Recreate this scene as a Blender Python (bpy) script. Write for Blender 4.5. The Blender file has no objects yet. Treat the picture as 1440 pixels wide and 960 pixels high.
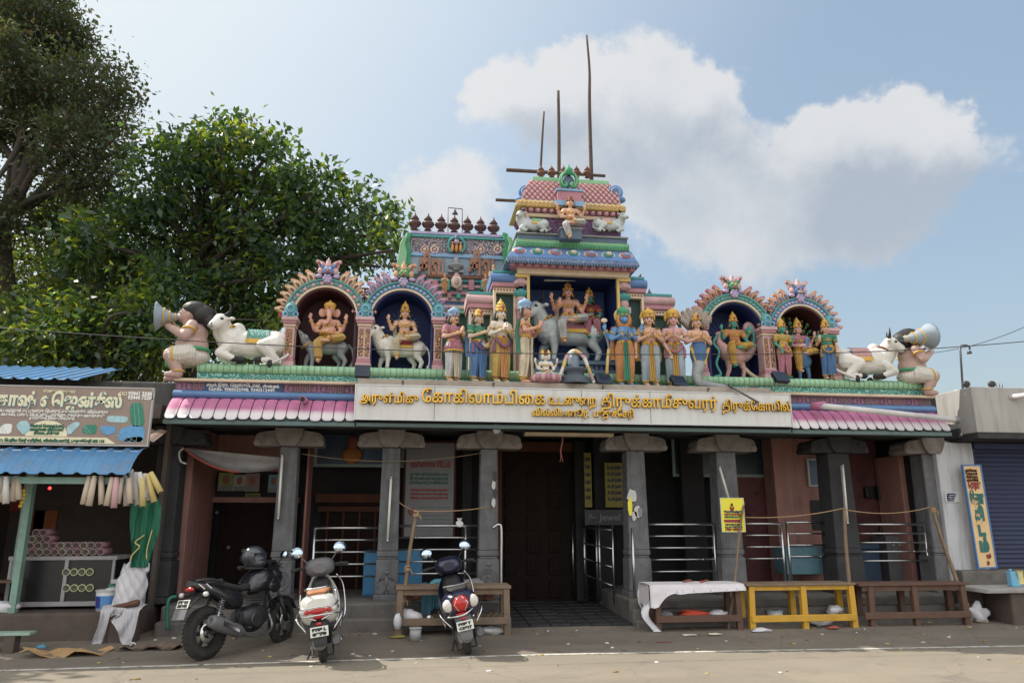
import bpy, math, random
import numpy as np
from mathutils import Vector, Matrix, Euler
random.seed(7); np.random.seed(7)
SC = bpy.context.scene
COL = SC.collection
R = math.radians
# ------------------------------------------------------------ camera
F_PX, PITCH, YAW, EYE, DIST = 1040.0, R(13.5), R(7.6), 1.55, 11.0
cam = bpy.data.cameras.new('camera'); cam.sensor_width = 36.0; cam.lens = F_PX / 1440 * 36.0
cam.clip_start = 0.05; cam.clip_end = 3000
camo = bpy.data.objects.new('camera', cam); COL.objects.link(camo)
camo.location = (0, -DIST, EYE); camo.rotation_euler = (R(90) + PITCH, 0, -YAW)
SC.camera = camo
_f = Vector((math.sin(YAW) * math.cos(PITCH), math.cos(YAW) * math.cos(PITCH), math.sin(PITCH)))
_r = Vector((math.cos(YAW), -math.sin(YAW), 0)); _u = _r.cross(_f)
def at(px, py, Y=None, Z=None):
    """surveyed point: where the sight line of photo pixel (px, py) meets the plane y = Y (or z = Z)"""
    d = _f + _r * ((px - 720) / F_PX) - _u * ((py - 480) / F_PX)
    t = (Y + DIST) / d.y if Y is not None else (Z - EYE) / d.z
    return Vector((0, -DIST, EYE)) + d * t
def X(px, py, Y): return at(px, py, Y).x
def Zp(px, py, Y): return at(px, py, Y).z
# ------------------------------------------------------------ world, sun, exposure
SUN = Vector((-0.80, 0.37, 1.0)).normalized()
W = bpy.data.worlds.new('World'); SC.world = W; W.use_nodes = True
def build_world():
    nt = W.node_tree; N = nt.nodes; L = nt.links
    for n in list(N): N.remove(n)
    out = N.new('ShaderNodeOutputWorld'); bg = N.new('ShaderNodeBackground')
    sky = N.new('ShaderNodeTexSky'); sky.sky_type = 'NISHITA'; sky.sun_disc = False
    sky.sun_elevation = math.asin(SUN.z); sky.sun_rotation = math.atan2(SUN.x, SUN.y)
    sky.air_density = 1.6; sky.dust_density = 2.0; sky.ozone_density = 2.0; sky.altitude = 10
    tc = N.new('ShaderNodeTexCoord')
    def noise(scale, detail, rough, off=(0, 0, 0)):
        m = N.new('ShaderNodeMapping'); m.inputs['Location'].default_value = off
        L.new(tc.outputs['Generated'], m.inputs['Vector'])
        n = N.new('ShaderNodeTexNoise'); n.inputs['Scale'].default_value = scale
        n.inputs['Detail'].default_value = detail; n.inputs['Roughness'].default_value = rough
        L.new(m.outputs['Vector'], n.inputs['Vector']); return n
    def math_(op, a, b=None, clamp=False):
        n = N.new('ShaderNodeMath'); n.operation = op; n.use_clamp = clamp
        for i, v in enumerate((a, b)):
            if v is None: continue
            if isinstance(v, (int, float)): n.inputs[i].default_value = v
            else: L.new(v, n.inputs[i])
        return n.outputs[0]
    nz = noise(7, 9, 0.58); nb = noise(2.6, 4, 0.5, (4, 2, 1)); nf = noise(24, 7, 0.62, (1, 5, 2))
    wn = N.new('ShaderNodeVectorMath'); wn.operation = 'MULTIPLY_ADD'
    wa = N.new('ShaderNodeVectorMath'); wa.operation = 'SUBTRACT'; L.new(noise(9, 8, 0.62, (7, 1, 3)).outputs['Color'], wa.inputs[0]); wa.inputs[1].default_value = (.5, .5, .5)
    L.new(wa.outputs[0], wn.inputs[0]); wn.inputs[1].default_value = (.13, .13, .13); L.new(tc.outputs['Generated'], wn.inputs[2])
    def field(vec):
        """cumulus banks: soft balls of directions added up"""
        tot = None
        for (px, py, r, w) in CLOUDS:
            d = (at(px, py, Y=500) - Vector((0, -DIST, EYE))).normalized()
            vm = N.new('ShaderNodeVectorMath'); vm.operation = 'DISTANCE'; L.new(vec, vm.inputs[0]); vm.inputs[1].default_value = d
            q = math_('DIVIDE', vm.outputs['Value'], r); q = math_('MULTIPLY', q, q)
            v = math_('MULTIPLY', math_('POWER', 2.718, math_('MULTIPLY', q, -1.0)), w)
            tot = v if tot is None else math_('ADD', tot, v)
        return tot
    f0 = field(wn.outputs[0])
    sh = N.new('ShaderNodeVectorMath'); sh.operation = 'ADD'; L.new(wn.outputs[0], sh.inputs[0]); sh.inputs[1].default_value = (-.035, .0, .055)
    f1 = field(sh.outputs[0])
    dens = math_('ADD', f0, math_('MULTIPLY', math_('SUBTRACT', nf.outputs['Fac'], 0.5), 0.85))
    mr = N.new('ShaderNodeMapRange'); mr.interpolation_type = 'SMOOTHSTEP'
    L.new(dens, mr.inputs['Value']); mr.inputs['From Min'].default_value = 0.42; mr.inputs['From Max'].default_value = 0.86
    thick = N.new('ShaderNodeMapRange'); thick.interpolation_type = 'SMOOTHSTEP'
    L.new(math_('ADD', math_('SUBTRACT', f1, 0.0), math_('MULTIPLY', math_('SUBTRACT', nz.outputs['Fac'], 0.5), 2.2)), thick.inputs['Value'])
    thick.inputs['From Min'].default_value = 0.1; thick.inputs['From Max'].default_value = 2.1
    cc = N.new('ShaderNodeMixRGB'); L.new(thick.outputs[0], cc.inputs['Fac'])
    cc.inputs['Color1'].default_value = CLOUD_LIT; cc.inputs['Color2'].default_value = CLOUD_CORE
    # thin high veil
    veil = N.new('ShaderNodeMapRange'); L.new(nb.outputs['Fac'], veil.inputs['Value'])
    veil.inputs['From Min'].default_value = 0.35; veil.inputs['From Max'].default_value = 0.8
    vmix = N.new('ShaderNodeMixRGB'); L.new(math_('MULTIPLY_ADD', veil.outputs[0], 0.35), vmix.inputs['Fac'])
    vmix.inputs['Fac'].links[0].from_node.inputs[2].default_value = VEIL
    L.new(sky.outputs['Color'], vmix.inputs['Color1']); vmix.inputs['Color2'].default_value = VEIL_COL
    # bright haze round the sun
    dt = N.new('ShaderNodeVectorMath'); dt.operation = 'DOT_PRODUCT'; L.new(tc.outputs['Generated'], dt.inputs[0]); dt.inputs[1].default_value = SUN
    hz = N.new('ShaderNodeMapRange'); hz.interpolation_type = 'SMOOTHSTEP'; L.new(dt.outputs['Value'], hz.inputs['Value']); hz.inputs['From Min'].default_value = 0.30; hz.inputs['From Max'].default_value = 1.05
    hm = N.new('ShaderNodeMixRGB'); L.new(hz.outputs[0], hm.inputs['Fac']); L.new(vmix.outputs[0], hm.inputs['Color1']); hm.inputs['Color2'].default_value = HAZE_SUN; vmix = hm
    mix = N.new('ShaderNodeMixRGB'); L.new(math_('MULTIPLY', mr.outputs[0], CLOUD_A), mix.inputs['Fac'])
    L.new(vmix.outputs[0], mix.inputs['Color1']); L.new(cc.outputs[0], mix.inputs['Color2'])
    # unseen bright cloud layer, added behind the camera to lift the shaded facade
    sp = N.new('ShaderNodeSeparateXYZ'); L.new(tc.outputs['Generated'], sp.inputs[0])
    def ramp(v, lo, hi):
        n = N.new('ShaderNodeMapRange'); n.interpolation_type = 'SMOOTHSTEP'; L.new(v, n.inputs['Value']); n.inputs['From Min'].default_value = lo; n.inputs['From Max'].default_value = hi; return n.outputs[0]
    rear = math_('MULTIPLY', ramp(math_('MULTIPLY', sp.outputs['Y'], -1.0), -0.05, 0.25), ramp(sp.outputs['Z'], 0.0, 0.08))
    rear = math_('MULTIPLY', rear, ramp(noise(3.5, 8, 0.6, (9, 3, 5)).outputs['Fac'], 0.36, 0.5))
    rx = N.new('ShaderNodeMixRGB'); L.new(rear, rx.inputs['Fac']); L.new(mix.outputs[0], rx.inputs['Color1']); rx.inputs['Color2'].default_value = REAR_FILL_CLOUD
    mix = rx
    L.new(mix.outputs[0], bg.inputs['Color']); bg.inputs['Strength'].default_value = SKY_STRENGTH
    L.new(bg.outputs[0], out.inputs[0])
SKY_STRENGTH = 0.12
CLOUD_LIT, CLOUD_CORE, CLOUD_A = (4.9, 4.85, 4.8, 1), (2.7, 3.0, 3.4, 1), 0.80
REAR_FILL_CLOUD = (10.5, 10.2, 9.8, 1)
VEIL, VEIL_COL, HAZE_SUN = 0.38, (2.45, 3.05, 3.75, 1), (5.2, 5.6, 5.7, 1)
CLOUDS = [(720, 130, .055, .9), (690, 150, .045, .8), (780, 110, .05, .8), (830, 120, .05, .7), (930, 110, .05, .9), (985, 120, .045, .9), (870, 190, .08, .7), (960, 200, .08, .7),
          (800, 200, .07, .6), (1020, 190, .04, .5), (960, 280, .09, .42), (1040, 310, .07, .4), (900, 300, .06, .35), (1080, 240, .04, .4),
          (1160, 205, .045, .9), (1220, 190, .05, .8), (1290, 185, .05, .9), (1330, 200, .04, .7), (1130, 250, .055, .8), (1210, 260, .08, .8), (1290, 260, .07, .6), (1150, 330, .07, .5), (1060, 380, .07, .45), (1230, 330, .06, .4),
          (640, 265, .05, .5), (590, 290, .06, .55), (690, 290, .05, .5), (560, 260, .04, .4), (900, 25, .04, .35), (1430, 235, .03, .5), (960, 350, .05, .25)]
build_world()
sun = bpy.data.lights.new('sun', 'SUN'); sun.energy = 4.0; sun.angle = R(0.5); sun.color = (1.0, 0.93, 0.82)
suno = bpy.data.objects.new('sun', sun); COL.objects.link(suno); suno.location = (-20, 10, 30)
suno.rotation_euler = (-SUN).to_track_quat('-Z', 'Y').to_euler()
SC.view_settings.view_transform = 'Standard'; SC.view_settings.look = 'None'
SC.view_settings.gamma = 1.0; SC.view_settings.exposure = 0.5; SC.view_settings.use_curve_mapping = False
SC.render.engine = 'CYCLES'
try:
    SC.cycles.max_bounces = 8; SC.cycles.transparent_max_bounces = 8; SC.cycles.use_denoising = True
except Exception: pass
# ------------------------------------------------------------ materials
MATS = {}
def mat(name, col, rough=0.75, metal=0.0, var=0.18, scale=7.0, bump=0.15, bscale=45.0, dirt=0.0, dcol=(0.03, 0.028, 0.025), streak=False, coat=0.0, emit=None):
    if name in MATS: return MATS[name]
    m = bpy.data.materials.new(name); m.use_nodes = True; nt = m.node_tree; N = nt.nodes; L = nt.links
    p = N['Principled BSDF']; p.inputs['Roughness'].default_value = rough; p.inputs['Metallic'].default_value = metal
    if coat: p.inputs['Coat Weight'].default_value = coat; p.inputs['Coat Roughness'].default_value = 0.08
    tc = N.new('ShaderNodeTexCoord')
    n1 = N.new('ShaderNodeTexNoise'); n1.inputs['Scale'].default_value = scale; n1.inputs['Detail'].default_value = 6
    L.new(tc.outputs['Object'], n1.inputs['Vector'])
    mx = N.new('ShaderNodeMixRGB'); L.new(n1.outputs['Fac'], mx.inputs['Fac'])
    c = Vector(col[:3])
    mx.inputs['Color1'].default_value = (*(c * (1 - var)), 1); mx.inputs['Color2'].default_value = (*[min(1, v * (1 + var)) for v in c], 1)
    last = mx.outputs[0]
    if dirt > 0:
        mp = N.new('ShaderNodeMapping'); L.new(tc.outputs['Object'], mp.inputs['Vector'])
        mp.inputs['Scale'].default_value = (5, 5, 0.6) if streak else (2.2, 2.2, 2.2)
        n2 = N.new('ShaderNodeTexNoise'); n2.inputs['Scale'].default_value = 1.6; n2.inputs['Detail'].default_value = 8; n2.inputs['Roughness'].default_value = 0.65
        L.new(mp.outputs[0], n2.inputs['Vector'])
        rp = N.new('ShaderNodeMapRange'); L.new(n2.outputs['Fac'], rp.inputs['Value'])
        rp.inputs['From Min'].default_value = 0.48; rp.inputs['From Max'].default_value = 0.75; rp.inputs['To Max'].default_value = dirt
        m2 = N.new('ShaderNodeMixRGB'); L.new(rp.outputs[0], m2.inputs['Fac']); L.new(last, m2.inputs['Color1']); m2.inputs['Color2'].default_value = (*dcol, 1)
        last = m2.outputs[0]
    L.new(last, p.inputs['Base Color'])
    if bump > 0:
        n3 = N.new('ShaderNodeTexNoise'); n3.inputs['Scale'].default_value = bscale; n3.inputs['Detail'].default_value = 4
        L.new(tc.outputs['Object'], n3.inputs['Vector'])
        b = N.new('ShaderNodeBump'); b.inputs['Strength'].default_value = bump; b.inputs['Distance'].default_value = 0.01
        L.new(n3.outputs['Fac'], b.inputs['Height']); L.new(b.outputs[0], p.inputs['Normal'])
    if emit:
        p.inputs['Emission Color'].default_value = (*emit[:3], 1); p.inputs['Emission Strength'].default_value = emit[3]
    MATS[name] = m; return m
def mat_pattern(name, ca, cb, scale=14.0, rings=5.0, stretch=(1, 1, 1), rough=0.7, cc=None):
    """painted relief of curls: ring bands round scattered centres, with matching relief"""
    if name in MATS: return MATS[name]
    m = bpy.data.materials.new(name); m.use_nodes = True; nt = m.node_tree; N = nt.nodes; L = nt.links
    p = N['Principled BSDF']; p.inputs['Roughness'].default_value = rough
    tc = N.new('ShaderNodeTexCoord'); mp = N.new('ShaderNodeMapping'); L.new(tc.outputs['Object'], mp.inputs['Vector']); mp.inputs['Scale'].default_value = stretch
    v = N.new('ShaderNodeTexVoronoi'); v.inputs['Scale'].default_value = scale; L.new(mp.outputs[0], v.inputs['Vector'])
    s = N.new('ShaderNodeMath'); s.operation = 'MULTIPLY'; L.new(v.outputs['Distance'], s.inputs[0]); s.inputs[1].default_value = rings * 3.14
    sn = N.new('ShaderNodeMath'); sn.operation = 'SINE'; L.new(s.outputs[0], sn.inputs[0])
    rp = N.new('ShaderNodeMapRange'); L.new(sn.outputs[0], rp.inputs['Value']); rp.inputs['From Min'].default_value = -0.3; rp.inputs['From Max'].default_value = 0.3
    mx = N.new('ShaderNodeMixRGB'); L.new(rp.outputs[0], mx.inputs['Fac']); mx.inputs['Color1'].default_value = (*ca, 1); mx.inputs['Color2'].default_value = (*cb, 1)
    last = mx.outputs[0]
    if cc:
        r2 = N.new('ShaderNodeMapRange'); L.new(v.outputs['Distance'], r2.inputs['Value']); r2.inputs['From Min'].default_value = 0.16; r2.inputs['From Max'].default_value = 0.22
        r2.inputs['To Min'].default_value = 1; r2.inputs['To Max'].default_value = 0
        m3 = N.new('ShaderNodeMixRGB'); L.new(r2.outputs[0], m3.inputs['Fac']); L.new(last, m3.inputs['Color1']); m3.inputs['Color2'].default_value = (*cc, 1); last = m3.outputs[0]
    n2 = N.new('ShaderNodeTexNoise'); n2.inputs['Scale'].default_value = 3; n2.inputs['Detail'].default_value = 7; L.new(tc.outputs['Object'], n2.inputs['Vector'])
    r3 = N.new('ShaderNodeMapRange'); L.new(n2.outputs['Fac'], r3.inputs['Value']); r3.inputs['From Min'].default_value = 0.5; r3.inputs['From Max'].default_value = 0.8; r3.inputs['To Max'].default_value = 0.5
    m4 = N.new('ShaderNodeMixRGB'); L.new(r3.outputs[0], m4.inputs['Fac']); L.new(last, m4.inputs['Color1']); m4.inputs['Color2'].default_value = (0.06, 0.055, 0.05, 1)
    L.new(m4.outputs[0], p.inputs['Base Color'])
    b = N.new('ShaderNodeBump'); b.inputs['Strength'].default_value = 0.6; b.inputs['Distance'].default_value = 0.015; L.new(sn.outputs[0], b.inputs['Height']); L.new(b.outputs[0], p.inputs['Normal'])
    MATS[name] = m; return m
# ------------------------------------------------------------ mesh builder
class MB:
    def __init__(s): s.v = []; s.f = []; s.m = []; s.sm = []; s.M = None
    def add(s, vs, fs, mi=0, smooth=False):
        o = len(s.v)
        if s.M is not None: vs = [s.M @ Vector(v) for v in vs]
        s.v += [tuple(v) for v in vs]
        for f in fs: s.f.append([i + o for i in f]); s.m.append(mi); s.sm.append(smooth)
        return s
    def box(s, x0, x1, y0, y1, z0, z1, mi=0):
        return s.frus(x0, x1, y0, y1, z0, x0, x1, y0, y1, z1, mi)
    def frus(s, x0, x1, y0, y1, z0, X0, X1, Y0, Y1, z1, mi=0):
        v = [(x0, y0, z0), (x1, y0, z0), (x1, y1, z0), (x0, y1, z0), (X0, Y0, z1), (X1, Y0, z1), (X1, Y1, z1), (X0, Y1, z1)]
        return s.add(v, [(3, 2, 1, 0), (4, 5, 6, 7), (0, 1, 5, 4), (1, 2, 6, 5), (2, 3, 7, 6), (3, 0, 4, 7)], mi)
    def bar(s, p0, p1, w, h, mi=0, up=(0, 0, 1)):
        p0 = Vector(p0); p1 = Vector(p1); d = (p1 - p0).normalized(); a = d.cross(Vector(up))
        if a.length < 1e-4: a = d.cross(Vector((0, 1, 0)))
        a.normalize(); b = a.cross(d)
        a = a * w / 2; b = b * h / 2
        v = [p0 - a - b, p0 + a - b, p0 + a + b, p0 - a + b, p1 - a - b, p1 + a - b, p1 + a + b, p1 - a + b]
        return s.add(v, [(3, 2, 1, 0), (4, 5, 6, 7), (0, 1, 5, 4), (1, 2, 6, 5), (2, 3, 7, 6), (3, 0, 4, 7)][::1], mi)
    def tube(s, pts, r, n=8, mi=0, smooth=True, closed=False):
        pts = [Vector(p) for p in pts]; k = len(pts)
        rr = r if isinstance(r, (list, tuple)) else [r] * k
        vs = []; a = None
        for i, p in enumerate(pts):
            if closed: d = pts[(i + 1) % k] - pts[i - 1]
            else: d = pts[min(i + 1, k - 1)] - pts[max(i - 1, 0)]
            d.normalize()
            if a is None:
                a = d.orthogonal()
            a = (a - d * a.dot(d))
            if a.length < 1e-6: a = d.orthogonal()
            a.normalize(); b = d.cross(a)
            for j in range(n):
                t = 2 * math.pi * j / n
                vs.append(p + (a * math.cos(t) + b * math.sin(t)) * rr[i])
        fs = []
        for i in range(k if closed else k - 1):
            for j in range(n):
                q = (i + 1) % k
                fs.append((i * n + j, i * n + (j + 1) % n, q * n + (j + 1) % n, q * n + j))
        s.add(vs, fs, mi, smooth)
        if not closed:
            o = len(s.v) - len(vs)
            s.f.append([o + j for j in range(n)][::-1]); s.m.append(mi); s.sm.append(False)
            s.f.append([o + (k - 1) * n + j for j in range(n)]); s.m.append(mi); s.sm.append(False)
        return s
    def cyl(s, p0, p1, r0, r1=None, n=12, mi=0): return s.tube([p0, p1], [r0, r0 if r1 is None else r1], n, mi)
    def lathe(s, prof, c=(0, 0, 0), n=16, mi=0, axis='Z', smooth=True, a0=0.0, a1=2 * math.pi):
        full = abs(a1 - a0 - 2 * math.pi) < 1e-6; cols = n if full else n + 1
        c = Vector(c); vs = []
        for r, z in prof:
            for j in range(cols):
                t = a0 + (a1 - a0) * j / n; x, y = r * math.cos(t), r * math.sin(t)
                vs.append(c + (Vector((x, y, z)) if axis == 'Z' else Vector((z, x, y)) if axis == 'X' else Vector((y, z, x))))
        fs = []
        for i in range(len(prof) - 1):
            for j in range(n):
                q = (j + 1) % cols
                fs.append((i * cols + j, i * cols + q, (i + 1) * cols + q, (i + 1) * cols + j))
        return s.add(vs, fs, mi, smooth)
    def ell(s, c, r, n=12, mi=0, rot=None, m=None):
        if isinstance(r, (int, float)): r = (r, r, r)
        m = m or max(5, n // 2 + 1); vs = []; c = Vector(c); q = rot.to_matrix() if isinstance(rot, Euler) else rot
        for i in range(m + 1):
            ph = math.pi * i / m
            for j in range(n):
                t = 2 * math.pi * j / n
                p = Vector((r[0] * math.sin(ph) * math.cos(t), r[1] * math.sin(ph) * math.sin(t), r[2] * math.cos(ph)))
                vs.append(c + (q @ p if q is not None else p))
        fs = [(i * n + j, (i + 1) * n + j, (i + 1) * n + (j + 1) % n, i * n + (j + 1) % n) for i in range(m) for j in range(n)]
        return s.add(vs, fs, mi, True)
    def cap(s, p0, p1, r0, r1=None, n=10, mi=0):
        r1 = r0 if r1 is None else r1
        s.ell(p0, r0, n, mi); s.ell(p1, r1, n, mi); return s.tube([p0, p1], [r0, r1], n, mi)
    def chain(s, pts, rs, n=10, mi=0):
        for i in range(len(pts) - 1): s.cap(pts[i], pts[i + 1], rs[i], rs[i + 1], n, mi)
        return s
    def prism(s, poly, y0, y1, mi=0, smooth=False):
        """outline in x,z pushed from y0 (front) to y1"""
        k = len(poly); v = [(x, y0, z) for x, z in poly] + [(x, y1, z) for x, z in poly]
        ar = sum(poly[i][0] * poly[(i + 1) % k][1] - poly[(i + 1) % k][0] * poly[i][1] for i in range(k))
        f = [list(range(k)), list(range(2 * k - 1, k - 1, -1))] if ar > 0 else [list(range(k))[::-1], list(range(k, 2 * k))]
        for i in range(k):
            j = (i + 1) % k; f.append((i, i + k, j + k, j) if ar > 0 else (i, j, j + k, i + k))
        return s.add(v, f, mi, smooth)
    def sheet(s, rows, th=0.0, mi=0, smooth=True):
        """grid of points; th > 0 gives it thickness along its normal"""
        nr, nc = len(rows), len(rows[0]); P = [[Vector(p) for p in r] for r in rows]
        fs = [(i * nc + j, i * nc + j + 1, (i + 1) * nc + j + 1, (i + 1) * nc + j) for i in range(nr - 1) for j in range(nc - 1)]
        flat = [p for r in P for p in r]
        if th <= 0: return s.add(flat, fs, mi, smooth)
        nor = []
        for i in range(nr):
            for j in range(nc):
                a = P[min(i + 1, nr - 1)][j] - P[max(i - 1, 0)][j]; b = P[i][min(j + 1, nc - 1)] - P[i][max(j - 1, 0)]
                q = b.cross(a); nor.append(q.normalized() if q.length > 1e-9 else Vector((0, 0, 1)))
        o = nr * nc; vs = flat + [p + q * th for p, q in zip(flat, nor)]
        f2 = [tuple(reversed(f)) for f in fs]; f3 = [tuple(i + o for i in f) for f in fs]
        bd = [j for j in range(nc)] + [i * nc + nc - 1 for i in range(1, nr)] + [(nr - 1) * nc + j for j in range(nc - 2, -1, -1)] + [i * nc for i in range(nr - 2, 0, -1)]
        f4 = [(bd[i], bd[i] + o, bd[(i + 1) % len(bd)] + o, bd[(i + 1) % len(bd)]) for i in range(len(bd))]
        return s.add(vs, f2 + f3 + f4, mi, smooth)
    def torus(s, c, R_, r, n=20, k=6, mi=0, rot=None, sx=1, sy=1):
        c = Vector(c); q = rot.to_matrix() if isinstance(rot, Euler) else rot
        pts = [Vector((R_ * sx * math.cos(2 * math.pi * i / n), R_ * sy * math.sin(2 * math.pi * i / n), 0)) for i in range(n)]
        return s.tube([c + (q @ p if q is not None else p) for p in pts], r, k, mi, True, True)
    def mesh(s, name):
        me = bpy.data.meshes.new(name); me.from_pydata(s.v, [], s.f)
        me.polygons.foreach_set('material_index', s.m); me.polygons.foreach_set('use_smooth', s.sm); me.update(); return me
    def build(s, name, mats, parent=None, world=False, bev=0.0, seg=2):
        me = s.mesh(name)
        for m in (mats if isinstance(mats, (list, tuple)) else [mats]): me.materials.append(m)
        return link(name, me, parent, world, bev, seg)
    def voxel(s, name, mats, parent=None, vox=0.01, smooth=3, world=False):
        """all shapes fused into one continuous skin"""
        me = s.mesh(name); o = bpy.data.objects.new(name, me); COL.objects.link(o)
        r = o.modifiers.new('r', 'REMESH'); r.mode = 'VOXEL'; r.voxel_size = vox; r.use_smooth_shade = True
        if smooth: q = o.modifiers.new('s', 'SMOOTH'); q.iterations = smooth; q.factor = 0.5
        dg = bpy.context.evaluated_depsgraph_get(); dg.update()
        nm = bpy.data.meshes.new_from_object(o.evaluated_get(dg)); bpy.data.objects.remove(o); bpy.data.meshes.remove(me)
        nm.name = name; nm.materials.clear()
        for m in (mats if isinstance(mats, (list, tuple)) else [mats]): nm.materials.append(m)
        nm.polygons.foreach_set('use_smooth', [True] * len(nm.polygons))
        return link(name, nm, parent, world)
def link(name, me, parent=None, world=False, bev=0.0, seg=2):
    o = bpy.data.objects.new(name, me); COL.objects.link(o)
    if parent is not None:
        o.parent = parent
        if world:
            q = parent; M = Matrix.Identity(4)
            while q: M = q.matrix_basis @ M; q = q.parent
            me.transform(M.inverted())
    if bev > 0:
        b = o.modifiers.new('bevel', 'BEVEL'); b.width = bev; b.segments = seg; b.limit_method = 'ANGLE'; b.angle_limit = R(40)
    return o
def thing(name, label, cat, loc=(0, 0, 0), rz=0.0, group=None, rot=None, sc=None):
    o = bpy.data.objects.new(name, None); COL.objects.link(o); o.empty_display_size = 0.1
    o.location = loc; o.rotation_euler = rot if rot else (0, 0, rz)
    if sc: o.scale = (sc, sc, sc)
    return tag(o, label, cat, group)
def tag(o, label=None, cat=None, group=None, kind=None):
    if label: o['label'] = label
    if cat: o['category'] = cat
    if group: o['group'] = group
    if kind: o['kind'] = kind
    return o
def struct(o): o['kind'] = 'structure'; return o
def copy_tree(o, parent=None):
    c = o.copy(); COL.objects.link(c)
    if parent is not None: c.parent = parent
    for ch in list(o.children): copy_tree(ch, c)
    return c
def text_mesh(body, size, bold=0.0, depth=0.004, fit=None, align='LEFT'):
    """outline lettering as a mesh in x,z facing -y; fit = width in metres"""
    c = bpy.data.curves.new('text', 'FONT'); c.body = body; c.size = size; c.offset = bold; c.extrude = depth / 2; c.resolution_u = 2; c.align_x = 'LEFT'
    o = bpy.data.objects.new('text', c); COL.objects.link(o)
    dg = bpy.context.evaluated_depsgraph_get(); dg.update()
    me = bpy.data.meshes.new_from_object(o.evaluated_get(dg)); bpy.data.objects.remove(o)
    me.materials.clear()
    n = len(me.vertices); co = np.zeros(n * 3); me.vertices.foreach_get('co', co); co = co.reshape(-1, 3)
    if n == 0: return me
    x0, x1 = co[:, 0].min(), co[:, 0].max(); co[:, 0] -= x0; w = x1 - x0
    if fit: co[:, 0] *= fit / w; w = fit
    if align == 'CENTER': co[:, 0] -= w / 2
    lab = np.arange(n); ed_ = np.zeros(len(me.edges) * 2, int); me.edges.foreach_get('vertices', ed_); ed_ = ed_.reshape(-1, 2)
    for _ in range(200):      # overlapping glyph outlines get depths of their own
        m_ = np.minimum(lab[ed_[:, 0]], lab[ed_[:, 1]]); l2 = lab.copy(); np.minimum.at(l2, ed_[:, 0], m_); np.minimum.at(l2, ed_[:, 1], m_); l2 = l2[l2]
        if (l2 == lab).all(): break
        lab = l2
    co[:, 2] += (np.unique(lab, return_inverse=True)[1] % 7) * .0004
    co = np.stack([co[:, 0], -co[:, 2], co[:, 1]], 1); me.vertices.foreach_set('co', co.ravel()); me.update(); return me
def text(name, body, size, m, parent, loc, rot=(0, 0, 0), bold=0.0, depth=0.004, fit=None, align='LEFT'):
    me = text_mesh(body, size, bold, depth, fit, align); me.materials.append(m)
    me.transform(Matrix.Translation(Vector(loc)) @ Euler(rot).to_matrix().to_4x4())
    o = bpy.data.objects.new(name, me); COL.objects.link(o); o.parent = parent; return o
def smooth_pts(pts, k=6):
    """Catmull-Rom through pts"""
    P = [Vector(p) for p in pts]; P = [P[0] * 2 - P[1]] + P + [P[-1] * 2 - P[-2]]; out = []
    for i in range(1, len(P) - 2):
        a, b, c, d = P[i - 1:i + 3]
        for j in range(k):
            t = j / k; out.append(0.5 * ((2 * b) + (c - a) * t + (2 * a - 5 * b + 4 * c - d) * t * t + (3 * b - a - 3 * c + d) * t ** 3))
    out.append(P[-2]); return out
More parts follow.
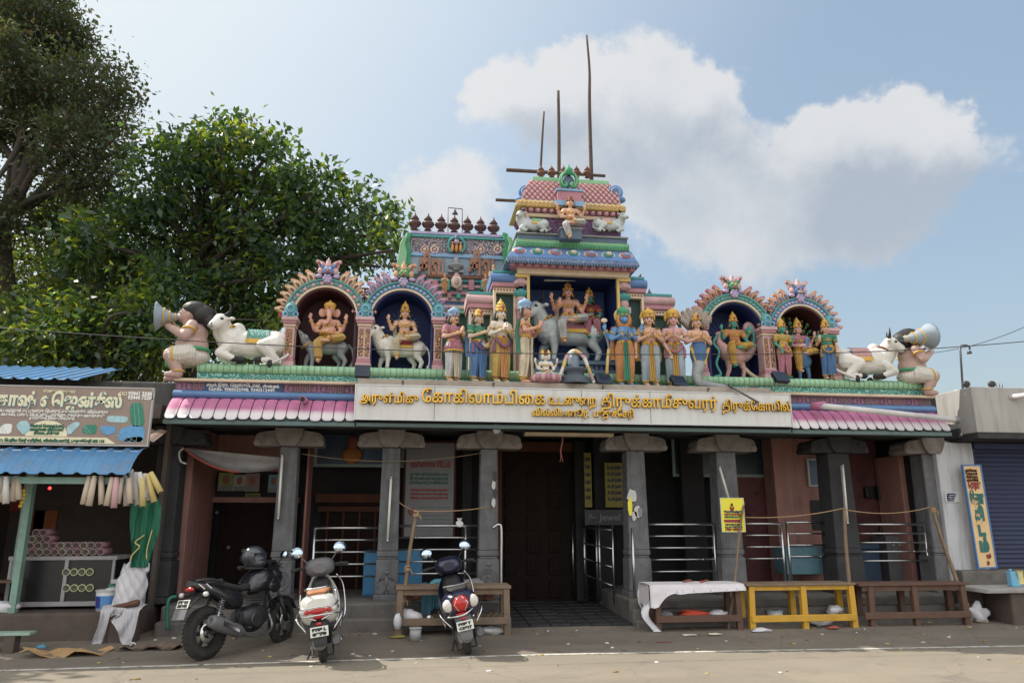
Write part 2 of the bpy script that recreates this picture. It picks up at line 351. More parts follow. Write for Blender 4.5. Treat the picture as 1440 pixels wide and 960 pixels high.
# ------------------------------------------------------------ ground, road
def ground_z(x, y):
    return np.interp(y, [-1.75, -1.1, -0.5, 0.2], [0.0, 0.015, 0.06, 0.09])
def mat_ground(name, c1, c2, c3, scale=1.0, bump=0.3, cracks=False):
    m = bpy.data.materials.new(name); m.use_nodes = True; nt = m.node_tree; N = nt.nodes; L = nt.links
    p = N['Principled BSDF']; p.inputs['Roughness'].default_value = 0.9
    tc = N.new('ShaderNodeTexCoord')
    def nz(s, d=8, r=0.6, st=(1, 1, 1)):
        mp = N.new('ShaderNodeMapping'); mp.inputs['Scale'].default_value = st; L.new(tc.outputs['Object'], mp.inputs['Vector'])
        n = N.new('ShaderNodeTexNoise'); n.inputs['Scale'].default_value = s; n.inputs['Detail'].default_value = d; n.inputs['Roughness'].default_value = r; L.new(mp.outputs[0], n.inputs['Vector']); return n.outputs['Fac']
    def mix(f, a, b, lo, hi, amt=1):
        r = N.new('ShaderNodeMapRange'); L.new(f, r.inputs['Value']); r.inputs['From Min'].default_value = lo; r.inputs['From Max'].default_value = hi; r.inputs['To Max'].default_value = amt
        x = N.new('ShaderNodeMixRGB'); L.new(r.outputs[0], x.inputs['Fac'])
        for i, c in ((1, a), (2, b)):
            if isinstance(c, tuple): x.inputs[i].default_value = (*c, 1)
            else: L.new(c, x.inputs[i])
        return x.outputs[0]
    a = mix(nz(0.9 * scale, 8, 0.6, (0.5, 1.4, 1)), c1, c2, 0.38, 0.65)
    b = mix(nz(3.5 * scale, 8, 0.7), a, c3, 0.52, 0.72, 0.7)
    c = mix(nz(130, 3, 0.6), b, tuple(v * 0.45 for v in c1), 0.52, 0.75, 0.55)
    d = mix(nz(70, 2, 0.5), c, tuple(min(1, v * 2.0) for v in c2), 0.63, 0.74, 0.5)
    if cracks:
        wv = N.new('ShaderNodeVectorMath'); wv.operation = 'MULTIPLY_ADD'; nn = N.new('ShaderNodeTexNoise'); nn.inputs['Scale'].default_value = 2.5; nn.inputs['Detail'].default_value = 6; L.new(tc.outputs['Object'], nn.inputs['Vector'])
        L.new(nn.outputs['Color'], wv.inputs[0]); wv.inputs[1].default_value = (.7, .7, 0); L.new(tc.outputs['Object'], wv.inputs[2])
        v = N.new('ShaderNodeTexVoronoi'); v.feature = 'DISTANCE_TO_EDGE'; v.inputs['Scale'].default_value = .55; L.new(wv.outputs[0], v.inputs['Vector'])
        r = N.new('ShaderNodeMapRange'); L.new(v.outputs['Distance'], r.inputs['Value']); r.inputs['From Max'].default_value = .012; r.inputs['To Min'].default_value = .28; r.inputs['To Max'].default_value = 0
        x = N.new('ShaderNodeMixRGB'); L.new(r.outputs[0], x.inputs['Fac']); L.new(d, x.inputs['Color1']); x.inputs['Color2'].default_value = (.05, .045, .04, 1); d = mix(nz(.35, 4, .5, (.25, 1.6, 1)), x.outputs[0], tuple(v * .72 for v in c1), .55, .68, .7)
    L.new(d, p.inputs['Base Color'])
    bp = N.new('ShaderNodeBump'); bp.inputs['Strength'].default_value = bump; bp.inputs['Distance'].default_value = 0.01; L.new(nz(120, 4, 0.7), bp.inputs['Height']); L.new(bp.outputs[0], p.inputs['Normal'])
    return m
M_ROAD = mat_ground('road_asphalt', (0.212, 0.186, 0.146), (0.262, 0.228, 0.176), (0.16, 0.144, 0.12), 0.6, .4, True)
M_SHOULDER = mat_ground('shoulder_dirt', (0.165, 0.145, 0.12), (0.225, 0.19, 0.15), (0.105, 0.093, 0.08), 1.2, 0.6, True)
M_EARTH = mat_ground('bare_earth', (0.15, 0.12, 0.09), (0.2, 0.16, 0.11), (0.08, 0.09, 0.05), 0.2, 0.5)
g = MB(); xs = [-600, -60, -14] + [i * 0.5 for i in range(-24, 34)] + [20, 70, 600]; ys = [-600, -60, -12, -6, -4, -3, -2.5, -2.1, -1.75]
EDGE = lambda x: np.interp(x, [-6, -2, 1.8, 8], [-1.98, -1.86, -1.74, -1.95])
g.sheet([[(x, EDGE(x) if y == -1.75 else y, 0) for x in xs] for y in ys], 0, 0)
struct(g.build('road', M_ROAD))
g = MB(); ts = [0, .15, .3, .45, .6, .75, .9, 1]
g.sheet([[(x, EDGE(x) + (0.3 - EDGE(x)) * t, float(ground_z(x, EDGE(x) + (0.3 - EDGE(x)) * t)) + 0.006 * math.sin(x * 3.1 + t * 9) * (t > 0.1)) for x in xs] for t in ts], 0, 0)
struct(g.build('road_shoulder', M_SHOULDER))
g = MB(); g.sheet([[(x, y, 0.07) for x in (-600, -60, 0, 60, 600)] for y in (0.3, 10, 60, 900)], 0, 0)
struct(g.build('ground', M_EARTH))
# worn white edge line
def mat_worn(name, col, under):
    m = mat(name, col, 0.8, var=0.1); N = m.node_tree.nodes; L = m.node_tree.links; p = N['Principled BSDF']
    n = N.new('ShaderNodeTexNoise'); n.inputs['Scale'].default_value = 9; n.inputs['Detail'].default_value = 9; n.inputs['Roughness'].default_value = 0.75
    tc = N.new('ShaderNodeTexCoord'); L.new(tc.outputs['Object'], n.inputs['Vector'])
    r = N.new('ShaderNodeMapRange'); L.new(n.outputs['Fac'], r.inputs['Value']); r.inputs['From Min'].default_value = 0.50; r.inputs['From Max'].default_value = 0.60; r.inputs['To Min'].default_value = 0.15
    old = p.inputs['Base Color'].links[0].from_socket
    x = N.new('ShaderNodeMixRGB'); L.new(r.outputs[0], x.inputs['Fac']); L.new(old, x.inputs['Color1']); x.inputs['Color2'].default_value = (*under, 1); L.new(x.outputs[0], p.inputs['Base Color'])
    return m
g = MB(); lx = [i * 0.5 for i in range(-30, 50)]
g.sheet([[(x, EDGE(x) - 0.02 - w, 0.004) for x in lx] for w in (0.085, 0.0)], 0, 0)
struct(g.build('road_marking', mat_worn('worn_white_paint', (0.62, 0.6, 0.54), (0.2, 0.175, 0.14))))
# ------------------------------------------------------------ temple building: pillared porch
M_STONE = mat('granite', (0.135, 0.137, 0.147), 0.85, var=0.5, scale=7, bump=0.6, bscale=60, dirt=0.85, dcol=(0.05, 0.048, 0.045), streak=True)
M_CAPSTONE = mat('capital_stone', (0.20, 0.18, 0.165), 0.85, var=0.3, scale=8, bump=0.5, bscale=50, dirt=0.7, dcol=(0.06, 0.05, 0.045))
M_PLAT = mat('platform_stone', (0.15, 0.14, 0.13), 0.85, var=0.3, scale=5, bump=0.5, bscale=40, dirt=0.6)
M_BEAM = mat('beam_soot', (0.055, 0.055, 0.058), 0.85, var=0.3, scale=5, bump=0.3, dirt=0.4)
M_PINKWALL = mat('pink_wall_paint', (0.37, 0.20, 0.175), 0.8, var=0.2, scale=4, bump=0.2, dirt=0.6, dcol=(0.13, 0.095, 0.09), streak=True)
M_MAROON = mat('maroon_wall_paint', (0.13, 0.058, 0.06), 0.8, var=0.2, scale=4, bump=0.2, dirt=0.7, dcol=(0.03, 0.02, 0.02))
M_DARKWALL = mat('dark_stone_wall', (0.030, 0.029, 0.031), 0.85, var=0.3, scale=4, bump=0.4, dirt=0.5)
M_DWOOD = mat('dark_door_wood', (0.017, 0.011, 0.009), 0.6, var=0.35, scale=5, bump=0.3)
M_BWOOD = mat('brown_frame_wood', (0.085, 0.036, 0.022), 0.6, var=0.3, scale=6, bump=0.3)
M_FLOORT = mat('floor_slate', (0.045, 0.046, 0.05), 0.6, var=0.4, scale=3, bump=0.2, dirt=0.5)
M_CREAM = mat('cream_paint', (0.62, 0.50, 0.36), 0.7, var=0.12, dirt=0.55, dcol=(0.16, 0.12, 0.09))
M_LEDGE = mat('ledge_cement', (.36, .31, .26), .8, var=.2, dirt=.6)
M_BLUEM = mat('blue_moulding', (0.10, 0.21, 0.40), 0.6, var=0.15, dirt=0.45, dcol=(0.05, 0.06, 0.08))
M_LIP = mat('eave_lip', (0.10, 0.15, 0.15), 0.7, dirt=0.4)
M_TEALREL = mat_pattern('teal_scroll_relief', (0.05, 0.24, 0.22), (0.26, 0.52, 0.44), 9, 6, (1, 1, 1.3))
M_GREENROLL = mat('pale_green_roll', (0.30, 0.52, 0.33), 0.65, var=0.12, dirt=0.5, dcol=(0.09, 0.16, 0.11), streak=True)
M_GROOVE = mat('green_groove', (0.09, 0.21, 0.13), 0.8)
M_FRIEZE = mat('frieze_ground', (0.17, 0.115, 0.14), 0.8, var=0.2, dirt=0.4)
M_MAUVE = mat('mauve_paint', (0.40, 0.20, 0.33), 0.7, var=0.2, dirt=0.4)
M_FRLINE = mat('frieze_tan', (0.42, 0.27, 0.24), 0.7, var=0.2, dirt=0.3)
def mat_tile():
    m = mat('pink_eave_tile', (0.46, 0.15, 0.29), 0.7, var=0.25, dirt=0.7, dcol=(0.22, 0.12, 0.15), streak=True)
    N = m.node_tree.nodes; L = m.node_tree.links; p = N['Principled BSDF']; old = p.inputs['Base Color'].links[0].from_socket
    tc = N.new('ShaderNodeTexCoord'); s = N.new('ShaderNodeSeparateXYZ'); L.new(tc.outputs['Object'], s.inputs[0])
    r = N.new('ShaderNodeMapRange'); L.new(s.outputs['Z'], r.inputs['Value']); r.inputs['From Min'].default_value = 2.91; r.inputs['From Max'].default_value = 3.06
    r.inputs['To Min'].default_value = 1; r.inputs['To Max'].default_value = 0; r.interpolation_type = 'SMOOTHSTEP'
    x = N.new('ShaderNodeMixRGB'); L.new(r.outputs[0], x.inputs['Fac']); L.new(old, x.inputs['Color1']); x.inputs['Color2'].default_value = (0.66, 0.62, 0.64, 1); L.new(x.outputs[0], p.inputs['Base Color'])
    return m
for q in (M_DARKWALL, M_DWOOD, M_BWOOD, M_MAROON, M_BEAM, M_FLOORT, M_PINKWALL): q.node_tree.nodes['Principled BSDF'].inputs['Specular IOR Level'].default_value = .08
TEMPLE = thing('temple_building', 'long stone temple porch with grey pillars under a scalloped pink eave', 'temple', (0, 0, 0))
T = TEMPLE
XL, XR = -3.38, 8.35
GAPL, GAPR = X(712, 850, .2), X(880, 850, .2)
PT = 0.42
# platform and steps
for (a, b) in ((XL + 0.1, GAPL), (GAPR, XR + .25)):
    m = MB(); m.box(a, b, 0.0, 2.6, 0.02, PT); 
    m.build('platform', M_PLAT, T, bev=0.03)
    m = MB()
    if a < 0: m.box(a, b + .02, -0.22, -0.003, 0.0, 0.24)
    else:
        m.box(a, b, -0.16, -0.003, 0.0, 0.30); m.box(a, b, -0.32, -0.163, 0.0, 0.17)
    m.build('step', M_PLAT, T, bev=0.03)
m = MB(); ny = 9; nx = 6
for i in range(nx):
    for j in range(ny):
        o = 0.12 * (j % 2)
        x0 = GAPL + (GAPR - GAPL) * i / nx; x1 = GAPL + (GAPR - GAPL) * (i + 1) / nx
        m.box(x0 + 0.006, x1 - 0.006, -0.12 + j * .3 + 0.006, 0.18 + j * .3 - 0.006, 0.0, 0.105 + 0.004 * ((i * 7 + j * 3) % 3) + 0.012 * j)
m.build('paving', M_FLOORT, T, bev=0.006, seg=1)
m = MB(); m.box(GAPL, GAPR, -0.1, 2.6, -0.05, 0.075); m.build('floor', M_PLAT, T)
# pillars
def pillar(px_l, px_r, pyt, dark=False, carve=None):
    y = 0.35; x0, x1 = X(px_l, pyt, y), X(px_r, pyt, y); xc = (x0 + x1) / 2; w = max(0.13, (x1 - x0) / 2)
    wb = w * 1.25; yc = 0.35 + w
    m = MB()
    m.frus(xc - wb * 1.12, xc + wb * 1.12, yc - wb * 1.12, yc + wb * 1.12, PT - 0.01, xc - wb * 1.1, xc + wb * 1.1, yc - wb * 1.1, yc + wb * 1.1, 0.50)
    m.frus(xc - wb, xc + wb, yc - wb, yc + wb, 0.498, xc - wb * .97, xc + wb * .97, yc - wb * .97, yc + wb * .97, 0.98)
    m.frus(xc - wb * .86, xc + wb * .86, yc - wb * .86, yc + wb * .86, 0.978, xc - wb * .85, xc + wb * .85, yc - wb * .85, yc + wb * .85, 1.02)
    m.frus(xc - wb * .95, xc + wb * .95, yc - wb * .95, yc + wb * .95, 1.018, xc - wb * .94, xc + wb * .94, yc - wb * .94, yc + wb * .94, 1.10)
    m.frus(xc - wb * .9, xc + wb * .9, yc - wb * .9, yc + wb * .9, 1.098, xc - w, xc + w, yc - w, yc + w, 2.60)
    p = m.build('pillar', M_BEAM if dark else M_STONE, T, bev=0.018)
    if carve:
        r = MB(); fy = yc - wb * .985
        if carve == 'spiral':
            pts = [(xc + (0.012 + 0.0105 * t) * math.cos(t) , fy, 0.70 + (0.012 + 0.0105 * t) * math.sin(t)) for t in [i * .35 for i in range(30)]]
            r.tube(pts, 0.013, 6); r.torus((xc, fy, 0.70), 0.135, 0.012, 24, 5, rot=Euler((R(90), 0, 0)))
            r.ell((xc, fy, .905), (.05, .015, .03)); 
        else:
            r.cap((xc, fy, .58), (xc, fy, .72), .02, .032); r.ell((xc, fy, .80), .03); r.ell((xc, fy, .845), (.018, .018, .03))
            for s in (-1, 1):
                r.chain([(xc + s * .03, fy, .75), (xc + s * .09, fy, .70), (xc + s * .07, fy, .79)], [.016, .014, .012], 6)
                r.chain([(xc + s * .015, fy, .6), (xc + s * .03, fy, .52)], [.02, .014], 6)
                r.chain([(xc + s * .12, fy, .58), (xc + s * .13, fy, .66), (xc + s * .10, fy, .73)], [.012, .016, .01], 6)
        r.build('carving', M_STONE, p)
    c = MB(); L_ = 0.40
    # corbel: centre block with a bell profile and two rolled arms
    c.prism([(xc - .20, 2.86), (xc - .195, 2.76), (xc - .15, 2.655), (xc - .10, 2.598), (xc + .10, 2.598), (xc + .15, 2.655), (xc + .195, 2.76), (xc + .20, 2.86)], yc - w - .11, yc + w + .1)
    for s in (-1, 1):
        arm = [(xc + s * .12, 2.60)] + [(xc + s * (L_ + .09 * math.cos(R(a))), 2.70 + .105 * math.sin(R(a))) for a in (-75, -40, -5, 25, 55, 85)] + [(xc + s * .12, 2.845)]
        c.prism(arm, yc - w - .05, yc + w + .04)
        c.cyl((xc + s * (L_ + .055), yc - w - .065, 2.645), (xc + s * (L_ + .055), yc + w + .05, 2.645), .05, .05, 14)
        for r_ in (.075, .042): c.torus((xc + s * (L_ - .0), yc - w - .052, 2.715), r_, .011, 16, 5, 0, Euler((R(90), 0, 0)))
    c.build('capital', M_BEAM if dark else M_CAPSTONE, p, bev=0.012)
    return xc
PIL = [pillar(*a) for a in ((221, 254, 640, True), (395, 418, 632, False, 'spiral'), (538, 563, 632, False, 'figure'), (677, 699, 632, False, 'spiral'), (881, 906, 632),
                            (1007, 1034, 635), (1164, 1194, 640, True), (1297, 1322, 645))]
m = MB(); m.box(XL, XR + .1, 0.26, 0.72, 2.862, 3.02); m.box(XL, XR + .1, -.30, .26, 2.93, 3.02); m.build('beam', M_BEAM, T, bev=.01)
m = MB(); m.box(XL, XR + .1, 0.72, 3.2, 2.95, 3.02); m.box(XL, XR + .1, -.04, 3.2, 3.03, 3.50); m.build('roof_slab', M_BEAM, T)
# eave of scalloped tiles, one run each side of the sign
SIGN_L, SIGN_R = X(500, 560, -.5), X(1115, 575, -.5)
PROF = [(-.10, 3.215), (-.17, 3.195), (-.26, 3.13), (-.35, 3.035), (-.41, 2.95), (-.44, 2.885)]
def eave(xa, xb):
    n = max(1, round((xb - xa) / 0.158)); w = (xb - xa) / n; m = MB()
    for i in range(n):
        x0 = xa + i * w; rows = []; jz = random.uniform(-.008, .008) * (2 if random.random() < .15 else 1)
        for k, (y, z) in enumerate(PROF):
            row = []
            for j in range(9):
                u = j / 8; bulge = 0.016 * math.sin(math.pi * u) ** 0.6; zz, yy = z, y
                if k == len(PROF) - 1:
                    e = abs(2 * u - 1); up = 0.055 * (1 - math.sqrt(max(0, 1 - e ** 3)))
                    zz += up + jz; yy += up * .4 + jz
                row.append((x0 + w * (0.035 + 0.93 * u), yy - bulge, zz + bulge * .4))
            rows.append(row)
        m.sheet(rows, 0.012)
    m.build('eave_tiles', mat_tile(), T)
    m = MB(); m.sheet([[(x, y + .035, z - .02) for x in (xa, xb)] for y, z in PROF], 0.02, 0); 
    m.box(xa, xb, -.43, -.30, 2.815, 2.868); m.build('eave_underside', M_LIP, T)
M_TILE = mat_tile()
eave(XL, SIGN_L + .02); eave(SIGN_R - .02, XR)
m = MB(); m.box(SIGN_L, SIGN_R, -.43, -.30, 2.82, 2.868); m.build('eave_underside', M_LIP, T)
def halfround(m, xa, xb, yc, zc, ry, rz, n=10, mi=0):
    ps = [(yc - ry * math.cos(a), zc + rz * math.sin(a)) for a in [(-math.pi / 2) + math.pi * i / n for i in range(n + 1)]]
    m.sheet([[(x, y, z) for x in (xa, xb)] for y, z in ps], 0, mi)
    for x in (xa, xb): m.add([(x, y, z) for y, z in ps], [tuple(range(len(ps)))], mi)
m = MB(); halfround(m, XL, XR, -.06, 3.275, .10, .062); m.build('blue_moulding', M_BLUEM, T)
m = MB(); m.box(XL, XR, -.055, 0.0, 3.335, 3.452, 0); k = 0; x = XL + .12
while x < XR - .1:
    if not (SIGN_L < x < SIGN_R):
        if k % 2 == 0:
            for s in range(6):
                a = R(60 * s + 30); m.ell((x + .048 * math.cos(a) * 1.5, -.058, 3.394 + .032 * math.sin(a)), (.03, .012, .018), 8, 1)
            m.ell((x, -.06, 3.394), (.018, .016, .016), 8, 2); m.torus((x, -.056, 3.394), .052, .006, 18, 5, 1, Euler((R(90), 0, 0)), 2.0, 1)
        else:
            for i in range(-3, 4):
                for j in (-1, 0, 1): m.ell((x + i * .034, -.056, 3.394 + j * .034 + (.008 if i % 2 else -.004)), (.015, .008, .015), 6, 2 if (i + j) % 2 else 1)
    x += .235; k += 1
m.build('rosette_frieze', [M_FRIEZE, M_MAUVE, M_FRLINE], T)
m = MB(); m.box(XL, XR + .02, -.17, .02, 3.455, 3.495); m.build('cream_cornice', M_CREAM, T, bev=.008)
m = MB(); m.box(XL + .28, XR - .02, -.035, .05, 3.495, 3.60); m.build('teal_scroll_band', M_TEALREL, T)
m = MB(); halfround(m, XL + .27, XR - .02, 0.0, 3.675, .075, .072, 12); m.box(XL + .27, XR - .02, 0, 1.3, 3.605, 3.742)
x = XL + .3
while x < XR - .05:
    ps = [(x, -.002 - .076 * math.cos(a), 3.675 + .073 * math.sin(a)) for a in [(-math.pi / 2) + math.pi * i / 8 for i in range(9)]]
    m.tube(ps, .0035, 4, 1); x += .085
m.build('green_roll_ledge', [M_GREENROLL, M_GROOVE], T)
m = MB(); m.box(SIGN_L + .02, SIGN_R - .3, -.45, -.175, 3.40, 3.50); m.build('statue_ledge', M_LEDGE, T, bev=.01)
m = MB(); m.cyl((X(430, 562, -.2), -.05, 3.20), (X(430, 562, -.2) , -.52, 3.17), .045, .045, 14, 0); m.cyl((X(430, 562, -.2), -.50, 3.172), (X(430, 562, -.2), -.523, 3.169), .036, .036, 14, 1)
m.build('drain_spout', [mat('spout_pink', (.45, .16, .28), dirt=.5), mat('spout_hole', (.02, .02, .02))], T)
# ------------------------------------------------------------ porch interior
YB = 2.35
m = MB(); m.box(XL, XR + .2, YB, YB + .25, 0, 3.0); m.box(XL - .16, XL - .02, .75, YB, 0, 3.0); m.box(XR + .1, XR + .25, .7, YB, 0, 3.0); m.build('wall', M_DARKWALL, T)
def bx(name, px0, px1, py0, py1, Y, d, mt, bev=0.0, par=None):
    a = at(px0, py1, Y); b = at(px1, py0, Y); m = MB(); m.box(a.x, b.x, Y, Y + d, max(a.z, 0.1), b.z); return m.build(name, mt, par or T, bev=bev)
pxl = X(272, 650, .8)
m = MB(); m.box(X(257, 650, .8), pxl, .8, YB - .1, PT, 2.94); m.build('pink_pier', M_PINKWALL, T, bev=.01)
bx('pink_pier', 419, 438, 600, 850, 1.25, .5, mat('peeling_pink', (.42, .19, .16), dirt=.98, dcol=(.05, .045, .045), streak=True), .01)
bx('pink_lintel', 296, 420, 699, 706, 2.1, .24, M_PINKWALL); bx('pink_wall_panel', 296, 420, 596, 662, 2.2, .14, M_PINKWALL)
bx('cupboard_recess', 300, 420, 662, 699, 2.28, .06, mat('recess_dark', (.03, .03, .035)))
sh = bx('wooden_shutter', 298, 420, 706, 860, 2.2, .13, M_DWOOD, .005)
for i in range(6):
    m = MB(); v = at(300 + i * 20, 706, 2.19); w = at(300 + i * 20, 860, 2.19); m.box(v.x, v.x + .02, 2.188, 2.199, max(w.z, .43), v.z); m.build('batten', M_DWOOD, sh)
for i in range(7):
    v = at(305 + (i * 37) % 95, 720 + (i * 53) % 110, 2.17); m = MB(); m.torus(v, .02, .006, 10, 5, rot=Euler((R(90), 0, 0))); m.build('iron_ring', mat('steel', (.55, .55, .56), .3, 1.0, var=.05, bump=0), sh)
# painted panel above the second bay
def framed(name, px0, px1, py0, py1, Y, mf, mp, fw=.05, lab=None):
    a = at(px0, py1, Y); b = at(px1, py0, Y); f = MB()
    f.box(a.x, b.x, Y - .03, Y, a.z, a.z + fw); f.box(a.x, b.x, Y - .03, Y, b.z - fw, b.z); f.box(a.x, a.x + fw, Y - .03, Y, a.z + fw, b.z - fw); f.box(b.x - fw, b.x, Y - .03, Y, a.z + fw, b.z - fw)
    p = f.build(name, mf, T); q = MB(); q.box(a.x + fw * .9, b.x - fw * .9, Y - .012, Y - .002, a.z + fw * .9, b.z - fw * .9); q.build('picture_panel', mp, p); return p
M_GFRAME = mat('grey_green_frame', (.20, .25, .22), .6)
M_MURAL = mat('mural_blue', (.025, .05, .10), .4, var=.6, scale=3); M_MURAL2 = mat('mural_dark', (.02, .035, .045), .35, var=.7, scale=2.5)
framed('painted_panel', 441, 570, 598, 656, 1.9, M_GFRAME, M_MURAL); framed('painted_panel', 946, 1092, 606, 670, 1.9, M_GFRAME, M_MURAL2)
m = MB(); v = at(495, 640, 1.8); m.ell(v, (.16, .04, .14), 16); m.ell(v + Vector((0, 0, .2)), (.09, .04, .13), 12, 1); m.ell(v + Vector((-.1, 0, .02)), (.07, .05, .08), 10, 0); m.ell(v + Vector((.1, 0, .02)), (.07, .05, .08), 10, 0)
m.build('painted_relief', [mat('relief_orange', (.32, .13, .03)), mat('relief_red', (.25, .06, .04))], T)
dr = bx('wooden_door', 445, 536, 696, 855, 2.18, .14, M_DWOOD, .01)
for (a, b, c, d) in ((443, 538, 694, 706), (447, 534, 712, 719)):
    v = at(a, d, 2.1); w = at(b, c, 2.1); m = MB(); m.box(v.x, w.x, 2.12, 2.17, v.z, w.z); m.build('door_frame', M_BWOOD, dr)
for i in range(4):
    v = at(452 + i * 23, 850, 2.14); m = MB(); m.box(v.x, v.x + .035, 2.14, 2.178, PT, 1.72); m.build('door_stile', M_BWOOD, dr)
# tall carved gate in the entrance passage
gt = bx('temple_gate', 702, 812, 634, 850, 2.2, .12, M_DWOOD, .01)
for i in range(4):
    for j in range(6):
        v = at(712 + i * 26, 0, 2.15); m = MB(); m.box(v.x, v.x + .2, 2.165, 2.198, .25 + j * .37, .52 + j * .37); m.box(v.x + .05, v.x + .15, 2.15, 2.163, .3 + j * .37, .47 + j * .37); m.build('gate_panel', M_DWOOD, gt, bev=.008)
bx('gate_post', 699, 706, 625, 850, 2.0, .14, M_BWOOD); bx('gate_post', 812, 822, 620, 845, 1.9, .2, M_DARKWALL); bx('gate_lintel', 699, 822, 622, 634, 2.05, .12, M_BWOOD)
# inner stone columns seen between the front ones
for px in (848, 976, 655): bx('inner_column', px - 8, px + 10, 600, 850, 1.75, .24, M_DARKWALL, .02)
bx('hall_wall', 1034, 1105, 596, 830, 1.9, .3, M_MAROON)
bx('pink_pier', 1102, 1150, 598, 830, 1.45, .4, M_PINKWALL, .01)
w7 = bx('pink_wall_panel', 1150, 1205, 598, 830, 1.9, .3, M_PINKWALL)
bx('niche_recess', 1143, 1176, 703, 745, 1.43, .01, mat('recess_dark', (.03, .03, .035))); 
bx('maroon_wall', 1200, 1292, 600, 830, 1.7, .3, M_MAROON); bx('pink_pier', 1286, 1300, 640, 830, 0.95, .7, M_PINKWALL, .01)
framed('framed_picture', 1137, 1176, 645, 684, 1.42, mat('pale_frame', (.5, .5, .5)), mat('picture_blue', (.03, .07, .16), .3, var=.7, scale=9), .03)
m = MB(); v = at(1217, 700, 1.65); m.box(v.x, v.x + .16, 1.6, 1.70, v.z, v.z + .2); m.box(v.x + .22, v.x + .42, 1.58, 1.7, v.z - .03, v.z + .22); m.build('meter_box', mat('black_box', (.02, .02, .022), .4), T, bev=.01)
arc = [at(1236, 800, 1.66), at(1238, 745, 1.66), at(1250, 722, 1.66), at(1262, 722, 1.66), at(1275, 745, 1.66), at(1283, 790, 1.66)]
m = MB(); m.tube(smooth_pts(arc), .028, 6); m.build('black_cable', mat('black_box', (.02, .02, .022)), T)
# strip light cover over the entrance
v = at(738, 612, .1); w = at(862, 605, .1); m = MB(); m.box(v.x, w.x, .05, .22, v.z, v.z + .05); m.build('light_cover', M_CREAM, T, bev=.01)
# ------------------------------------------------------------ arched niches on the roof ledge
P_ = lambda n, c, **k: mat('paint_' + n, c, 0.62, var=k.pop('var', .14), scale=9, bump=.15, dirt=k.pop('dirt', .45), dcol=tuple(v * .3 + .01 for v in c), **k)
PINK = P_('pink', (.43, .20, .24)); LPINK = P_('light_pink', (.54, .35, .36)); TAN = P_('tan', (.55, .33, .19)); CREAM = P_('cream', (.66, .54, .40)); RED = P_('red', (.30, .07, .07))
BLUE = P_('blue', (.11, .22, .46)); SKYB = P_('sky_blue', (.22, .38, .58)); NAVY = P_('navy', (.012, .025, .12), dirt=.2); TEAL = P_('teal', (.07, .30, .29)); GREEN = P_('green', (.05, .30, .15)); LGREEN = P_('light_green', (.22, .44, .25))
LILAC = P_('lilac', (.40, .33, .50)); GOLD = P_('gold', (.62, .38, .07)); WHITE = P_('white', (.70, .68, .63)); YEL = P_('yellow', (.62, .47, .16)); ORANGE = P_('orange', (.60, .27, .08)); MAROON = P_('maroon', (.060, .016, .022), dirt=.2)
DGREEN = P_('dark_green', (.014, .05, .04), dirt=.2); GREY = P_('grey', (.30, .30, .31)); PURPLE = P_('purple', (.22, .10, .22)); BROWN = P_('brown', (.15, .055, .035)); BLACK = P_('black', (.012, .012, .014), dirt=0); SLATE = P_('slate_blue', (.10, .15, .22))
M_SCROLLG = mat_pattern('gold_scroll', (.52, .33, .14), (.16, .06, .07), 16, 7, (1, 1, .8))
M_RINGS = mat_pattern('pink_teal_rings', (.60, .36, .36), (.10, .26, .27), 11, 7)
M_RINGS2 = mat_pattern('blue_rings', (.10, .18, .36), (.24, .31, .44), 11, 7)
M_RINGS3 = mat_pattern('teal_script', (.05, .20, .20), (.45, .55, .48), 16, 8)
M_PURPSC = mat_pattern('purple_scroll', (.26, .16, .30), (.10, .04, .10), 12, 7)
M_RAYBLUE = P_('ray_blue', (.10, .20, .42), dirt=.1)
def flame(m, c, ang, s, mats, y0):
    """one curling leaf of an arch crest; ang from the vertical"""
    base = [(-.42, 0), (-.5, .35), (-.42, .75), (-.12, 1.05), (.15, 1.3), (.42, 1.28), (.5, 1.08), (.30, 1.02), (.42, .8), (.5, .4), (.42, 0)]
    for k, (f, dy, mi) in enumerate(((1, 0, mats[0]), (.68, -.02, mats[1]), (.36, -.04, mats[2]))):
        pl = []
        for x, z in base:
            if ang < 0: x = -x
            x, z = x * f * s * .62, (z * f + (1 - f) * .25) * s * .8
            pl.append((c[0] + x * math.cos(ang) + z * math.sin(ang), c[1] - x * math.sin(ang) + z * math.cos(ang)))
        m.prism(pl, y0 + dy, y0 + .07 + .002 * k, mi)
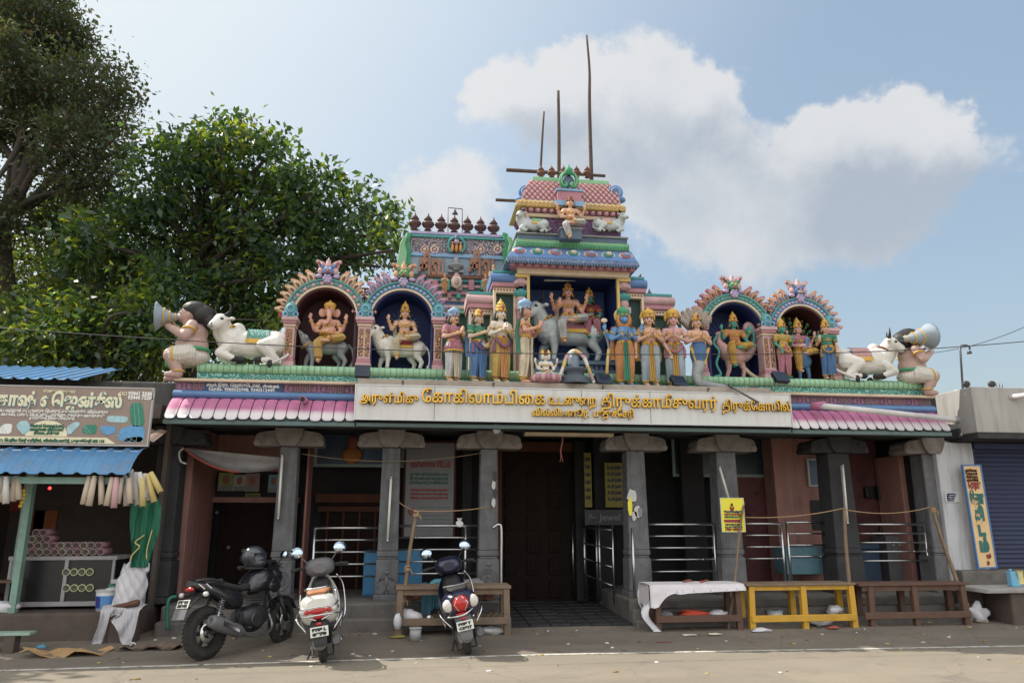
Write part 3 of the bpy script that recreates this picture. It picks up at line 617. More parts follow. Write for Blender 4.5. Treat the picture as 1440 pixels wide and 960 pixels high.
def shrine(name, label, pxl, pxr, ytop, ybot, yspr, band, flames, back, rays, crest, nfl=7, jamb=True, tall=.2):
    Y = .12; zb = 3.742; L_ = at(pxl, yspr, Y); R_ = at(pxr, yspr, Y); xc = (L_.x + R_.x) / 2; r = (R_.x - L_.x) / 2
    zt = at((pxl + pxr) / 2, ytop, Y).z; zs = zt - r
    t = thing(name, label, 'shrine niche', (xc, Y, zb), group='arched niches on the temple ledge')
    ar = lambda rr, n=28: [(xc + rr * math.cos(math.pi * i / n), zs + rr * math.sin(math.pi * i / n)) for i in range(n + 1)]
    def ringmesh(m, r0, r1, y0, y1, mi, n=28):
        o, i_ = ar(r1, n), ar(r0, n)
        for k in range(n):
            a, b, c, d = i_[k], o[k], o[k + 1], i_[k + 1]
            m.prism([a, b, c, d], y0, y1, mi)
    # recessed back and inner barrel
    m = MB(); m.prism([(xc + r + .04, zb)] + ar(r + .04) + [(xc - r - .04, zb)], Y + .52, Y + .58, 0)
    if rays:
        hz = zb + (zs - zb) * .5 + .42
        for i in range(20):
            a = 2 * math.pi * i / 20; m.bar((xc + .16 * math.cos(a), Y + .515, hz + .16 * math.sin(a)), (xc + .27 * math.cos(a), Y + .515, hz + .27 * math.sin(a)), .007, .008, 1)
    m.build('back_panel', [back, M_RAYBLUE], t, True)
    m = MB(); sd = [(xc + r, zb)] + ar(r) + [(xc - r, zb)]; m.sheet([[(x, y, z) for x, z in sd] for y in (Y, Y + .53)], .03, 0, False); m.build('inner_vault', back, t, True)
    m = MB(); ringmesh(m, r, r + .025, Y - .05, Y + .1, 0); ringmesh(m, r + .0252, r + .115, Y - .03, Y + .1, 1); ringmesh(m, r + .1152, r + .14, Y - .05, Y + .1, 4)
    for i in range(1, 24):
        a = math.pi * i / 24; m.ell((xc + (r + .07) * math.cos(a), Y - .035, zs + (r + .07) * math.sin(a)), (.033, .014, .026), 8, 2 if i % 2 else 3)
    m.build('arch_band', [CREAM, band[0], band[1], band[2], TEAL], t, True)
    m = MB(); ringmesh(m, r + .138, r + .235, Y + .03, Y + .07, 3)
    for i in range(nfl):
        for s in (-1, 1):
            a = R(16 + (i + .6) * 70 / nfl); s_ = .205 - .008 * i
            flame(m, (xc + s * (r + .14) * math.sin(a), zs + (r + .14) * math.cos(a)), s * a * .80, s_, (0, 1, 2), Y)
    m.build('flame_crest', flames + [RED], t, True)
    # face mask with wings at the crown
    m = MB(); z0 = zs + r + .14; 
    m.ell((xc, Y - .02, z0 + .13), (.085, .06, .08), 12, 0); m.ell((xc - .032, Y - .075, z0 + .155), .017, 8, 1); m.ell((xc + .032, Y - .075, z0 + .155), .017, 8, 1)
    m.ell((xc, Y - .08, z0 + .09), (.05, .02, .016), 8, 3); m.ell((xc, Y - .085, z0 + .125), (.016, .02, .02), 8, 2)
    for s in (-1, 1):
        m.cap((xc + s * .05, Y, z0 + .19), (xc + s * .115, Y - .01, z0 + .27), .022, .012, 8, 2); m.ell((xc + s * .11, Y, z0 + .13), (.05, .04, .06), 8, 2); m.ell((xc + s * .13, Y - .02, z0 + .04), (.06, .04, .035), 8, 4)
        flame(m, (xc + s * .06, z0 + .16), s * .5, .19, (2, 3, 0), Y + .01)
    m.lathe([(.05, 0), (.06, .03), (.035, .06), (.04, .09), (.012, .13), (0, .16)], (xc, Y, z0 + .2), 10, 2); m.ell((xc, Y - .05, z0 - .01), (.075, .03, .075), 10, 4)
    for s in range(6): m.ell((xc + .05 * math.cos(s * 1.047), Y - .07, z0 - .01 + .05 * math.sin(s * 1.047)), (.025, .014, .025), 8, 4)
    m.build('crest_mask', crest, t, True)
    return t, xc, r, zs, Y
NI = []
NI.append(shrine('arched_niche', 'arched niche with maroon back and tan flame leaves around the elephant headed statue', 414, 502, 405, 513, 434, (M_RINGS, LPINK, TEAL), [TAN, CREAM, BROWN], MAROON, False, [BLUE, WHITE, LPINK, RED, LILAC]))
NI.append(shrine('arched_niche', 'arched niche with blue back and oval beads around the white bull rider', 522, 609, 409, 516, 440, (SLATE, SKYB, SKYB), [PINK, LILAC, SLATE], NAVY, True, [GREEN, YEL, TAN, RED, LILAC]))
NI.append(shrine('arched_niche', 'arched roof niche with blue back and green lettered band, around the green peacock rider', 994, 1072, 425, 524, 448, (M_RINGS3, TEAL, TEAL), [PINK, TAN, BROWN], NAVY, True, [GREEN, YEL, LPINK, RED, LILAC]))
NI.append(shrine('arched_niche', 'arched roof niche with dark leafy back and blue banded arch, around the three figure group', 1091, 1162, 431, 527, 455, (BLUE, LPINK, SKYB), [TAN, LPINK, SLATE], MAROON, False, [BLUE, RED, LPINK, CREAM, LILAC]))
def pilaster(px0, px1, pyt, tone, par, hid=False):
    Y = .02; x0, x1 = X(px0, 480, Y), X(px1, 480, Y); zb = 3.742; zt = Zp((px0 + px1) / 2, pyt, Y); xc = (x0 + x1) / 2; m = MB(); d = .22
    m.box(x0 - .02, x1 + .02, Y - .03, Y + d, zb, zb + .07, 0); m.box(x0 - .01, x1 + .01, Y - .015, Y + d, zb + .07, zb + .14, 1)
    m.box(x0, x1, Y, Y + d, zb + .14, zt - .14, 0)
    n = 2 if x1 - x0 > .16 else 1; w = (x1 - x0) / n
    for i in range(n): m.box(x0 + w * i + w * .18, x0 + w * (i + 1) - w * .18, Y - .012, Y + .02, zb + .18, zt - .18, 2)
    m.box(x0 - .015, x1 + .015, Y - .02, Y + d, zt - .14, zt - .10, 3); m.box(x0 - .03, x1 + .03, Y - .045, Y + d, zt - .10, zt - .055, 1); m.box(x0 - .045, x1 + .045, Y - .06, Y + d, zt - .055, zt, 0)
    # bracket of curls between neighbouring arches
    m.ell((xc, Y + .02, zt + .11), (.10, .05, .13), 12, 4); m.torus((xc, Y - .03, zt + .13), .05, .014, 14, 6, 5, Euler((R(90), 0, 0)))
    for s in (-1, 1): m.torus((xc + s * .075, Y - .02, zt + .045), .035, .014, 12, 6, 5, Euler((R(90), 0, 0)))
    m.build('pilaster', [LPINK, PINK, M_SCROLLG, CREAM, TEAL, SKYB], par, True, .006, 1)
pilaster(399, 413, 446, 0, NI[0][0]); pilaster(503, 521, 446, 0, NI[0][0]); pilaster(610, 622, 447, 0, NI[1][0]); pilaster(982, 993, 456, 0, NI[2][0]); pilaster(1073, 1089, 460, 0, NI[3][0]); pilaster(1164, 1177, 462, 0, NI[3][0])
# ------------------------------------------------------------ entrance tower
TW = thing('temple_tower', 'painted entrance tower with tiled barrel roof over a deep blue statue bay', 'tower', (2.65, .5, 3.742))
def lev(pl, pr, py, Y): return X(pl, py, Y), X(pr, py, Y), Zp(800, py, Y)
def stack(name, lo, hi, mts, D=.85, inset=0.0, bev=.006, par=None):
    (l0, r0, z0, y0), (l1, r1, z1, y1) = lo, hi; m = MB(); m.frus(l0, r0, y0, D - y0 * 0, z0, l1, r1, y1, D, z1); return m.build(name, mts, par or TW, True, bev, 1)
def L4(pl, pr, py, Y): return (*lev(pl, pr, py, Y), Y)
xl, xr, zt = lev(743, 866, 388, .25); zf = 3.742
# the bay
m = MB(); m.box(xl - .02, xr + .02, 1.05, 1.12, zf, zt + .05); 
M_SCENE = mat('bay_painting', (.06, .13, .34), .6, var=.45, scale=2.2, dirt=.9, dcol=(.17, .07, .20))
m.build('bay_back', M_SCENE, TW, True)
m = MB(); m.box(xl - .10, xl, .22, 1.1, zf, zt); m.box(xr, xr + .10, .22, 1.1, zf, zt); m.box(xl - .1, xr + .1, .22, 1.1, zt, zt + .06); m.build('bay_side', NAVY, TW, True)
m = MB(); zs_ = Zp(800, 508, .3); m.box(xl, xr, .25, 1.05, zf, zs_ - .06, 0); m.box(xl - .02, xr + .02, .20, 1.05, zs_ - .06, zs_, 1); m.box(xl, xr, .16, .25, zf, zf + .09, 1)
for i in range(18): m.box(xl + .03 + i * .08, xl + .07 + i * .08, .243, .26, zf + .11, zs_ - .07, 1)
m.build('bay_plinth', [NAVY, SLATE], TW, True); BAYZ = zs_
m = MB(); m.box(xl - .035, xl + .01, .17, .23, Zp(743, 480, .2), zt); m.box(xr - .01, xr + .035, .17, .23, Zp(866, 480, .2), zt); m.box(xl - .1, xl + .01, .165, .23, zt - .04, zt + .01); m.box(xr - .01, xr + .1, .165, .23, zt - .04, zt + .01); m.build('yellow_frame', YEL, TW, True)
# colonettes with lotus caps
for s, xx in ((-1, xl - .12), (1, xr + .12)):
    m = MB(); m.box(xx - .07, xx + .07, .16, .5, zf, zt - .62, 0); m.box(xx - .085, xx + .085, .15, .5, zt - .62, zt - .52, 1)
    m.lathe([(.06, 0), (.085, .06), (.075, .12)], (xx, .26, zt - .52), 12, 1); m.lathe([(.06, 0), (.11, .04), (.10, .10), (.05, .14)], (xx, .26, zt - .40), 12, 2); m.lathe([(.06, 0), (.115, .04), (.1, .11), (.06, .14)], (xx, .26, zt - .22), 12, 3); m.box(xx - .1, xx + .1, .16, .45, zt - .08, zt - .02, 4)
    for i in range(8):
        a = math.pi * (1 + i / 7); m.ell((xx + .1 * math.cos(a), .26 + .1 * math.sin(a), zt - .16), (.03, .03, .045), 7, 3); m.ell((xx + .095 * math.cos(a), .26 + .095 * math.sin(a), zt - .33), (.028, .028, .04), 7, 2)
    m.build('colonette', [PINK, LPINK, TEAL, LPINK, YEL], TW, True)
# stepped side wings: inner and outer, either side
def wing(pa, pb, pyt, Y, tag_):
    x0, x1 = sorted((X(pa, pyt, Y), X(pb, pyt, Y))); z = Zp((pa + pb) / 2, pyt, Y); m = MB()
    m.box(x0, x1, Y + .1, 1.0, zf, z, 0); m.box(x0, x1, Y, Y + .1, z - .09, z, 1); 
    for i in range(int((x1 - x0) / .05)): m.box(x0 + .01 + i * .05, x0 + .035 + i * .05, Y - .008, Y, z - .06, z - .03, 5)
    m.box(x0, x0 + .04, Y, Y + .1, zf, z - .09, 1); m.box(x1 - .04, x1, Y, Y + .1, zf, z - .09, 1)
    m.box(x0 - .03, x1 + .03, Y - .05, 1.0, z, z + .07, 2); halfround(m, x0 - .05, x1 + .05, Y + .02, z + .15, .10, .085, 8, 3); m.box(x0 - .05, x1 + .05, Y + .02, 1.0, z + .07, z + .235, 3)
    m.box(x0 - .02, x1 + .02, Y - .02, .95, z + .235, z + .28, 4)
    m.build('side_wing', [DGREEN, CREAM, PINK, BLUE if tag_ else LPINK, TEAL, RED], TW, True, .004, 1); return x0, x1, z
WG = [wing(694, 726, 404, .3, 1), wing(871, 905, 412, .3, 1), wing(660, 693, 434, .45, 0), wing(906, 944, 436, .45, 0)]
def horn(px, py0, py1, Y, s, par, mt):
    b = at(px, py0, Y); t_ = at(px + s * 9, py1, Y); m = MB(); h = t_.z - b.z
    m.prism([(b.x - s * .10, b.z - .05), (b.x + s * .10, b.z - .05), (b.x + s * .115, b.z + h * .45), (t_.x, t_.z), (t_.x - s * .07, t_.z - h * .25), (b.x + s * .02, b.z + h * .45), (b.x - s * .06, b.z + h * .25)], Y, Y + .1, 0)
    m.build('horn_finial', mt, par, True, .008, 1)
horn(893, 414, 384, .33, 1, TW, BROWN); horn(930, 436, 414, .48, 1, TW, TEAL); horn(706, 404, 380, .33, -1, TW, TAN)
def kalasam(m, c, h, mi=0, n=12):
    pr = [(.16, 0), (.20, .03), (.12, .08), (.10, .12), (.26, .22), (.33, .34), (.30, .44), (.14, .52), (.12, .56), (.22, .60), (.21, .63), (.10, .66), (.15, .70), (.14, .73), (.07, .80), (.02, .95), (0, 1)]
    m.lathe([(r * h, z * h) for r, z in pr], c, n, mi)
m = MB(); b = at(914, 428, .6); kalasam(m, (b.x, b.y, b.z - .08), Zp(914, 407, .6) - b.z + .1); m.build('small_finial', BROWN, TW, True)
# lower cornice
D = .88
stack('cream_beam', L4(729, 884, 387, .12), L4(727, 886, 379, .10), CREAM, .215); stack('bay_ceiling', L4(731, 882, 384, .22), L4(731, 882, 379, .22), NAVY, D)
stack('pink_soffit', L4(724, 888, 379, .08), L4(716, 895, 370, -.02), PINK, D)
m = MB(); a0, a1, z0 = lev(716, 895, 372, -.05); n = 16
for i in range(n): m.ell((a0 + (a1 - a0) * (i + .5) / n, -.0, z0 - .02), (.058, .05, .04), 8, 0)
m.build('lotus_moulding', PINK, TW, True)
stack('blue_eave_edge', L4(711, 900, 370, -.10), L4(713, 898, 364, -.09), M_RINGS2, D, bev=.01)
m = MB(); a0, a1, z0 = lev(713, 898, 371, -.12); n = 46
for i in range(n): m.ell((a0 + (a1 - a0) * (i + .5) / n, -.10, z0), (.020, .012, .022), 6, 0)
m.build('eave_beads', SLATE, TW, True)
stack('petal_band', L4(714, 897, 364, -.08), L4(724, 887, 349, .05), BLUE, D)
m = MB(); a0, a1, z0 = lev(718, 893, 356, -.05); n = 7
for i in range(n):
    xc = a0 + (a1 - a0) * (i + .5) / n; w = (a1 - a0) / n * .44; q = Euler((R(-40), 0, 0))
    m.ell((xc, .0, z0), (w, .05, .078), 12, 0); m.ell((xc, -.025, z0 + .012), (w * .74, .05, .06), 12, 1 + i % 2); m.ell((xc, -.05, z0 + .02), (w * .42, .045, .035), 10, 0 if i % 2 else 3)
m.build('petal_relief', [CREAM, PINK, TEAL, SKYB], TW, True)
stack('green_band', L4(725, 885, 349, .02), L4(725, 885, 339, .00), LGREEN, D)
m = MB(); a0, a1, z0 = lev(725, 885, 346, .0)
for i in range(40): m.box(a0 + (a1 - a0) * (i + .25) / 40, a0 + (a1 - a0) * (i + .75) / 40, -.012, .02, z0 - .02, z0 + .035, 0)
m.build('green_dentils', GREEN, TW, True)
stack('dark_recess', L4(728, 882, 339, .06), L4(728, 882, 331, .06), SLATE, D - .03); stack('grey_shelf', L4(726, 884, 331, .02), L4(726, 884, 329, .02), GREY, D)
stack('attic_body', L4(738, 873, 329, .14), L4(740, 871, 306, .14), M_PURPSC, D - .05)
stack('cream_beam', L4(738, 873, 307, .10), L4(737, 874, 302, .08), CREAM, D - .02)
stack('pink_cornice', L4(735, 874, 302, .10), L4(730, 877, 292, .06), PURPLE, D)
m = MB(); a0, a1, z0 = lev(732, 876, 297, .05); n = 15
for i in range(n):
    x_ = a0 + (a1 - a0) * (i + .5) / n; m.ell((x_, .06, z0), (.054, .04, .05), 9, 0); m.ell((x_, .04, z0 - .01), (.03, .035, .03), 8, 1)
m.build('lotus_moulding', [PINK, LPINK], TW, True)
stack('upper_eave', L4(725, 881, 292, -.02), L4(729, 877, 284, .0), YEL, D, bev=.01)
m = MB(); a0, a1, z0 = lev(725, 881, 289, -.03)
for i in range(26): m.torus((a0 + (a1 - a0) * (i + .5) / 26, -.02, z0 + .015), .026, .007, 10, 5, 0, Euler((R(90), 0, 0)))
m.build('eave_scroll', TAN, TW, True)
def mat_scales():
    m = mat('pink_roof_scales', (.52, .27, .24), .6, dirt=.4, dcol=(.15, .07, .06)); N = m.node_tree.nodes; L = m.node_tree.links; p = N['Principled BSDF']; old = p.inputs['Base Color'].links[0].from_socket
    return m
a = L4(733, 873, 284, .04); b = L4(748, 857, 256, .30)
# curved barrel roof
m = MB(); prof = [(0, 0), (.12, .30), (.32, .60), (.60, .85), (1, 1)]
def roofpt(u, t): return a[0] + (b[0] - a[0]) * t, a[1] + (b[1] - a[1]) * t
rows = []
for f, h in prof:
    x0 = a[0] + (b[0] - a[0]) * (f * .7 + h * .3); x1 = a[1] + (b[1] - a[1]) * (f * .7 + h * .3); y = a[3] + (b[3] - a[3]) * f; z = a[2] + (b[2] - a[2]) * h
    rows.append([(x0, D - (y - a[3]), z), (x0, y, z), (x1, y, z), (x1, D - (y - a[3]), z)])
m.sheet(rows, 0, 0, False); m.add(rows[-1], [(0, 1, 2, 3)])
m.build('barrel_roof', LPINK, TW, True)
m = MB()
for k in range(26):    # diagonal scale ribs
    for s in (-1, 1):
        pts = []
        for q in range(13):
            h = q / 12; f = float(np.interp(h, [p[1] for p in prof], [p[0] for p in prof])); y = a[3] + (b[3] - a[3]) * f - .008; z = a[2] + (b[2] - a[2]) * h
            t = f * .7 + h * .3; x0 = a[0] + (b[0] - a[0]) * t; x1 = a[1] + (b[1] - a[1]) * t
            u = (k - 4) / 18 + s * h * .22; u_ = u
            x = a[0] + (a[1] - a[0]) * u_
            if x0 < x < x1: pts.append((x, y, z))
        if len(pts) > 1: m.tube(pts, .007, 4, 0)
m.build('scale_ribs', RED, TW, True)
for s in (-1, 1):      # corner scrolls
    m = MB(); v = at(740 if s < 0 else 866, 270, .12)
    for r_ in (.11, .075, .04): m.torus((v.x, v.y + (.02 if r_ > .1 else 0), v.z), r_, .02, 18, 6, 0 if r_ != .075 else 1, Euler((R(90), 0, 0)))
    m.ell((v.x + s * .05, v.y + .05, v.z - .12), (.13, .1, .06), 10, 0); m.ell((v.x, v.y + .03, v.z), (.10, .02, .10), 12, 2)
    m.build('corner_scroll', [BLUE, SKYB, SLATE], TW, True)
stack('ridge_band', L4(747, 858, 257, .24), L4(749, 855, 251, .26), LGREEN, D - .2); stack('ridge_base', L4(742, 862, 263, .20), L4(744, 861, 257, .22), TEAL, D - .16)
for px in (761, 776, 793, 811, 826): 
    m = MB(); v = at(px, 251.5, .42); kalasam(m, v + Vector((0, 0, .02)), .24); m.build('finial', BROWN, TW, True)
# green horseshoe gable over the seated statue
m = MB(); v = at(800, 256, .0)
for s in (-1, 1):
    pts = [(v.x + s * x, v.y, v.z + z) for x, z in ((.02, .16), (.09, .14), (.135, .05), (.12, -.05), (.07, -.085), (.045, -.05), (.07, -.02))]
    m.tube(smooth_pts(pts), .032, 8, 0); m.tube(smooth_pts([(p[0] - s * .004, p[1] - .03, p[2] + .004) for p in pts]), .010, 6, 1)
m.ell((v.x, v.y + .05, v.z + .04), (.1, .03, .11), 12, 2); m.lathe([(.03, 0), (.07, .05), (.07, .1), (.03, .14), (0, .2)], (v.x, v.y, v.z + .12), 10, 0)
m.build('horseshoe_gable', [GREEN, LGREEN, SLATE], TW, True)
m = MB(); v0 = at(783, 287, -.05); v1 = at(820, 269, -.05); m.box(v0.x + .02, v1.x - .02, -.02, .4, v0.z + .07, v1.z, 0); m.box(v0.x - .03, v1.x + .03, -.06, .3, v0.z - .02, v0.z + .07, 1); m.box(v0.x, v1.x, -.04, .3, v1.z, v1.z + .04, 1); m.build('gable_pedestal', [PINK, SKYB], TW, True, .006, 1)
v = at(803, 337, -.12); w = at(820, 322, -.12); m = MB(); m.box(v.x - .17, v.x + .17, -.16, .2, v.z, w.z, 0); m.box(v.x - .19, v.x + .19, -.18, .2, w.z - .03, w.z, 1); m.build('statue_seat', [SLATE, GREY], TW, True, .006, 1)
TOPSEAT = (v.x, -.02, w.z)
v0 = at(765, 391.5, .5); v1 = at(838, 391.5, .5); m = MB(); m.cyl(v0 + Vector((0, 0, -.03)), v1 + Vector((0, 0, -.03)), .018); m.build('tube_light', mat('tube_white', (.7, .68, .62), .4, bump=0), TW, True)
# poles lashed to the tower
M_POLE = mat('weathered_pole', (.085, .06, .045), .85, var=.4, scale=12, bump=.6)
def pole(name, label, pts, r0, r1, cat='pole', grp=None, mt=None):
    pts = smooth_pts(pts, 5); n = len(pts); o = MB().tube(pts, [r0 + (r1 - r0) * i / (n - 1) for i in range(n)], 8).build(name, mt or M_POLE); return tag(o, label, cat, grp)
G_ = 'bare poles lashed to the tower roof'
pole('scaffold_pole', 'tallest bare wooden pole rising from the tower roof', [at(832, 262, .9), at(829, 150, .9), at(829, 100, .9), at(825, 50, .9)], .038, .018, grp=G_)
pole('scaffold_pole', 'thick middle wooden pole standing on the tower roof', [at(786, 262, .9), at(786, 190, .9), at(785, 128, .9)], .036, .026, grp=G_)
pole('scaffold_pole', 'shortest thin crooked pole rising from the tower roof', [at(759, 262, .9), at(762, 205, .9), at(765, 157, .9)], .024, .016, grp=G_)
pole('scaffold_pole', 'horizontal wooden pole tied behind the tower finials', [at(712, 239, .7), at(780, 243, .7), at(851, 247.5, .7)], .035, .028, grp=G_)
pole('scaffold_pole', 'short wooden pole jutting left from under the roof tiles', [at(697, 281, .5), at(715, 282, .5), at(740, 283, .5)], .028, .028, grp=G_)
# ------------------------------------------------------------ rear shrine roof with seven finials
VM = thing('rear_shrine', 'banded rear shrine roof with raised letters and seven brown pot finials', 'shrine', (.9, 2.0, 3.75)); YV = 1.9
M_VGRID = mat_pattern('vimana_lattice', (.46, .40, .42), (.10, .09, .13), 15, 5, (1, 1, 1)); M_VBLUE = mat('vimana_blue', (.24, .32, .40), .7, var=.3, scale=3, dirt=.6, dcol=(.25, .22, .2))
def vb(name, pl, pr, y0, y1, mt, dy=0.0, bev=.006):
    Y = YV + dy; p = at(pl, y1, Y); q = at(pr, y0, Y); m = MB(); m.box(p.x, q.x, Y, YV + 1.4, Zp(642, y1, Y), Zp(642, y0, Y)); return m.build(name, mt, VM, True, bev, 1)
vb('lattice_roof', 572, 716, 335, 358, M_VGRID, .0); vb('ridge_band', 573, 714, 332, 335, TEAL, -.03); vb('ridge_cap', 578, 712, 327, 331, LILAC, .1)
vb('letter_panel', 562, 722, 362, 387, M_VBLUE, .0); vb('blue_moulding', 566, 722, 357, 362, SKYB, -.03)
bands = [(387, 391, BROWN, -.02), (391, 396, TEAL, .02), (396, 400, SLATE, .06), (400, 404, LPINK, .0), (404, 409, TEAL, .04), (409, 414, PINK, -.03), (414, 419, LGREEN, .02), (419, 424, LPINK, -.05), (424, 429, BLUE, .0), (429, 434, CREAM, -.06), (434, 440, LGREEN, -.03), (440, 520, DGREEN, .08)]
for y0, y1, mt, dy in bands: vb('moulding', 600, 722, y0, y1, mt, dy - .05)
random.seed(5)
for i in range(7):
    m = MB(); v = at(612 + i * 17, 398, YV - .12); m.box(v.x - .05, v.x + .05, YV - .14, YV, v.z - .14, v.z + .06); m.build('block_relief', (PINK, TEAL, LPINK)[i % 3], VM, True, .01, 1)
for i in range(9):
    m = MB(); v = at(606 + i * 13, 416, YV - .16); m.box(v.x - .035, v.x + .035, YV - .18, YV, v.z - .05, v.z + .05); m.build('block_relief', (TEAL, LPINK, PINK)[i % 3], VM, True, .01, 1)
RC = [LPINK, CREAM, LILAC, TEAL, ORANGE, SLATE]
for i, px in enumerate((597, 611, 676, 700)):
    m = MB(); v = at(px, 351, YV - .02); m.torus(v, .065, .018, 14, 6, i % 2, Euler((R(90), 0, 0))); m.ell(v, (.035, .03, .04), 8, 1 - i % 2); m.ell(v + Vector((0, 0, -.07)), (.05, .03, .03), 8, 2); m.ell(v + Vector((0, 0, .08)), (.03, .03, .03), 8, i % 2); m.build('roof_carving', RC, VM, True)
m = MB(); v = at(642, 345, YV - .05)
for s in (-1, 1): m.tube(smooth_pts([v + Vector((s * x, 0, z)) for x, z in ((.05, .15), (.13, .08), (.15, -.04), (.09, -.14))]), .028, 7, 3)
for s in (-1, 0, 1): m.ell(v + Vector((s * .075, -.02, -.06)), (.03, .03, .08), 8, 4); m.ell(v + Vector((s * .075, -.02, .04)), .025, 8, 0)
m.ell(v + Vector((0, -.02, .13)), (.05, .05, .07), 10, 5); m.ell(v + Vector((0, -.03, .06)), (.05, .04, .05), 8, 0); m.build('roof_carving', RC, VM, True)
m = MB(); v = at(642, 396, YV - .18); m.ell(v, (.10, .04, .13), 12, 1); m.ell(v + Vector((0, -.03, 0)), (.05, .03, .08), 10, 0); m.ell(v + Vector((0, 0, .12)), (.05, .03, .05), 8, 0)
m.build('roof_carving', RC, VM, True)
# lettering and the stone emblem
M_LET = mat('weathered_letter', (.34, .16, .09), .75, var=.35, scale=8, dirt=.5, dcol=(.25, .26, .3))
for px, w in ((588, .46), (659, .46)):
    v = at(px, 386, YV - .02); o_ = text('letters', 'சிவ', .36, M_LET, VM, (0, 0, 0), bold=.016, depth=.05, fit=w); o_.location = v - Vector((.9, 2.0, 3.75)); o_.scale = (1, 1, 1.5)
m = MB(); v = at(641, 381, YV - .05); m.box(v.x - .14, v.x + .14, v.y - .02, v.y + .06, v.z - .03, v.z + .02); m.lathe([(.08, 0), (.05, .04), (.14, .08), (.14, .11), (.05, .13)], v, 14); m.lathe([(.055, .1), (.055, .2), (.04, .25), (0, .27)], v, 12); m.build('stone_emblem', GREY, VM, True)
for i in range(7):
    px = 583 + i * (694 - 583) / 6; m = MB(); v = at(px, 330.5 + i * 1.1, YV + .3); kalasam(m, v + Vector((0, 0, .10)), .37, 0, 14); m.build('finial', mat('pot_finial', (.085, .038, .034), .5, var=.2), VM, True)
for s, px in ((-1, 568), (1, 716)):
    m = MB(); v = at(px, 372, YV); pts = [(0, -.1), (.13, 0), (.16, .25), (.10, .45), (.16, .62), (.05, .6), (-.03, .45), (-.06, .2), (-.1, 0)]
    m.prism([(v.x - s * x * .8, v.z + z) for x, z in pts][::(1)], YV - .05, YV + .3, 0); m.prism([(v.x + s * .06 - s * x * .7, v.z + z * .9 - .04) for x, z in pts], YV - .12, YV + .1, 1); m.build('horn_finial', [GREEN, LGREEN], VM, True, .01, 1)
m = MB(); a_, b_ = at(630, 331, YV + .5), at(650, 331, YV + .5); t0, t1 = at(630, 292, YV + .5), at(650, 294, YV + .5); m.tube([a_, t0], .009, 5); m.tube([t0, t1], .009, 5); m.tube([t1, b_], .009, 5); m.tube([at(640, 293, YV + .5), at(640, 297, YV + .5)], .006, 5); m.lathe([(.0, .06), (.02, .05), (.035, .0), (.06, -.03), (.0, -.035)], at(640, 299, YV + .5), 10)
tag(m.build('bell_frame', mat('thin_iron', (.08, .08, .085), .5, .6)), 'thin wire bell frame standing above the pot finials', 'bell frame')
# ------------------------------------------------------------ painted statues
def fold(name, c, sc=22, st=.8, rot=(0, 0, 0)):
    """painted plaster cloth with carved folds"""
    k = 'cloth_' + name
    if k in MATS: return MATS[k]
    m = mat(k, c, .6, var=.12, scale=8, bump=0, dirt=.55, dcol=tuple(v * .38 for v in c)); N = m.node_tree.nodes; L = m.node_tree.links
    tc = N.new('ShaderNodeTexCoord'); w = N.new('ShaderNodeTexWave'); w.inputs['Scale'].default_value = sc; w.inputs['Distortion'].default_value = 3.5; w.inputs['Detail'].default_value = 2; w.inputs['Detail Scale'].default_value = 1.2; w.bands_direction = 'X'
    mp = N.new('ShaderNodeMapping'); mp.inputs['Rotation'].default_value = rot; mp.inputs['Scale'].default_value = (1, .3, .35); L.new(tc.outputs['Object'], mp.inputs['Vector']); L.new(mp.outputs[0], w.inputs['Vector'])
    p = N['Principled BSDF']; o_ = p.inputs['Base Color'].links[0].from_socket; r = N.new('ShaderNodeMapRange'); L.new(w.outputs['Fac'], r.inputs['Value']); r.inputs['From Min'].default_value = .45; r.inputs['From Max'].default_value = .05; r.inputs['To Max'].default_value = .5 * st
    x = N.new('ShaderNodeMixRGB'); L.new(r.outputs[0], x.inputs['Fac']); L.new(o_, x.inputs['Color1']); x.inputs['Color2'].default_value = (c[0] * .5, c[1] * .36, c[2] * .36, 1); L.new(x.outputs[0], p.inputs['Base Color'])
    b = N.new('ShaderNodeBump'); b.inputs['Strength'].default_value = st; b.inputs['Distance'].default_value = .012; L.new(w.outputs['Fac'], b.inputs['Height']); L.new(b.outputs[0], N['Principled BSDF'].inputs['Normal']); return m
S_ = lambda n, c: mat('skin_' + n, c, .55, var=.10, scale=6, bump=.15, dirt=.6, dcol=tuple(v * .38 for v in c))
SK = dict(peach=S_('peach', (.62, .38, .27)), pale=S_('pale', (.64, .58, .50)), pink=S_('pink', (.60, .32, .24)), blue=S_('blue', (.12, .27, .52)), green=S_('green', (.05, .28, .22)), white=S_('white', (.66, .63, .58)), brown=S_('brown', (.47, .32, .28)), rose=S_('rose', (.58, .34, .32)), tan=S_('tan', (.55, .40, .29)))
C_ = dict(white=fold('white', (.62, .63, .64)), cream=fold('cream', (.66, .58, .42)), yellow=fold('yellow', (.62, .43, .13)), blue=fold('blue', (.10, .22, .45)), orange=fold('orange', (.62, .30, .12)), pink=fold('pink', (.52, .22, .28)), purple=fold('purple', (.30, .13, .25)), green=fold('green', (.06, .28, .18)), red=fold('red', (.35, .06, .07)), ltblue=fold('light_blue', (.42, .52, .60)), gold=fold('gold', (.55, .34, .08)))
M_EYE = mat('eye_white', (.75, .74, .70), .4, bump=0); M_LIP_ = mat('lip_red', (.45, .08, .08), .5, bump=0); M_HAIR = mat('statue_hair', (.02, .018, .018), .55, var=.3, bump=.5, bscale=30)
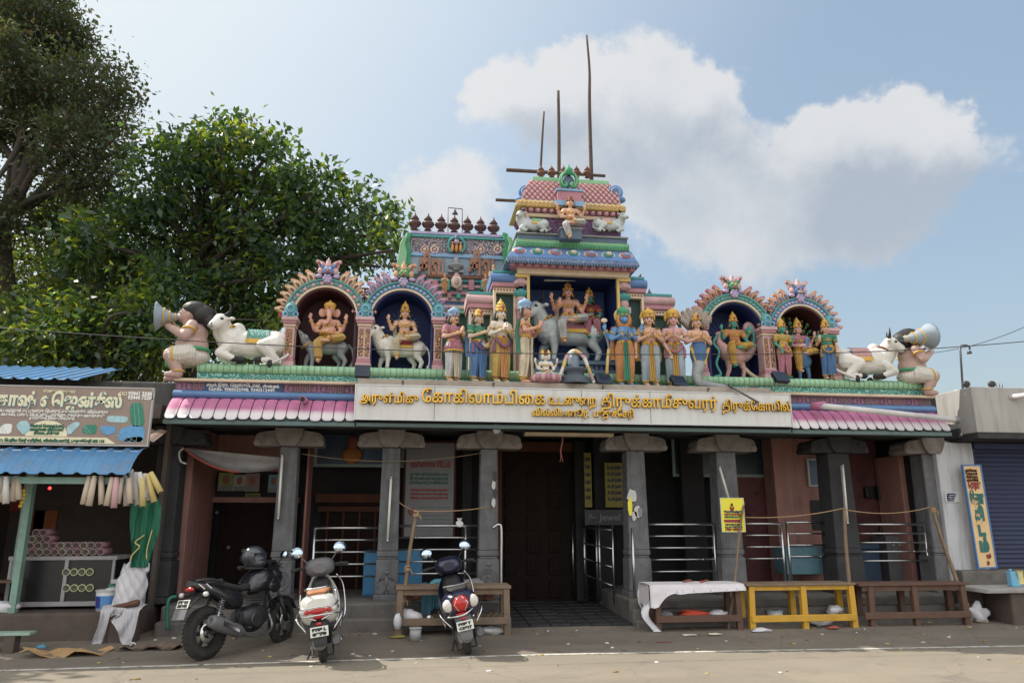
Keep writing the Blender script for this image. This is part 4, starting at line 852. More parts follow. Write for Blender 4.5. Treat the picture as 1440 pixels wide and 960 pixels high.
def hand(m, wrist, d, nrm, s):
    """palm, four unequal fingers and a side thumb; d = finger direction, nrm = palm normal"""
    w = Vector(wrist); d = Vector(d).normalized(); n = Vector(nrm); n = (n - d * n.dot(d)).normalized(); sd = d.cross(n)
    c = w + d * s * .42; m.cap(w, c, s * .17, s * .22, 8)
    m.ell(c, (s * .26, s * .26, s * .16), 8, rot=Matrix((sd, d, n)).transposed())
    for i, l in enumerate((.42, .50, .46, .36)):
        b = c + sd * s * (-.21 + .14 * i) + d * s * .18; k = b + d * s * l * .55 - n * s * .02; m.cap(b, k, s * .085, s * .08, 6); m.cap(k, k + d * s * l * .45 + n * s * .07, s * .08, s * .065, 6)
    b = w + d * s * .2 - sd * s * .2; k = b - sd * s * .18 + d * s * .2; m.cap(b, k, s * .10, s * .085, 6); m.cap(k, k + d * s * .2 + n * s * .05, s * .085, s * .07, 6)
ARM_NAM = lambda s: ((s * .175, -.015, .635), (s * .03, -.135, .69), (-s * .15, -.25, 1), (-s, 0, .1))
STAND = lambda s: [(s * .055, 0, .53), (s * .065, -.012, .285), (s * .066, .012, .055)]
def figure(t, H, skin, lower=None, upper=None, arms=None, legs=None, head=0.0, oz=0.0, crown='tall', crownmat=GOLD, hair=True, sash=None, pleat=None, halo=None, face='human', belly=1.0, vox=.008, feet=True, moustache=False, jewels=GOLD, shawl=None, lowcut=.055, skirt=None):
    V_ = lambda p: Vector((p[0] * H, p[1] * H, (p[2] + oz) * H)); arms = arms or [ARM_NAM(-1), ARM_NAM(1)]; legs = [STAND(-1), STAND(1)] if legs is None else legs
    hq = Matrix.Rotation(head, 3, 'Z'); hc = Vector((0, 0, .90)); Hd = lambda p: V_(hc + hq @ (Vector(p) - hc)); qe = hq
    m = MB(); E = lambda c, r, n=12, q=None: m.ell(c, tuple(v * H for v in (r if isinstance(r, tuple) else (r, r, r))), n, 0, q)
    if face == 'human' or face == 'lion':
        E(Hd((0, .0, .93)), (.060, .070, .076), 14, qe); E(Hd((0, -.022, .888)), (.045, .05, .045), 12, qe); m.cap(Hd((0, -.070, .930)), Hd((0, -.083, .905)), .007 * H, .013 * H, 7); E(Hd((0, -.06, .862)), (.02, .018, .014), 8, qe)
        for s in (-1, 1): E(Hd((s * .062, .005, .915)), (.010, .018, .028), 8, qe); E(Hd((s * .03, -.05, .9)), (.022, .02, .02), 8, qe)
        if face == 'lion': E(Hd((0, -.075, .895)), (.042, .045, .035), 10, qe); E(Hd((0, -.09, .872)), (.03, .03, .02), 8, qe)
    elif face == 'elephant':
        E(Hd((0, 0, .945)), (.078, .075, .08), 14); E(Hd((0, -.04, .915)), (.055, .05, .05), 12)
        tr = smooth_pts([Hd(p) for p in ((0, -.07, .92), (.004, -.11, .86), (.008, -.115, .80), (-.012, -.115, .75), (-.05, -.12, .73), (-.06, -.125, .76))], 4); n = len(tr)
        for i in range(n - 1): m.cap(tr[i], tr[i + 1], (.036 - .018 * i / n) * H, (.036 - .018 * (i + 1) / n) * H, 8)
        for s in (-1, 1): m.ell(Hd((s * .105, .015, .92)), (.055 * H, .016 * H, .068 * H), 12, 0, Matrix.Rotation(s * -.35, 3, 'Z')); m.cap(Hd((s * .032, -.075, .875)), Hd((s * .045, -.12, .855)), .009 * H, .005 * H, 6)
    m.cap(V_((0, .008, .80)), V_((0, .004, .88)), .038 * H, .034 * H)
    E(V_((0, 0, .745)), (.103, .064, .085), 14); m.cap(V_((-.108, 0, .783)), V_((.108, 0, .783)), .038 * H, .038 * H); E(V_((0, -.01 * belly, .645)), (.086 * belly, .062 * belly, .09), 14); E(V_((0, 0, .55)), (.10, .07, .065), 14)
    for el, ha, hd, hn in arms:
        s = 1 if el[0] > 0 else -1; sh = (s * .122, 0, .78); m.chain([V_(sh), V_(el), V_(ha)], [.037 * H, .029 * H, .020 * H], 9); hand(m, V_(ha), hd, hn, .085 * H)
    for lg in legs:
        P = [V_(p) for p in lg[:3]]; m.chain(P, [.066 * H, .047 * H, .030 * H], 10)
        if feet:
            fd = Vector(lg[3]) if len(lg) > 3 else Vector((0, -1, 0)); a = P[2]
            m.cap(a + Vector((0, 0, -.028 * H)), a + fd * .085 * H + Vector((0, 0, -.034 * H)), .027 * H, .021 * H, 8)
            sdv = Vector((-fd.y, fd.x, 0))
            for k in range(5): m.ell(a + fd * (.105 - .006 * abs(k - 1)) * H + sdv * (k - 2) * .010 * H + Vector((0, 0, -.04 * H)), .010 * H, 6)
    b = m.voxel('body', skin, t, vox, 2)
    # painted features
    if face != 'elephant':
        for s in (-1, 1):
            m = MB(); m.ell(Hd((s * .026, -.064, .928)), (.016 * H, .008 * H, .0085 * H), 8, 0, qe); m.ell(Hd((s * .026, -.071, .928)), (.0075 * H, .004 * H, .0078 * H), 8, 1, qe); m.tube([Hd((s * .009, -.071, .943)), Hd((s * .027, -.070, .949)), Hd((s * .045, -.058, .943))], .0042 * H, 5, 1); m.build('eye', [M_EYE, BLACK], t)
        m = MB(); m.ell(Hd((0, -.073, .884)), (.017 * H, .007 * H, .0065 * H), 8, 2, qe); m.ell(Hd((0, -.073, .957)), (.005 * H, .003 * H, .012 * H), 6, 2, qe)
        if moustache:
            for s in (-1, 1): m.cap(Hd((s * .003, -.08, .895)), Hd((s * .035, -.066, .893)), .006 * H, .0035 * H, 6, 1)
        m.build('mouth', [M_EYE, BLACK, M_LIP_, ORANGE], t)
        if face == 'lion':
            m = MB(); m.torus(Hd((0, -.02, .915)), .075 * H, .02 * H, 20, 6, 3, Euler((R(90), 0, 0)), 1, 1.1)
            for i in range(22): a = 2 * math.pi * i / 22; p = Vector((.075 * math.cos(a), -.02, .915 + .085 * math.sin(a))); m.cap(Hd(p), Hd(p + Vector((.035 * math.cos(a), .0, .035 * math.sin(a) - .02))), .016 * H, .006 * H, 6, 3)
            m.build('mane', [M_EYE, BLACK, M_LIP_, ORANGE], t)
    else:
        for s in (-1, 1): m = MB(); m.ell(Hd((s * .042, -.066, .945)), (.012 * H, .008 * H, .007 * H), 8, 0); m.ell(Hd((s * .042, -.073, .945)), (.006 * H, .004 * H, .006 * H), 8, 1); m.build('eye', [M_EYE, BLACK], t)
        m = MB(); m.ell(Hd((0, -.072, .98)), (.02 * H, .006 * H, .014 * H), 8, 0); m.build('forehead_mark', M_LIP_, t)
    if hair:
        m = MB(); m.ell(Hd((0, .02, .945)), (.066 * H, .066 * H, .072 * H), 12, 0, qe)
        for s in (-1, 1): m.chain([Hd((s * .058, .02, .94)), Hd((s * .078, .025, .88)), Hd((s * .095, .015, .825))], [.026 * H, .030 * H, .022 * H], 8)
        m.voxel('hair', M_HAIR, t, .01, 1)
    # crown
    if crown:
        m = MB(); c0 = Hd((0, .005, .962))
        if crown == 'tall': pr = [(.071, -.015), (.076, .012), (.068, .02), (.066, .045), (.073, .052), (.06, .06), (.056, .09), (.061, .096), (.045, .104), (.04, .125), (.02, .135), (.022, .15), (.008, .165), (0, .19)]
        elif crown == 'bun': pr = [(.070, -.015), (.074, .01), (.058, .025), (.045, .04), (.05, .06), (.04, .085), (.02, .095), (.012, .11), (0, .115)]
        else: pr = [(.071, -.015), (.078, .012), (.07, .03), (.088, .05), (.086, .085), (.06, .105), (.03, .112), (.02, .135), (0, .15)]
        m.lathe([(r * H, z * H) for r, z in pr], c0, 14, 0)
        for i in range(9): a = math.pi * (1.0 + i / 8); m.ell(c0 + Vector((.074 * H * math.cos(a), .074 * H * math.sin(a), .004 * H)), .011 * H, 6, 1 if i % 2 else 2)
        m.ell(c0 + Vector((0, -.068 * H, .045 * H)), (.02 * H, .012 * H, .03 * H), 8, 2); m.build('crown', [crownmat, GOLD, RED if crownmat is not RED else GOLD], t)
    if halo:
        m = MB(); c0 = Hd((0, .07, .985)); m.lathe([(0, .012), (.07, .014), (.095, .02), (.112, .0), (.10, -.01), (0, -.01)], (0, 0, 0), 22, 0, 'Y')
        for i, v in enumerate(m.v): m.v[i] = tuple(Vector(v) * H + c0)
        m.torus(c0 + Vector((0, -.015 * H, 0)), .075 * H, .009 * H, 20, 5, 1, Euler((R(90), 0, 0))); m.build('halo', [halo, GOLD], t)
    # jewellery
    m = MB()
    for r_, y_, z_ in ((.052, -.012, .805), (.072, -.028, .775), (.075, -.036, .74)): m.torus(V_((0, y_ * .6, z_)), r_ * H, .007 * H, 18, 5, 0, Euler((R(38), 0, 0)), 1.0, 1.0)
    m.ell(V_((0, -.082, .715)), (.014 * H, .01 * H, .018 * H), 8, 0); m.build('necklace', jewels, t)
    for el, ha, hd, hn in arms:
        s = 1 if el[0] > 0 else -1; sh = Vector((s * .135, 0, .78)); e = Vector(el); h_ = Vector(ha)
        for p, d, r_ in ((sh.lerp(e, .5), e - sh, .042), (e.lerp(h_, .86), h_ - e, .028)): m = MB(); m.torus(V_(p), r_ * H, .0075 * H, 12, 5, 0, Vector(d).to_track_quat('Z', 'Y').to_matrix()); m.build('armlet', jewels, t)
    for s in (-1, 1): m = MB(); m.ell(Hd((s * .068, -.01, .880)), (.010 * H, .010 * H, .018 * H), 7, 0); m.build('earring', jewels, t)
    if feet:
        for lg in legs: m = MB(); m.torus(V_(lg[2]), .034 * H, .008 * H, 12, 5); m.build('anklet', jewels, t)
    if upper:
        m = MB(); E2 = lambda c, r: m.ell(c, tuple(v * H for v in r), 14); E2(V_((0, -.002, .745)), (.118, .074, .085)); E2(V_((0, -.012, .645)), (.092, .068, .09)); E2(V_((0, 0, .56)), (.108, .078, .06)); m.cap(V_((-.116, 0, .778)), V_((.116, 0, .778)), .046 * H, .046 * H)
        for el, ha, hd, hn in arms: s = 1 if el[0] > 0 else -1; a = Vector((s * .135, 0, .78)); m.cap(V_(a), V_(a.lerp(Vector(el), .55)), .047 * H, .043 * H)
        m.voxel('bodice', upper, t, vox, 2)
    if skirt:
        m = MB(); m.lathe([(.095 * H, 0), (.11 * H, -.05 * H), (.135 * H, -.12 * H), (.14 * H, -.16 * H), (.125 * H, -.16 * H)], V_((0, 0, .60)), 20, 0); m.torus(V_((0, 0, .445)), .138 * H, .011 * H, 20, 6, 1)
        for i in range(20): a = 2 * math.pi * i / 20; m.tube([V_((.10 * math.cos(a), .10 * math.sin(a), .58)), V_((.139 * math.cos(a), .139 * math.sin(a), .46))], .012 * H, 5, 0)
        m.build('tunic_skirt', [skirt, GOLD], t)
    if lower:
        m = MB(); m.ell(V_((0, 0, .555)), (.108 * H, .079 * H, .05 * H), 14)
        for lg in legs:
            P = [V_(p) for p in lg[:3]]; e = P[1].lerp(P[2], 1 - lowcut * 2.2); m.chain([P[0], P[1], e], [.074 * H, .058 * H, .046 * H], 10)
            for k in range(7):
                a = 2 * math.pi * k / 7; o_ = Vector((math.cos(a), math.sin(a), 0)); m.tube(smooth_pts([P[0] + o_ * .072 * H, P[1] + o_ * .059 * H, e + o_ * .048 * H], 4), .010 * H, 5)
        m.voxel('lower_cloth', lower, t, vox, 2)
        if feet:
            for lg in legs: P = [V_(p) for p in lg[:3]]; e = P[1].lerp(P[2], 1 - lowcut * 2.2); m = MB(); m.torus(e, .049 * H, .009 * H, 14, 5, 0, (P[2] - P[1]).to_track_quat('Z', 'Y').to_matrix()); m.build('hem', GOLD if lower is not C_['yellow'] else RED, t)
    m = MB(); m.torus(V_((0, 0, .598)), .092 * H, .016 * H, 20, 6, 0, None, 1.02 * max(1, belly * .95), .78 * max(1, belly * .95)); m.ell(V_((0, -.075, .598)), (.028 * H, .016 * H, .026 * H), 8, 1)
    for i in range(7): a = math.pi * (1.1 + .8 * i / 6); m.ell(V_((.1 * math.cos(a), .078 * math.sin(a), .575)), (.014 * H, .01 * H, .018 * H), 6, 0)
    m.build('belt', [GOLD, RED], t)
    if sash:
        m = MB()
        for s in (-1, 1):
            pts = [V_((s * .095, -.05, .59)), V_((s * .075, -.085, .52)), V_((s * .02, -.10, .475)), V_((-s * .02, -.10, .47))]; m.tube(smooth_pts(pts), [.018 * H] * 19, 6); 
            pts = [V_((s * .10, -.04, .58)), V_((s * .125, -.055, .50)), V_((s * .12, -.05, .40))]; m.tube(smooth_pts(pts), [(.012 + .001 * i) * H for i in range(13)], 6)
        m.build('sash', sash, t)
    if pleat:
        m = MB(); rows = []
        for k in range(9):
            z = .585 - (.585 - .075) * k / 8; w = .026 + .020 * k / 8; rows.append([V_((w * (j - 3) / 3, -.088 - .014 * (j % 2) + .012 * math.sin(k * .5), z - (.012 * (j % 2) if k == 8 else 0))) for j in range(7)])
        m.sheet(rows, .008 * H, 0, False); m.build('pleat', pleat, t)
    if shawl:
        m = MB()
        for s in (-1, 1):
            pts = [V_(p) for p in ((s * .10, -.055, .80), (s * .145, .0, .80), (s * .155, .045, .70), (s * .15, .05, .58), (s * .16, .04, .46), (s * .15, .03, .36))]; q = smooth_pts(pts, 4); m.sheet([[p + Vector((s * a * H, b_ * H, 0)) for a, b_ in ((-.025, .01), (-.01, -.012), (.01, .0), (.022, .02))] for p in q], .008 * H)
        m.build('shawl', shawl, t)
    return b
SG = 'painted statues standing in the front row on the roof ledge'
ZL = 3.502
def stand(px, pyf, pyh, label, Y=-.25, rz=0.0, **k):
    b = at(px, pyf, Y); H = at(px, pyh, Y).z - ZL; t = thing('painted_statue', label, 'statue', (b.x, Y, ZL), rz, SG); figure(t, H, **k); return t, H
stand(637, 535, 441, 'moustached statue in pink frilled tunic and white trousers, palms joined, gold crown', rz=R(30), skin=SK['peach'], lower=C_['white'], upper=C_['pink'], skirt=C_['pink'], crown='round', crownmat=SKYB, moustache=True, pleat=C_['cream'], arms=[((-.175, -.02, .635), (.02, -.15, .70), (.1, -.3, 1), (1, 0, 0)), ((.165, -.05, .635), (.05, -.15, .70), (0, -.3, 1), (-1, 0, 0))])
stand(672, 537, 441, 'female statue in blue sari with green sleeves holding her arms folded', rz=R(32), skin=SK['tan'], lower=C_['blue'], upper=C_['green'], crown='bun', sash=C_['purple'], pleat=C_['blue'], shawl=C_['blue'], arms=[((-.17, -.02, .635), (.05, -.15, .72), (.2, -.1, 1), (1, 0, 0)), ((.175, -.04, .60), (.03, -.14, .50), (-.8, -.2, .4), (0, -1, .3))], jewels=YEL)
stand(704, 535, 434, 'pale bare-chested statue in yellow dhoti with purple waist sash, palms joined', rz=R(22), skin=SK['pale'], lower=C_['yellow'], sash=C_['purple'], crown='tall', pleat=C_['orange'], shawl=None)
stand(739, 535, 430, 'pink skinned statue in profile wearing a cream dhoti and blue crown', rz=R(62), skin=SK['pink'], lower=C_['cream'], crown='round', crownmat=SKYB, shawl=C_['green'], pleat=C_['cream'], arms=[((-.165, -.06, .64), (-.03, -.19, .70), (.1, -.3, 1), (1, 0, 0)), ((.165, -.06, .64), (.03, -.19, .70), (-.1, -.3, 1), (-1, 0, 0))])
t, H = stand(880, 542, 441, 'blue lion-faced statue in orange dhoti with four arms and a gold halo', skin=SK['blue'], lower=C_['orange'], crown='round', crownmat=GREEN, halo=YEL, face='lion', pleat=C_['green'], shawl=C_['orange'], arms=[ARM_NAM(-1), ARM_NAM(1), ((-.21, .0, .66), (-.275, -.06, .745), (-.05, -.1, 1), (0, -1, 0)), ((.20, .0, .68), (.235, -.04, .76), (.05, -.1, 1), (0, -1, 0))])
m = MB(); m.ell((-.285 * H, -.07 * H, .875 * H), (.045 * H, .012 * H, .032 * H), 12, 0); m.ell((.24 * H, -.06 * H, .87 * H), (.02 * H, .02 * H, .035 * H), 8, 1); m.ell((.24 * H, -.06 * H, .91 * H), (.012 * H, .012 * H, .02 * H), 6, 1); m.build('held_emblem', [CREAM, WHITE], t)
m = MB(); m.tube([(-.26 * H, .0, .10 * H), (-.22 * H, .0, .5 * H)], [.024 * H, .018 * H], 8, 0); m.ell((-.265 * H, 0, .12 * H), (.05 * H, .05 * H, .05 * H), 10, 1); m.lathe([(.03 * H, 0), (.04 * H, .02 * H), (.02 * H, .08 * H)], (-.27 * H, 0, 0), 10, 0); m.build('mace', [YEL, LPINK], t)
t, H = stand(916, 542, 443, 'peach skinned statue in white trousers with long gold front band and green shoulder cloth', skin=SK['peach'], lower=C_['ltblue'], crown='round', halo=GOLD, pleat=C_['gold'], shawl=C_['gold'], head=R(-8), arms=[ARM_NAM(-1), ARM_NAM(1), ((-.19, .02, .60), (-.20, -.02, .47), (-.1, -.1, -1), (0, -1, 0)), ((.21, .02, .61), (.27, -.03, .48), (.2, -.1, -1), (0, -1, 0))])
t, H = stand(951, 541, 443, 'rose skinned statue with round brown crown and pink sash, right of the green-shawled statue', Y=-.2, rz=R(-14), skin=SK['rose'], lower=C_['ltblue'], crown='round', halo=GOLD, pleat=C_['gold'], sash=C_['pink'], arms=[((-.17, -.03, .635), (-.02, -.15, .70), (.1, -.3, 1), (1, 0, 0)), ((.18, -.02, .62), (.03, -.14, .66), (-.6, -.4, .6), (-.3, -1, 0))])
t, H = stand(985, 543, 447, 'serpent tailed statue under a wide cobra hood, palms joined', Y=-.22, skin=SK['peach'], lower=None, crown='bun', legs=[], feet=False)
m = MB(); m.chain([Vector((0, 0, .57)) * H, Vector((0, 0, .47)) * H, Vector((-.01, 0, .36)) * H], [.11 * H, .118 * H, .085 * H], 12); m.voxel('waist_cloth', C_['blue'], t, .009, 2)
m = MB()
for s in (-1, 1): m.sheet([[Vector((s * (.11 - .01 * k + .02 * j), -.06, .57 - .03 * k)) * H for j in range(3)] for k in range(9)], .008 * H)
m.build('gold_ribbon', GOLD, t)
m = MB(); tl = smooth_pts([Vector(p) * H for p in ((0, 0, .42), (-.02, -.02, .30), (-.05, -.03, .19), (-.03, -.05, .09), (.06, -.05, .055), (.18, -.03, .045), (.32, .0, .04), (.42, .02, .03))], 6); n = len(tl); m.tube(tl, [(.085 - .065 * i / n) * H for i in range(n)], 12)
M_SCALE = mat('snake_scale', (.48, .54, .56), .55, var=.12, dirt=.4)
for i in range(2, n - 1): m.torus(tl[i], (.0855 - .065 * i / n) * H, .006 * H, 14, 5, 1, (tl[i + 1] - tl[i - 1]).to_track_quat('Z', 'Y').to_matrix())
m.build('serpent_tail', [M_SCALE, GREY], t)
m = MB()
for i in range(7):
    a = R(-66 + 22 * i); tip = Vector((.245 * math.sin(a), .06, .93 + .215 * math.cos(a))) * H; mid = Vector((.15 * math.sin(a), .085, .91 + .13 * math.cos(a))) * H; m.chain([Vector((0, .08, .80)) * H, mid, tip], [.05 * H, .066 * H, .034 * H], 8)
    q = tip; m.ell(q + Vector((0, -.03 * H, .0)), (.016 * H, .02 * H, .02 * H), 7)
m.voxel('cobra_hood', mat('hood_brown', (.38, .27, .22), .6, var=.2, dirt=.4), t, .010, 2)
m = MB()
for i in range(7):
    a = R(-66 + 22 * i)
    for k in range(5): p = Vector((.245 * math.sin(a) * (.55 + .1 * k), .015, .87 + .29 * math.cos(a) * (.42 + .11 * k))) * H; m.tube([p + Vector((-.03 * math.cos(a), 0, .03 * math.sin(a))) * H, p + Vector((.03 * math.cos(a), 0, -.03 * math.sin(a))) * H], .005 * H, 5)
m.build('hood_stripes', M_SCALE, t)
# ---- four-legged mounts: x forward (head at -x), origin at the feet; L = body length
def beast(t, L, skin, lying=False, kind='bull', hump=True, face_cam=0.0, blanket=None, horns=True, flip=1, collar=GOLD, vox=.012):
    F = lambda x, y, z: Vector((x * flip * L, y * L, z * L)); m = MB(); D = .0
    zb = .36 if lying else .52; bs = 1.0 if lying else .78
    if kind == 'bull':
        m.ell(F(0, 0, zb), (.50 * L, .21 * L, .24 * L * bs), 16); m.ell(F(-.30, 0, zb + .02), (.24 * L, .21 * L, .26 * L * bs), 14); m.ell(F(.34, 0, zb + .01), (.22 * L, .20 * L, .25 * L * bs), 14); m.ell(F(-.26, 0, zb + .24 * bs), (.12 * L, .085 * L, .12 * L), 12) if hump else None
        hd = Vector((-.52 if lying else -.58, -.08 - face_cam * .12, zb + (.32 if lying else .37))); m.chain([F(-.36, 0, zb + .05), F(-.48, -.02, zb + .18), F(*hd)], [.22 * L, .175 * L, .135 * L], 12); m.cap(F(-.40, 0, zb - .10), F(-.52, -.02, zb + .12), .09 * L, .06 * L, 8)
        mz = hd + Vector((-.14 * math.cos(face_cam), -.05 - .13 * math.sin(face_cam), -.10)); m.chain([F(*hd), F(*mz)], [.13 * L, .076 * L], 10); m.ell(F(*(mz + Vector((-.01, -.01, -.01)))), (.065 * L, .065 * L, .055 * L), 10)
        fc = face_cam; px_ = Vector((math.sin(fc), -math.cos(fc), 0))
        for s in (-1, 1): c = hd + px_ * s * .15 + Vector((.05, 0, .03)); m.cap(F(*(hd + px_ * s * .08 + Vector((.03, 0, .03)))), F(*c), .035 * L, .03 * L, 7); m.ell(F(*(c + px_ * s * .04)), (.05 * L, .05 * L, .03 * L), 8)
    else:
        m.ell(F(0, 0, zb), (.46 * L, .17 * L, .15 * L), 16); m.ell(F(.28, 0, zb + .01), (.24 * L, .19 * L, .16 * L), 14); hd = Vector((-.50, -.07, zb + .20)); m.chain([F(-.32, 0, zb + .0), F(-.44, -.02, zb + .10), F(*hd)], [.14 * L, .11 * L, .10 * L], 10)
        mz = hd + Vector((-.12, -.04, .17)); m.chain([F(*hd), F(*mz)], [.10 * L, .03 * L], 10)
        for s in (-1, 1): m.ell(F(*(hd + Vector((.06, s * .10, .02)))), (.05 * L, .02 * L, .06 * L), 8)
    if lying:
        for s in (-1, 1):
            m.chain([F(-.34, s * .13, zb - .05), F(-.50, s * .19, zb - .20), F(-.26, s * .20, .07)], [.10 * L, .075 * L, .05 * L], 9)
            m.chain([F(.36, s * .14, zb), F(.16, s * .24, zb - .06), F(.40, s * .25, .07), F(.14, s * .26, .06)], [.17 * L, .11 * L, .06 * L, .045 * L], 9)
    else:
        for s, dx in ((-1, .05), (1, -.10)):
            m.chain([F(-.30, s * .11, zb - .05), F(-.32 + dx, s * .11, .30), F(-.34 + dx * 1.2, s * .11, .17), F(-.34 + dx, s * .11, .05)], [.11 * L, .065 * L, .046 * L, .043 * L], 9)
            m.chain([F(.36, s * .11, zb), F(.30 + dx, s * .12, .35), F(.41 + dx, s * .12, .21), F(.36 + dx, s * .12, .05)], [.15 * L, .08 * L, .052 * L, .043 * L], 9)
    m.voxel('body', skin, t, vox, 3)
    if kind == 'bull':
        for s in (-1, 1):
            m = MB(); e = hd + Vector((-.07 * math.cos(fc), -.07 * math.sin(fc), .02)) + px_ * s * .095; m.ell(F(*e), (.034 * L, .034 * L, .025 * L), 8); m.ell(F(*(e + Vector((-.014, 0, 0)) + px_ * s * .018)), .017 * L, 8); m.build('eye', BLACK, t)
            m = MB(); m.ell(F(*(mz + Vector((-.060 * math.cos(fc), -.060 * math.sin(fc), .01)) + px_ * s * .03)), .016 * L, 6); m.build('nostril', BLACK, t)
            if horns: m = MB(); h0 = hd + px_ * s * .07 + Vector((.02, 0, .10)); m.tube(smooth_pts([F(*h0), F(*(h0 + px_ * s * .10 + Vector((0, 0, .06)))), F(*(h0 + px_ * s * .10 + Vector((-.01, 0, .17))))]), [.034 * L * (1 - .8 * i / 12) for i in range(13)], 7); m.build('horn', BLACK, t)
        m = MB(); m.ell(F(*(mz + Vector((-.035 * math.cos(fc), -.035 * math.sin(fc), -.02)))), (.06 * L, .06 * L, .04 * L), 8); m.build('muzzle', GREY, t)
    else:
        for s in (-1, 1): m = MB(); m.ell(F(*(hd + Vector((-.05, s * .075, .08)))), .02 * L, 8); m.build('eye', BLACK, t)
    hv = ([(-.26, .20, .07), (-.26, -.20, .07), (.12, -.26, .06), (-.16, -.2, .06)] if lying else [(-.29, -.11, .03), (-.44, .11, .03), (.41, -.12, .03), (.26, .12, .03)])
    for x, y, z in hv: m = MB(); m.lathe([(.0, -.03 * L), (.062 * L, -.03 * L), (.05 * L, .045 * L), (0, .05 * L)], F(x, y, z), 10, 0) if not lying else m.ell(F(x, y, z), (.085 * L, .05 * L, .055 * L), 10); m.build('hoof', BLACK if kind == 'bull' else GREY, t)
    m = MB(); tl = [F(.50, 0, zb + .10), F(.59, -.05, zb - .02), F(.63, -.08, .28), F(.60, -.12, .08)] if not lying else [F(.52, 0, zb - .02), F(.56, -.2, .18), F(.42, -.36, .05), F(.30, -.40, -.02)]
    m.tube(smooth_pts(tl), [.022 * L] * 19, 6, 0); m.ell(tl[-1], (.045 * L, .03 * L, .07 * L), 8, 1); m.build('tail', [skin, BLACK if lying else skin], t)
    m = MB(); q = Vector((-.5, -.1, .7)).to_track_quat('Z', 'Y').to_matrix() if flip > 0 else Vector((.5, -.1, .7)).to_track_quat('Z', 'Y').to_matrix()
    if kind == 'bull':
        m.torus(F(-.45, -.01, zb + .20), .168 * L, .022 * L, 20, 6, 0, q)
        for i in range(9): a = math.pi * (.9 + 1.2 * i / 8); m.ell(F(-.45, -.01, zb + .20) + q @ Vector((.17 * L * math.cos(a + 1.5), .17 * L * math.sin(a + 1.5), 0)), .03 * L, 7, 1)
    else: m.torus(F(-.44, -.01, zb + .06), .13 * L, .02 * L, 18, 6, 0, q)
    m.build('collar', [BROWN if kind == 'bull' else GOLD, collar], t)
    if blanket:
        for nm, mt, x0, x1, k0, k1, ex in (('saddle_cloth', blanket[0], -.10, .24, .04, .46, 0), ('cloth_border', blanket[1], -.11, .25, .43, .52, .008)):
            m = MB(); rows = []
            for j in range(12):
                a = math.pi * (k0 + (k1 - k0) * j / 11 * 1.0); rows.append([F(x0 + (x1 - x0) * i / 6, -(.225 + ex) * math.sin(a) , zb + (.262 * bs + ex) * math.cos(a)) for i in range(7)])
            m.sheet(rows, .012 * L); m.build(nm, mt, t)
    return F(*hd), zb * L
BW = S_('bull_white', (.68, .66, .61)); BG = S_('bull_grey', (.50, .55, .56)); MG = S_('mouse_grey', (.27, .29, .31))
BL = mat_pattern('blanket_green', (.06, .27, .25), (.25, .42, .36), 18, 5); BP = mat_pattern('blanket_pink', (.50, .24, .26), (.58, .38, .36), 18, 5)
v = at(347, 514, .05); t = thing('bull_statue', 'white lying bull statue with green saddle cloth beside the left horn blower', 'statue', (v.x + .06, .10, 3.742), R(8), 'lying bulls on the ledge ends'); beast(t, .89, BW, True, face_cam=R(46), blanket=(BL, GOLD))
v = at(1216, 531, .05); t = thing('bull_statue', 'white lying bull statue with pink saddle cloth beside the right horn blower', 'statue', (v.x, .10, 3.742), R(-6), 'lying bulls on the ledge ends'); beast(t, .90, BW, True, face_cam=R(20), blanket=(BP, GOLD), flip=-1)
# ---- riders in the niches
SEAT_F = [[(-.06, 0, .53), (-.12, -.16, .44), (-.10, -.14, .20), Vector((0, -1, 0))], [(.06, 0, .53), (.20, -.14, .53), (.03, -.22, .49), Vector((-.9, -.3, 0))]]
HOLD = [((-.20, -.02, .66), (-.25, -.09, .79), (0, -.1, 1), (0, -1, 0)), ((.20, -.02, .66), (.25, -.09, .79), (0, -.1, 1), (0, -1, 0)), ((-.17, -.06, .63), (-.06, -.15, .60), (1, -.2, .3), (0, -1, .2)), ((.18, -.06, .63), (.10, -.15, .57), (-.6, -.6, 0), (0, 0, 1))]
NG = 'mounted statues inside the arched niches'
def niche_loc(i, dx=0.0): _, xc, r, zs, Y = NI[i]; return (xc + dx, Y + .17, 3.742)
t = thing('mounted_statue', 'pink elephant headed statue in yellow cloth riding a grey mouse', 'statue', niche_loc(0, .02), 0, NG); beast(t, .66, MG, kind='mouse', vox=.009)
# rider sits above the mount
def rider(t, H, seat, x=0.0, y=0.0, **k):
    """a seated figure whose seat is at height seat over the thing's base"""
    k.setdefault('legs', SEAT_F); n0 = set(t.children); figure(t, H, oz=seat / H - .50, **k)
    for c in t.children:
        if c not in n0: c.location.x += x; c.location.y += y
rider(t, 1.06, .44, .03, -.08, skin=SK['pink'], lower=C_['yellow'], crown='round', face='elephant', hair=False, belly=1.35, arms=HOLD, vox=.007)
t = thing('mounted_statue', 'long haired statue in cream clothes riding a white bull with red patches', 'statue', niche_loc(1, 0), 0, NG); beast(t, .70, BW, face_cam=R(40), blanket=(C_['red'], GOLD), vox=.010, horns=False)
rider(t, .98, .50, .04, -.06, skin=SK['peach'], lower=C_['cream'], crown='tall', upper=None, arms=HOLD[:1] + HOLD[3:], vox=.007, shawl=C_['cream'])
t = thing('mounted_statue', 'green faced statue in gold dress riding a pink plumed bird', 'statue', niche_loc(2, .0), 0, NG)
m = MB(); m.chain([Vector(p) for p in ((.05, 0, .42), (-.12, -.02, .46), (-.24, -.04, .62), (-.25, -.05, .76))], [.17, .13, .06, .045], 10); m.cap((-.25, -.05, .76), (-.31, -.08, .75), .05, .012)
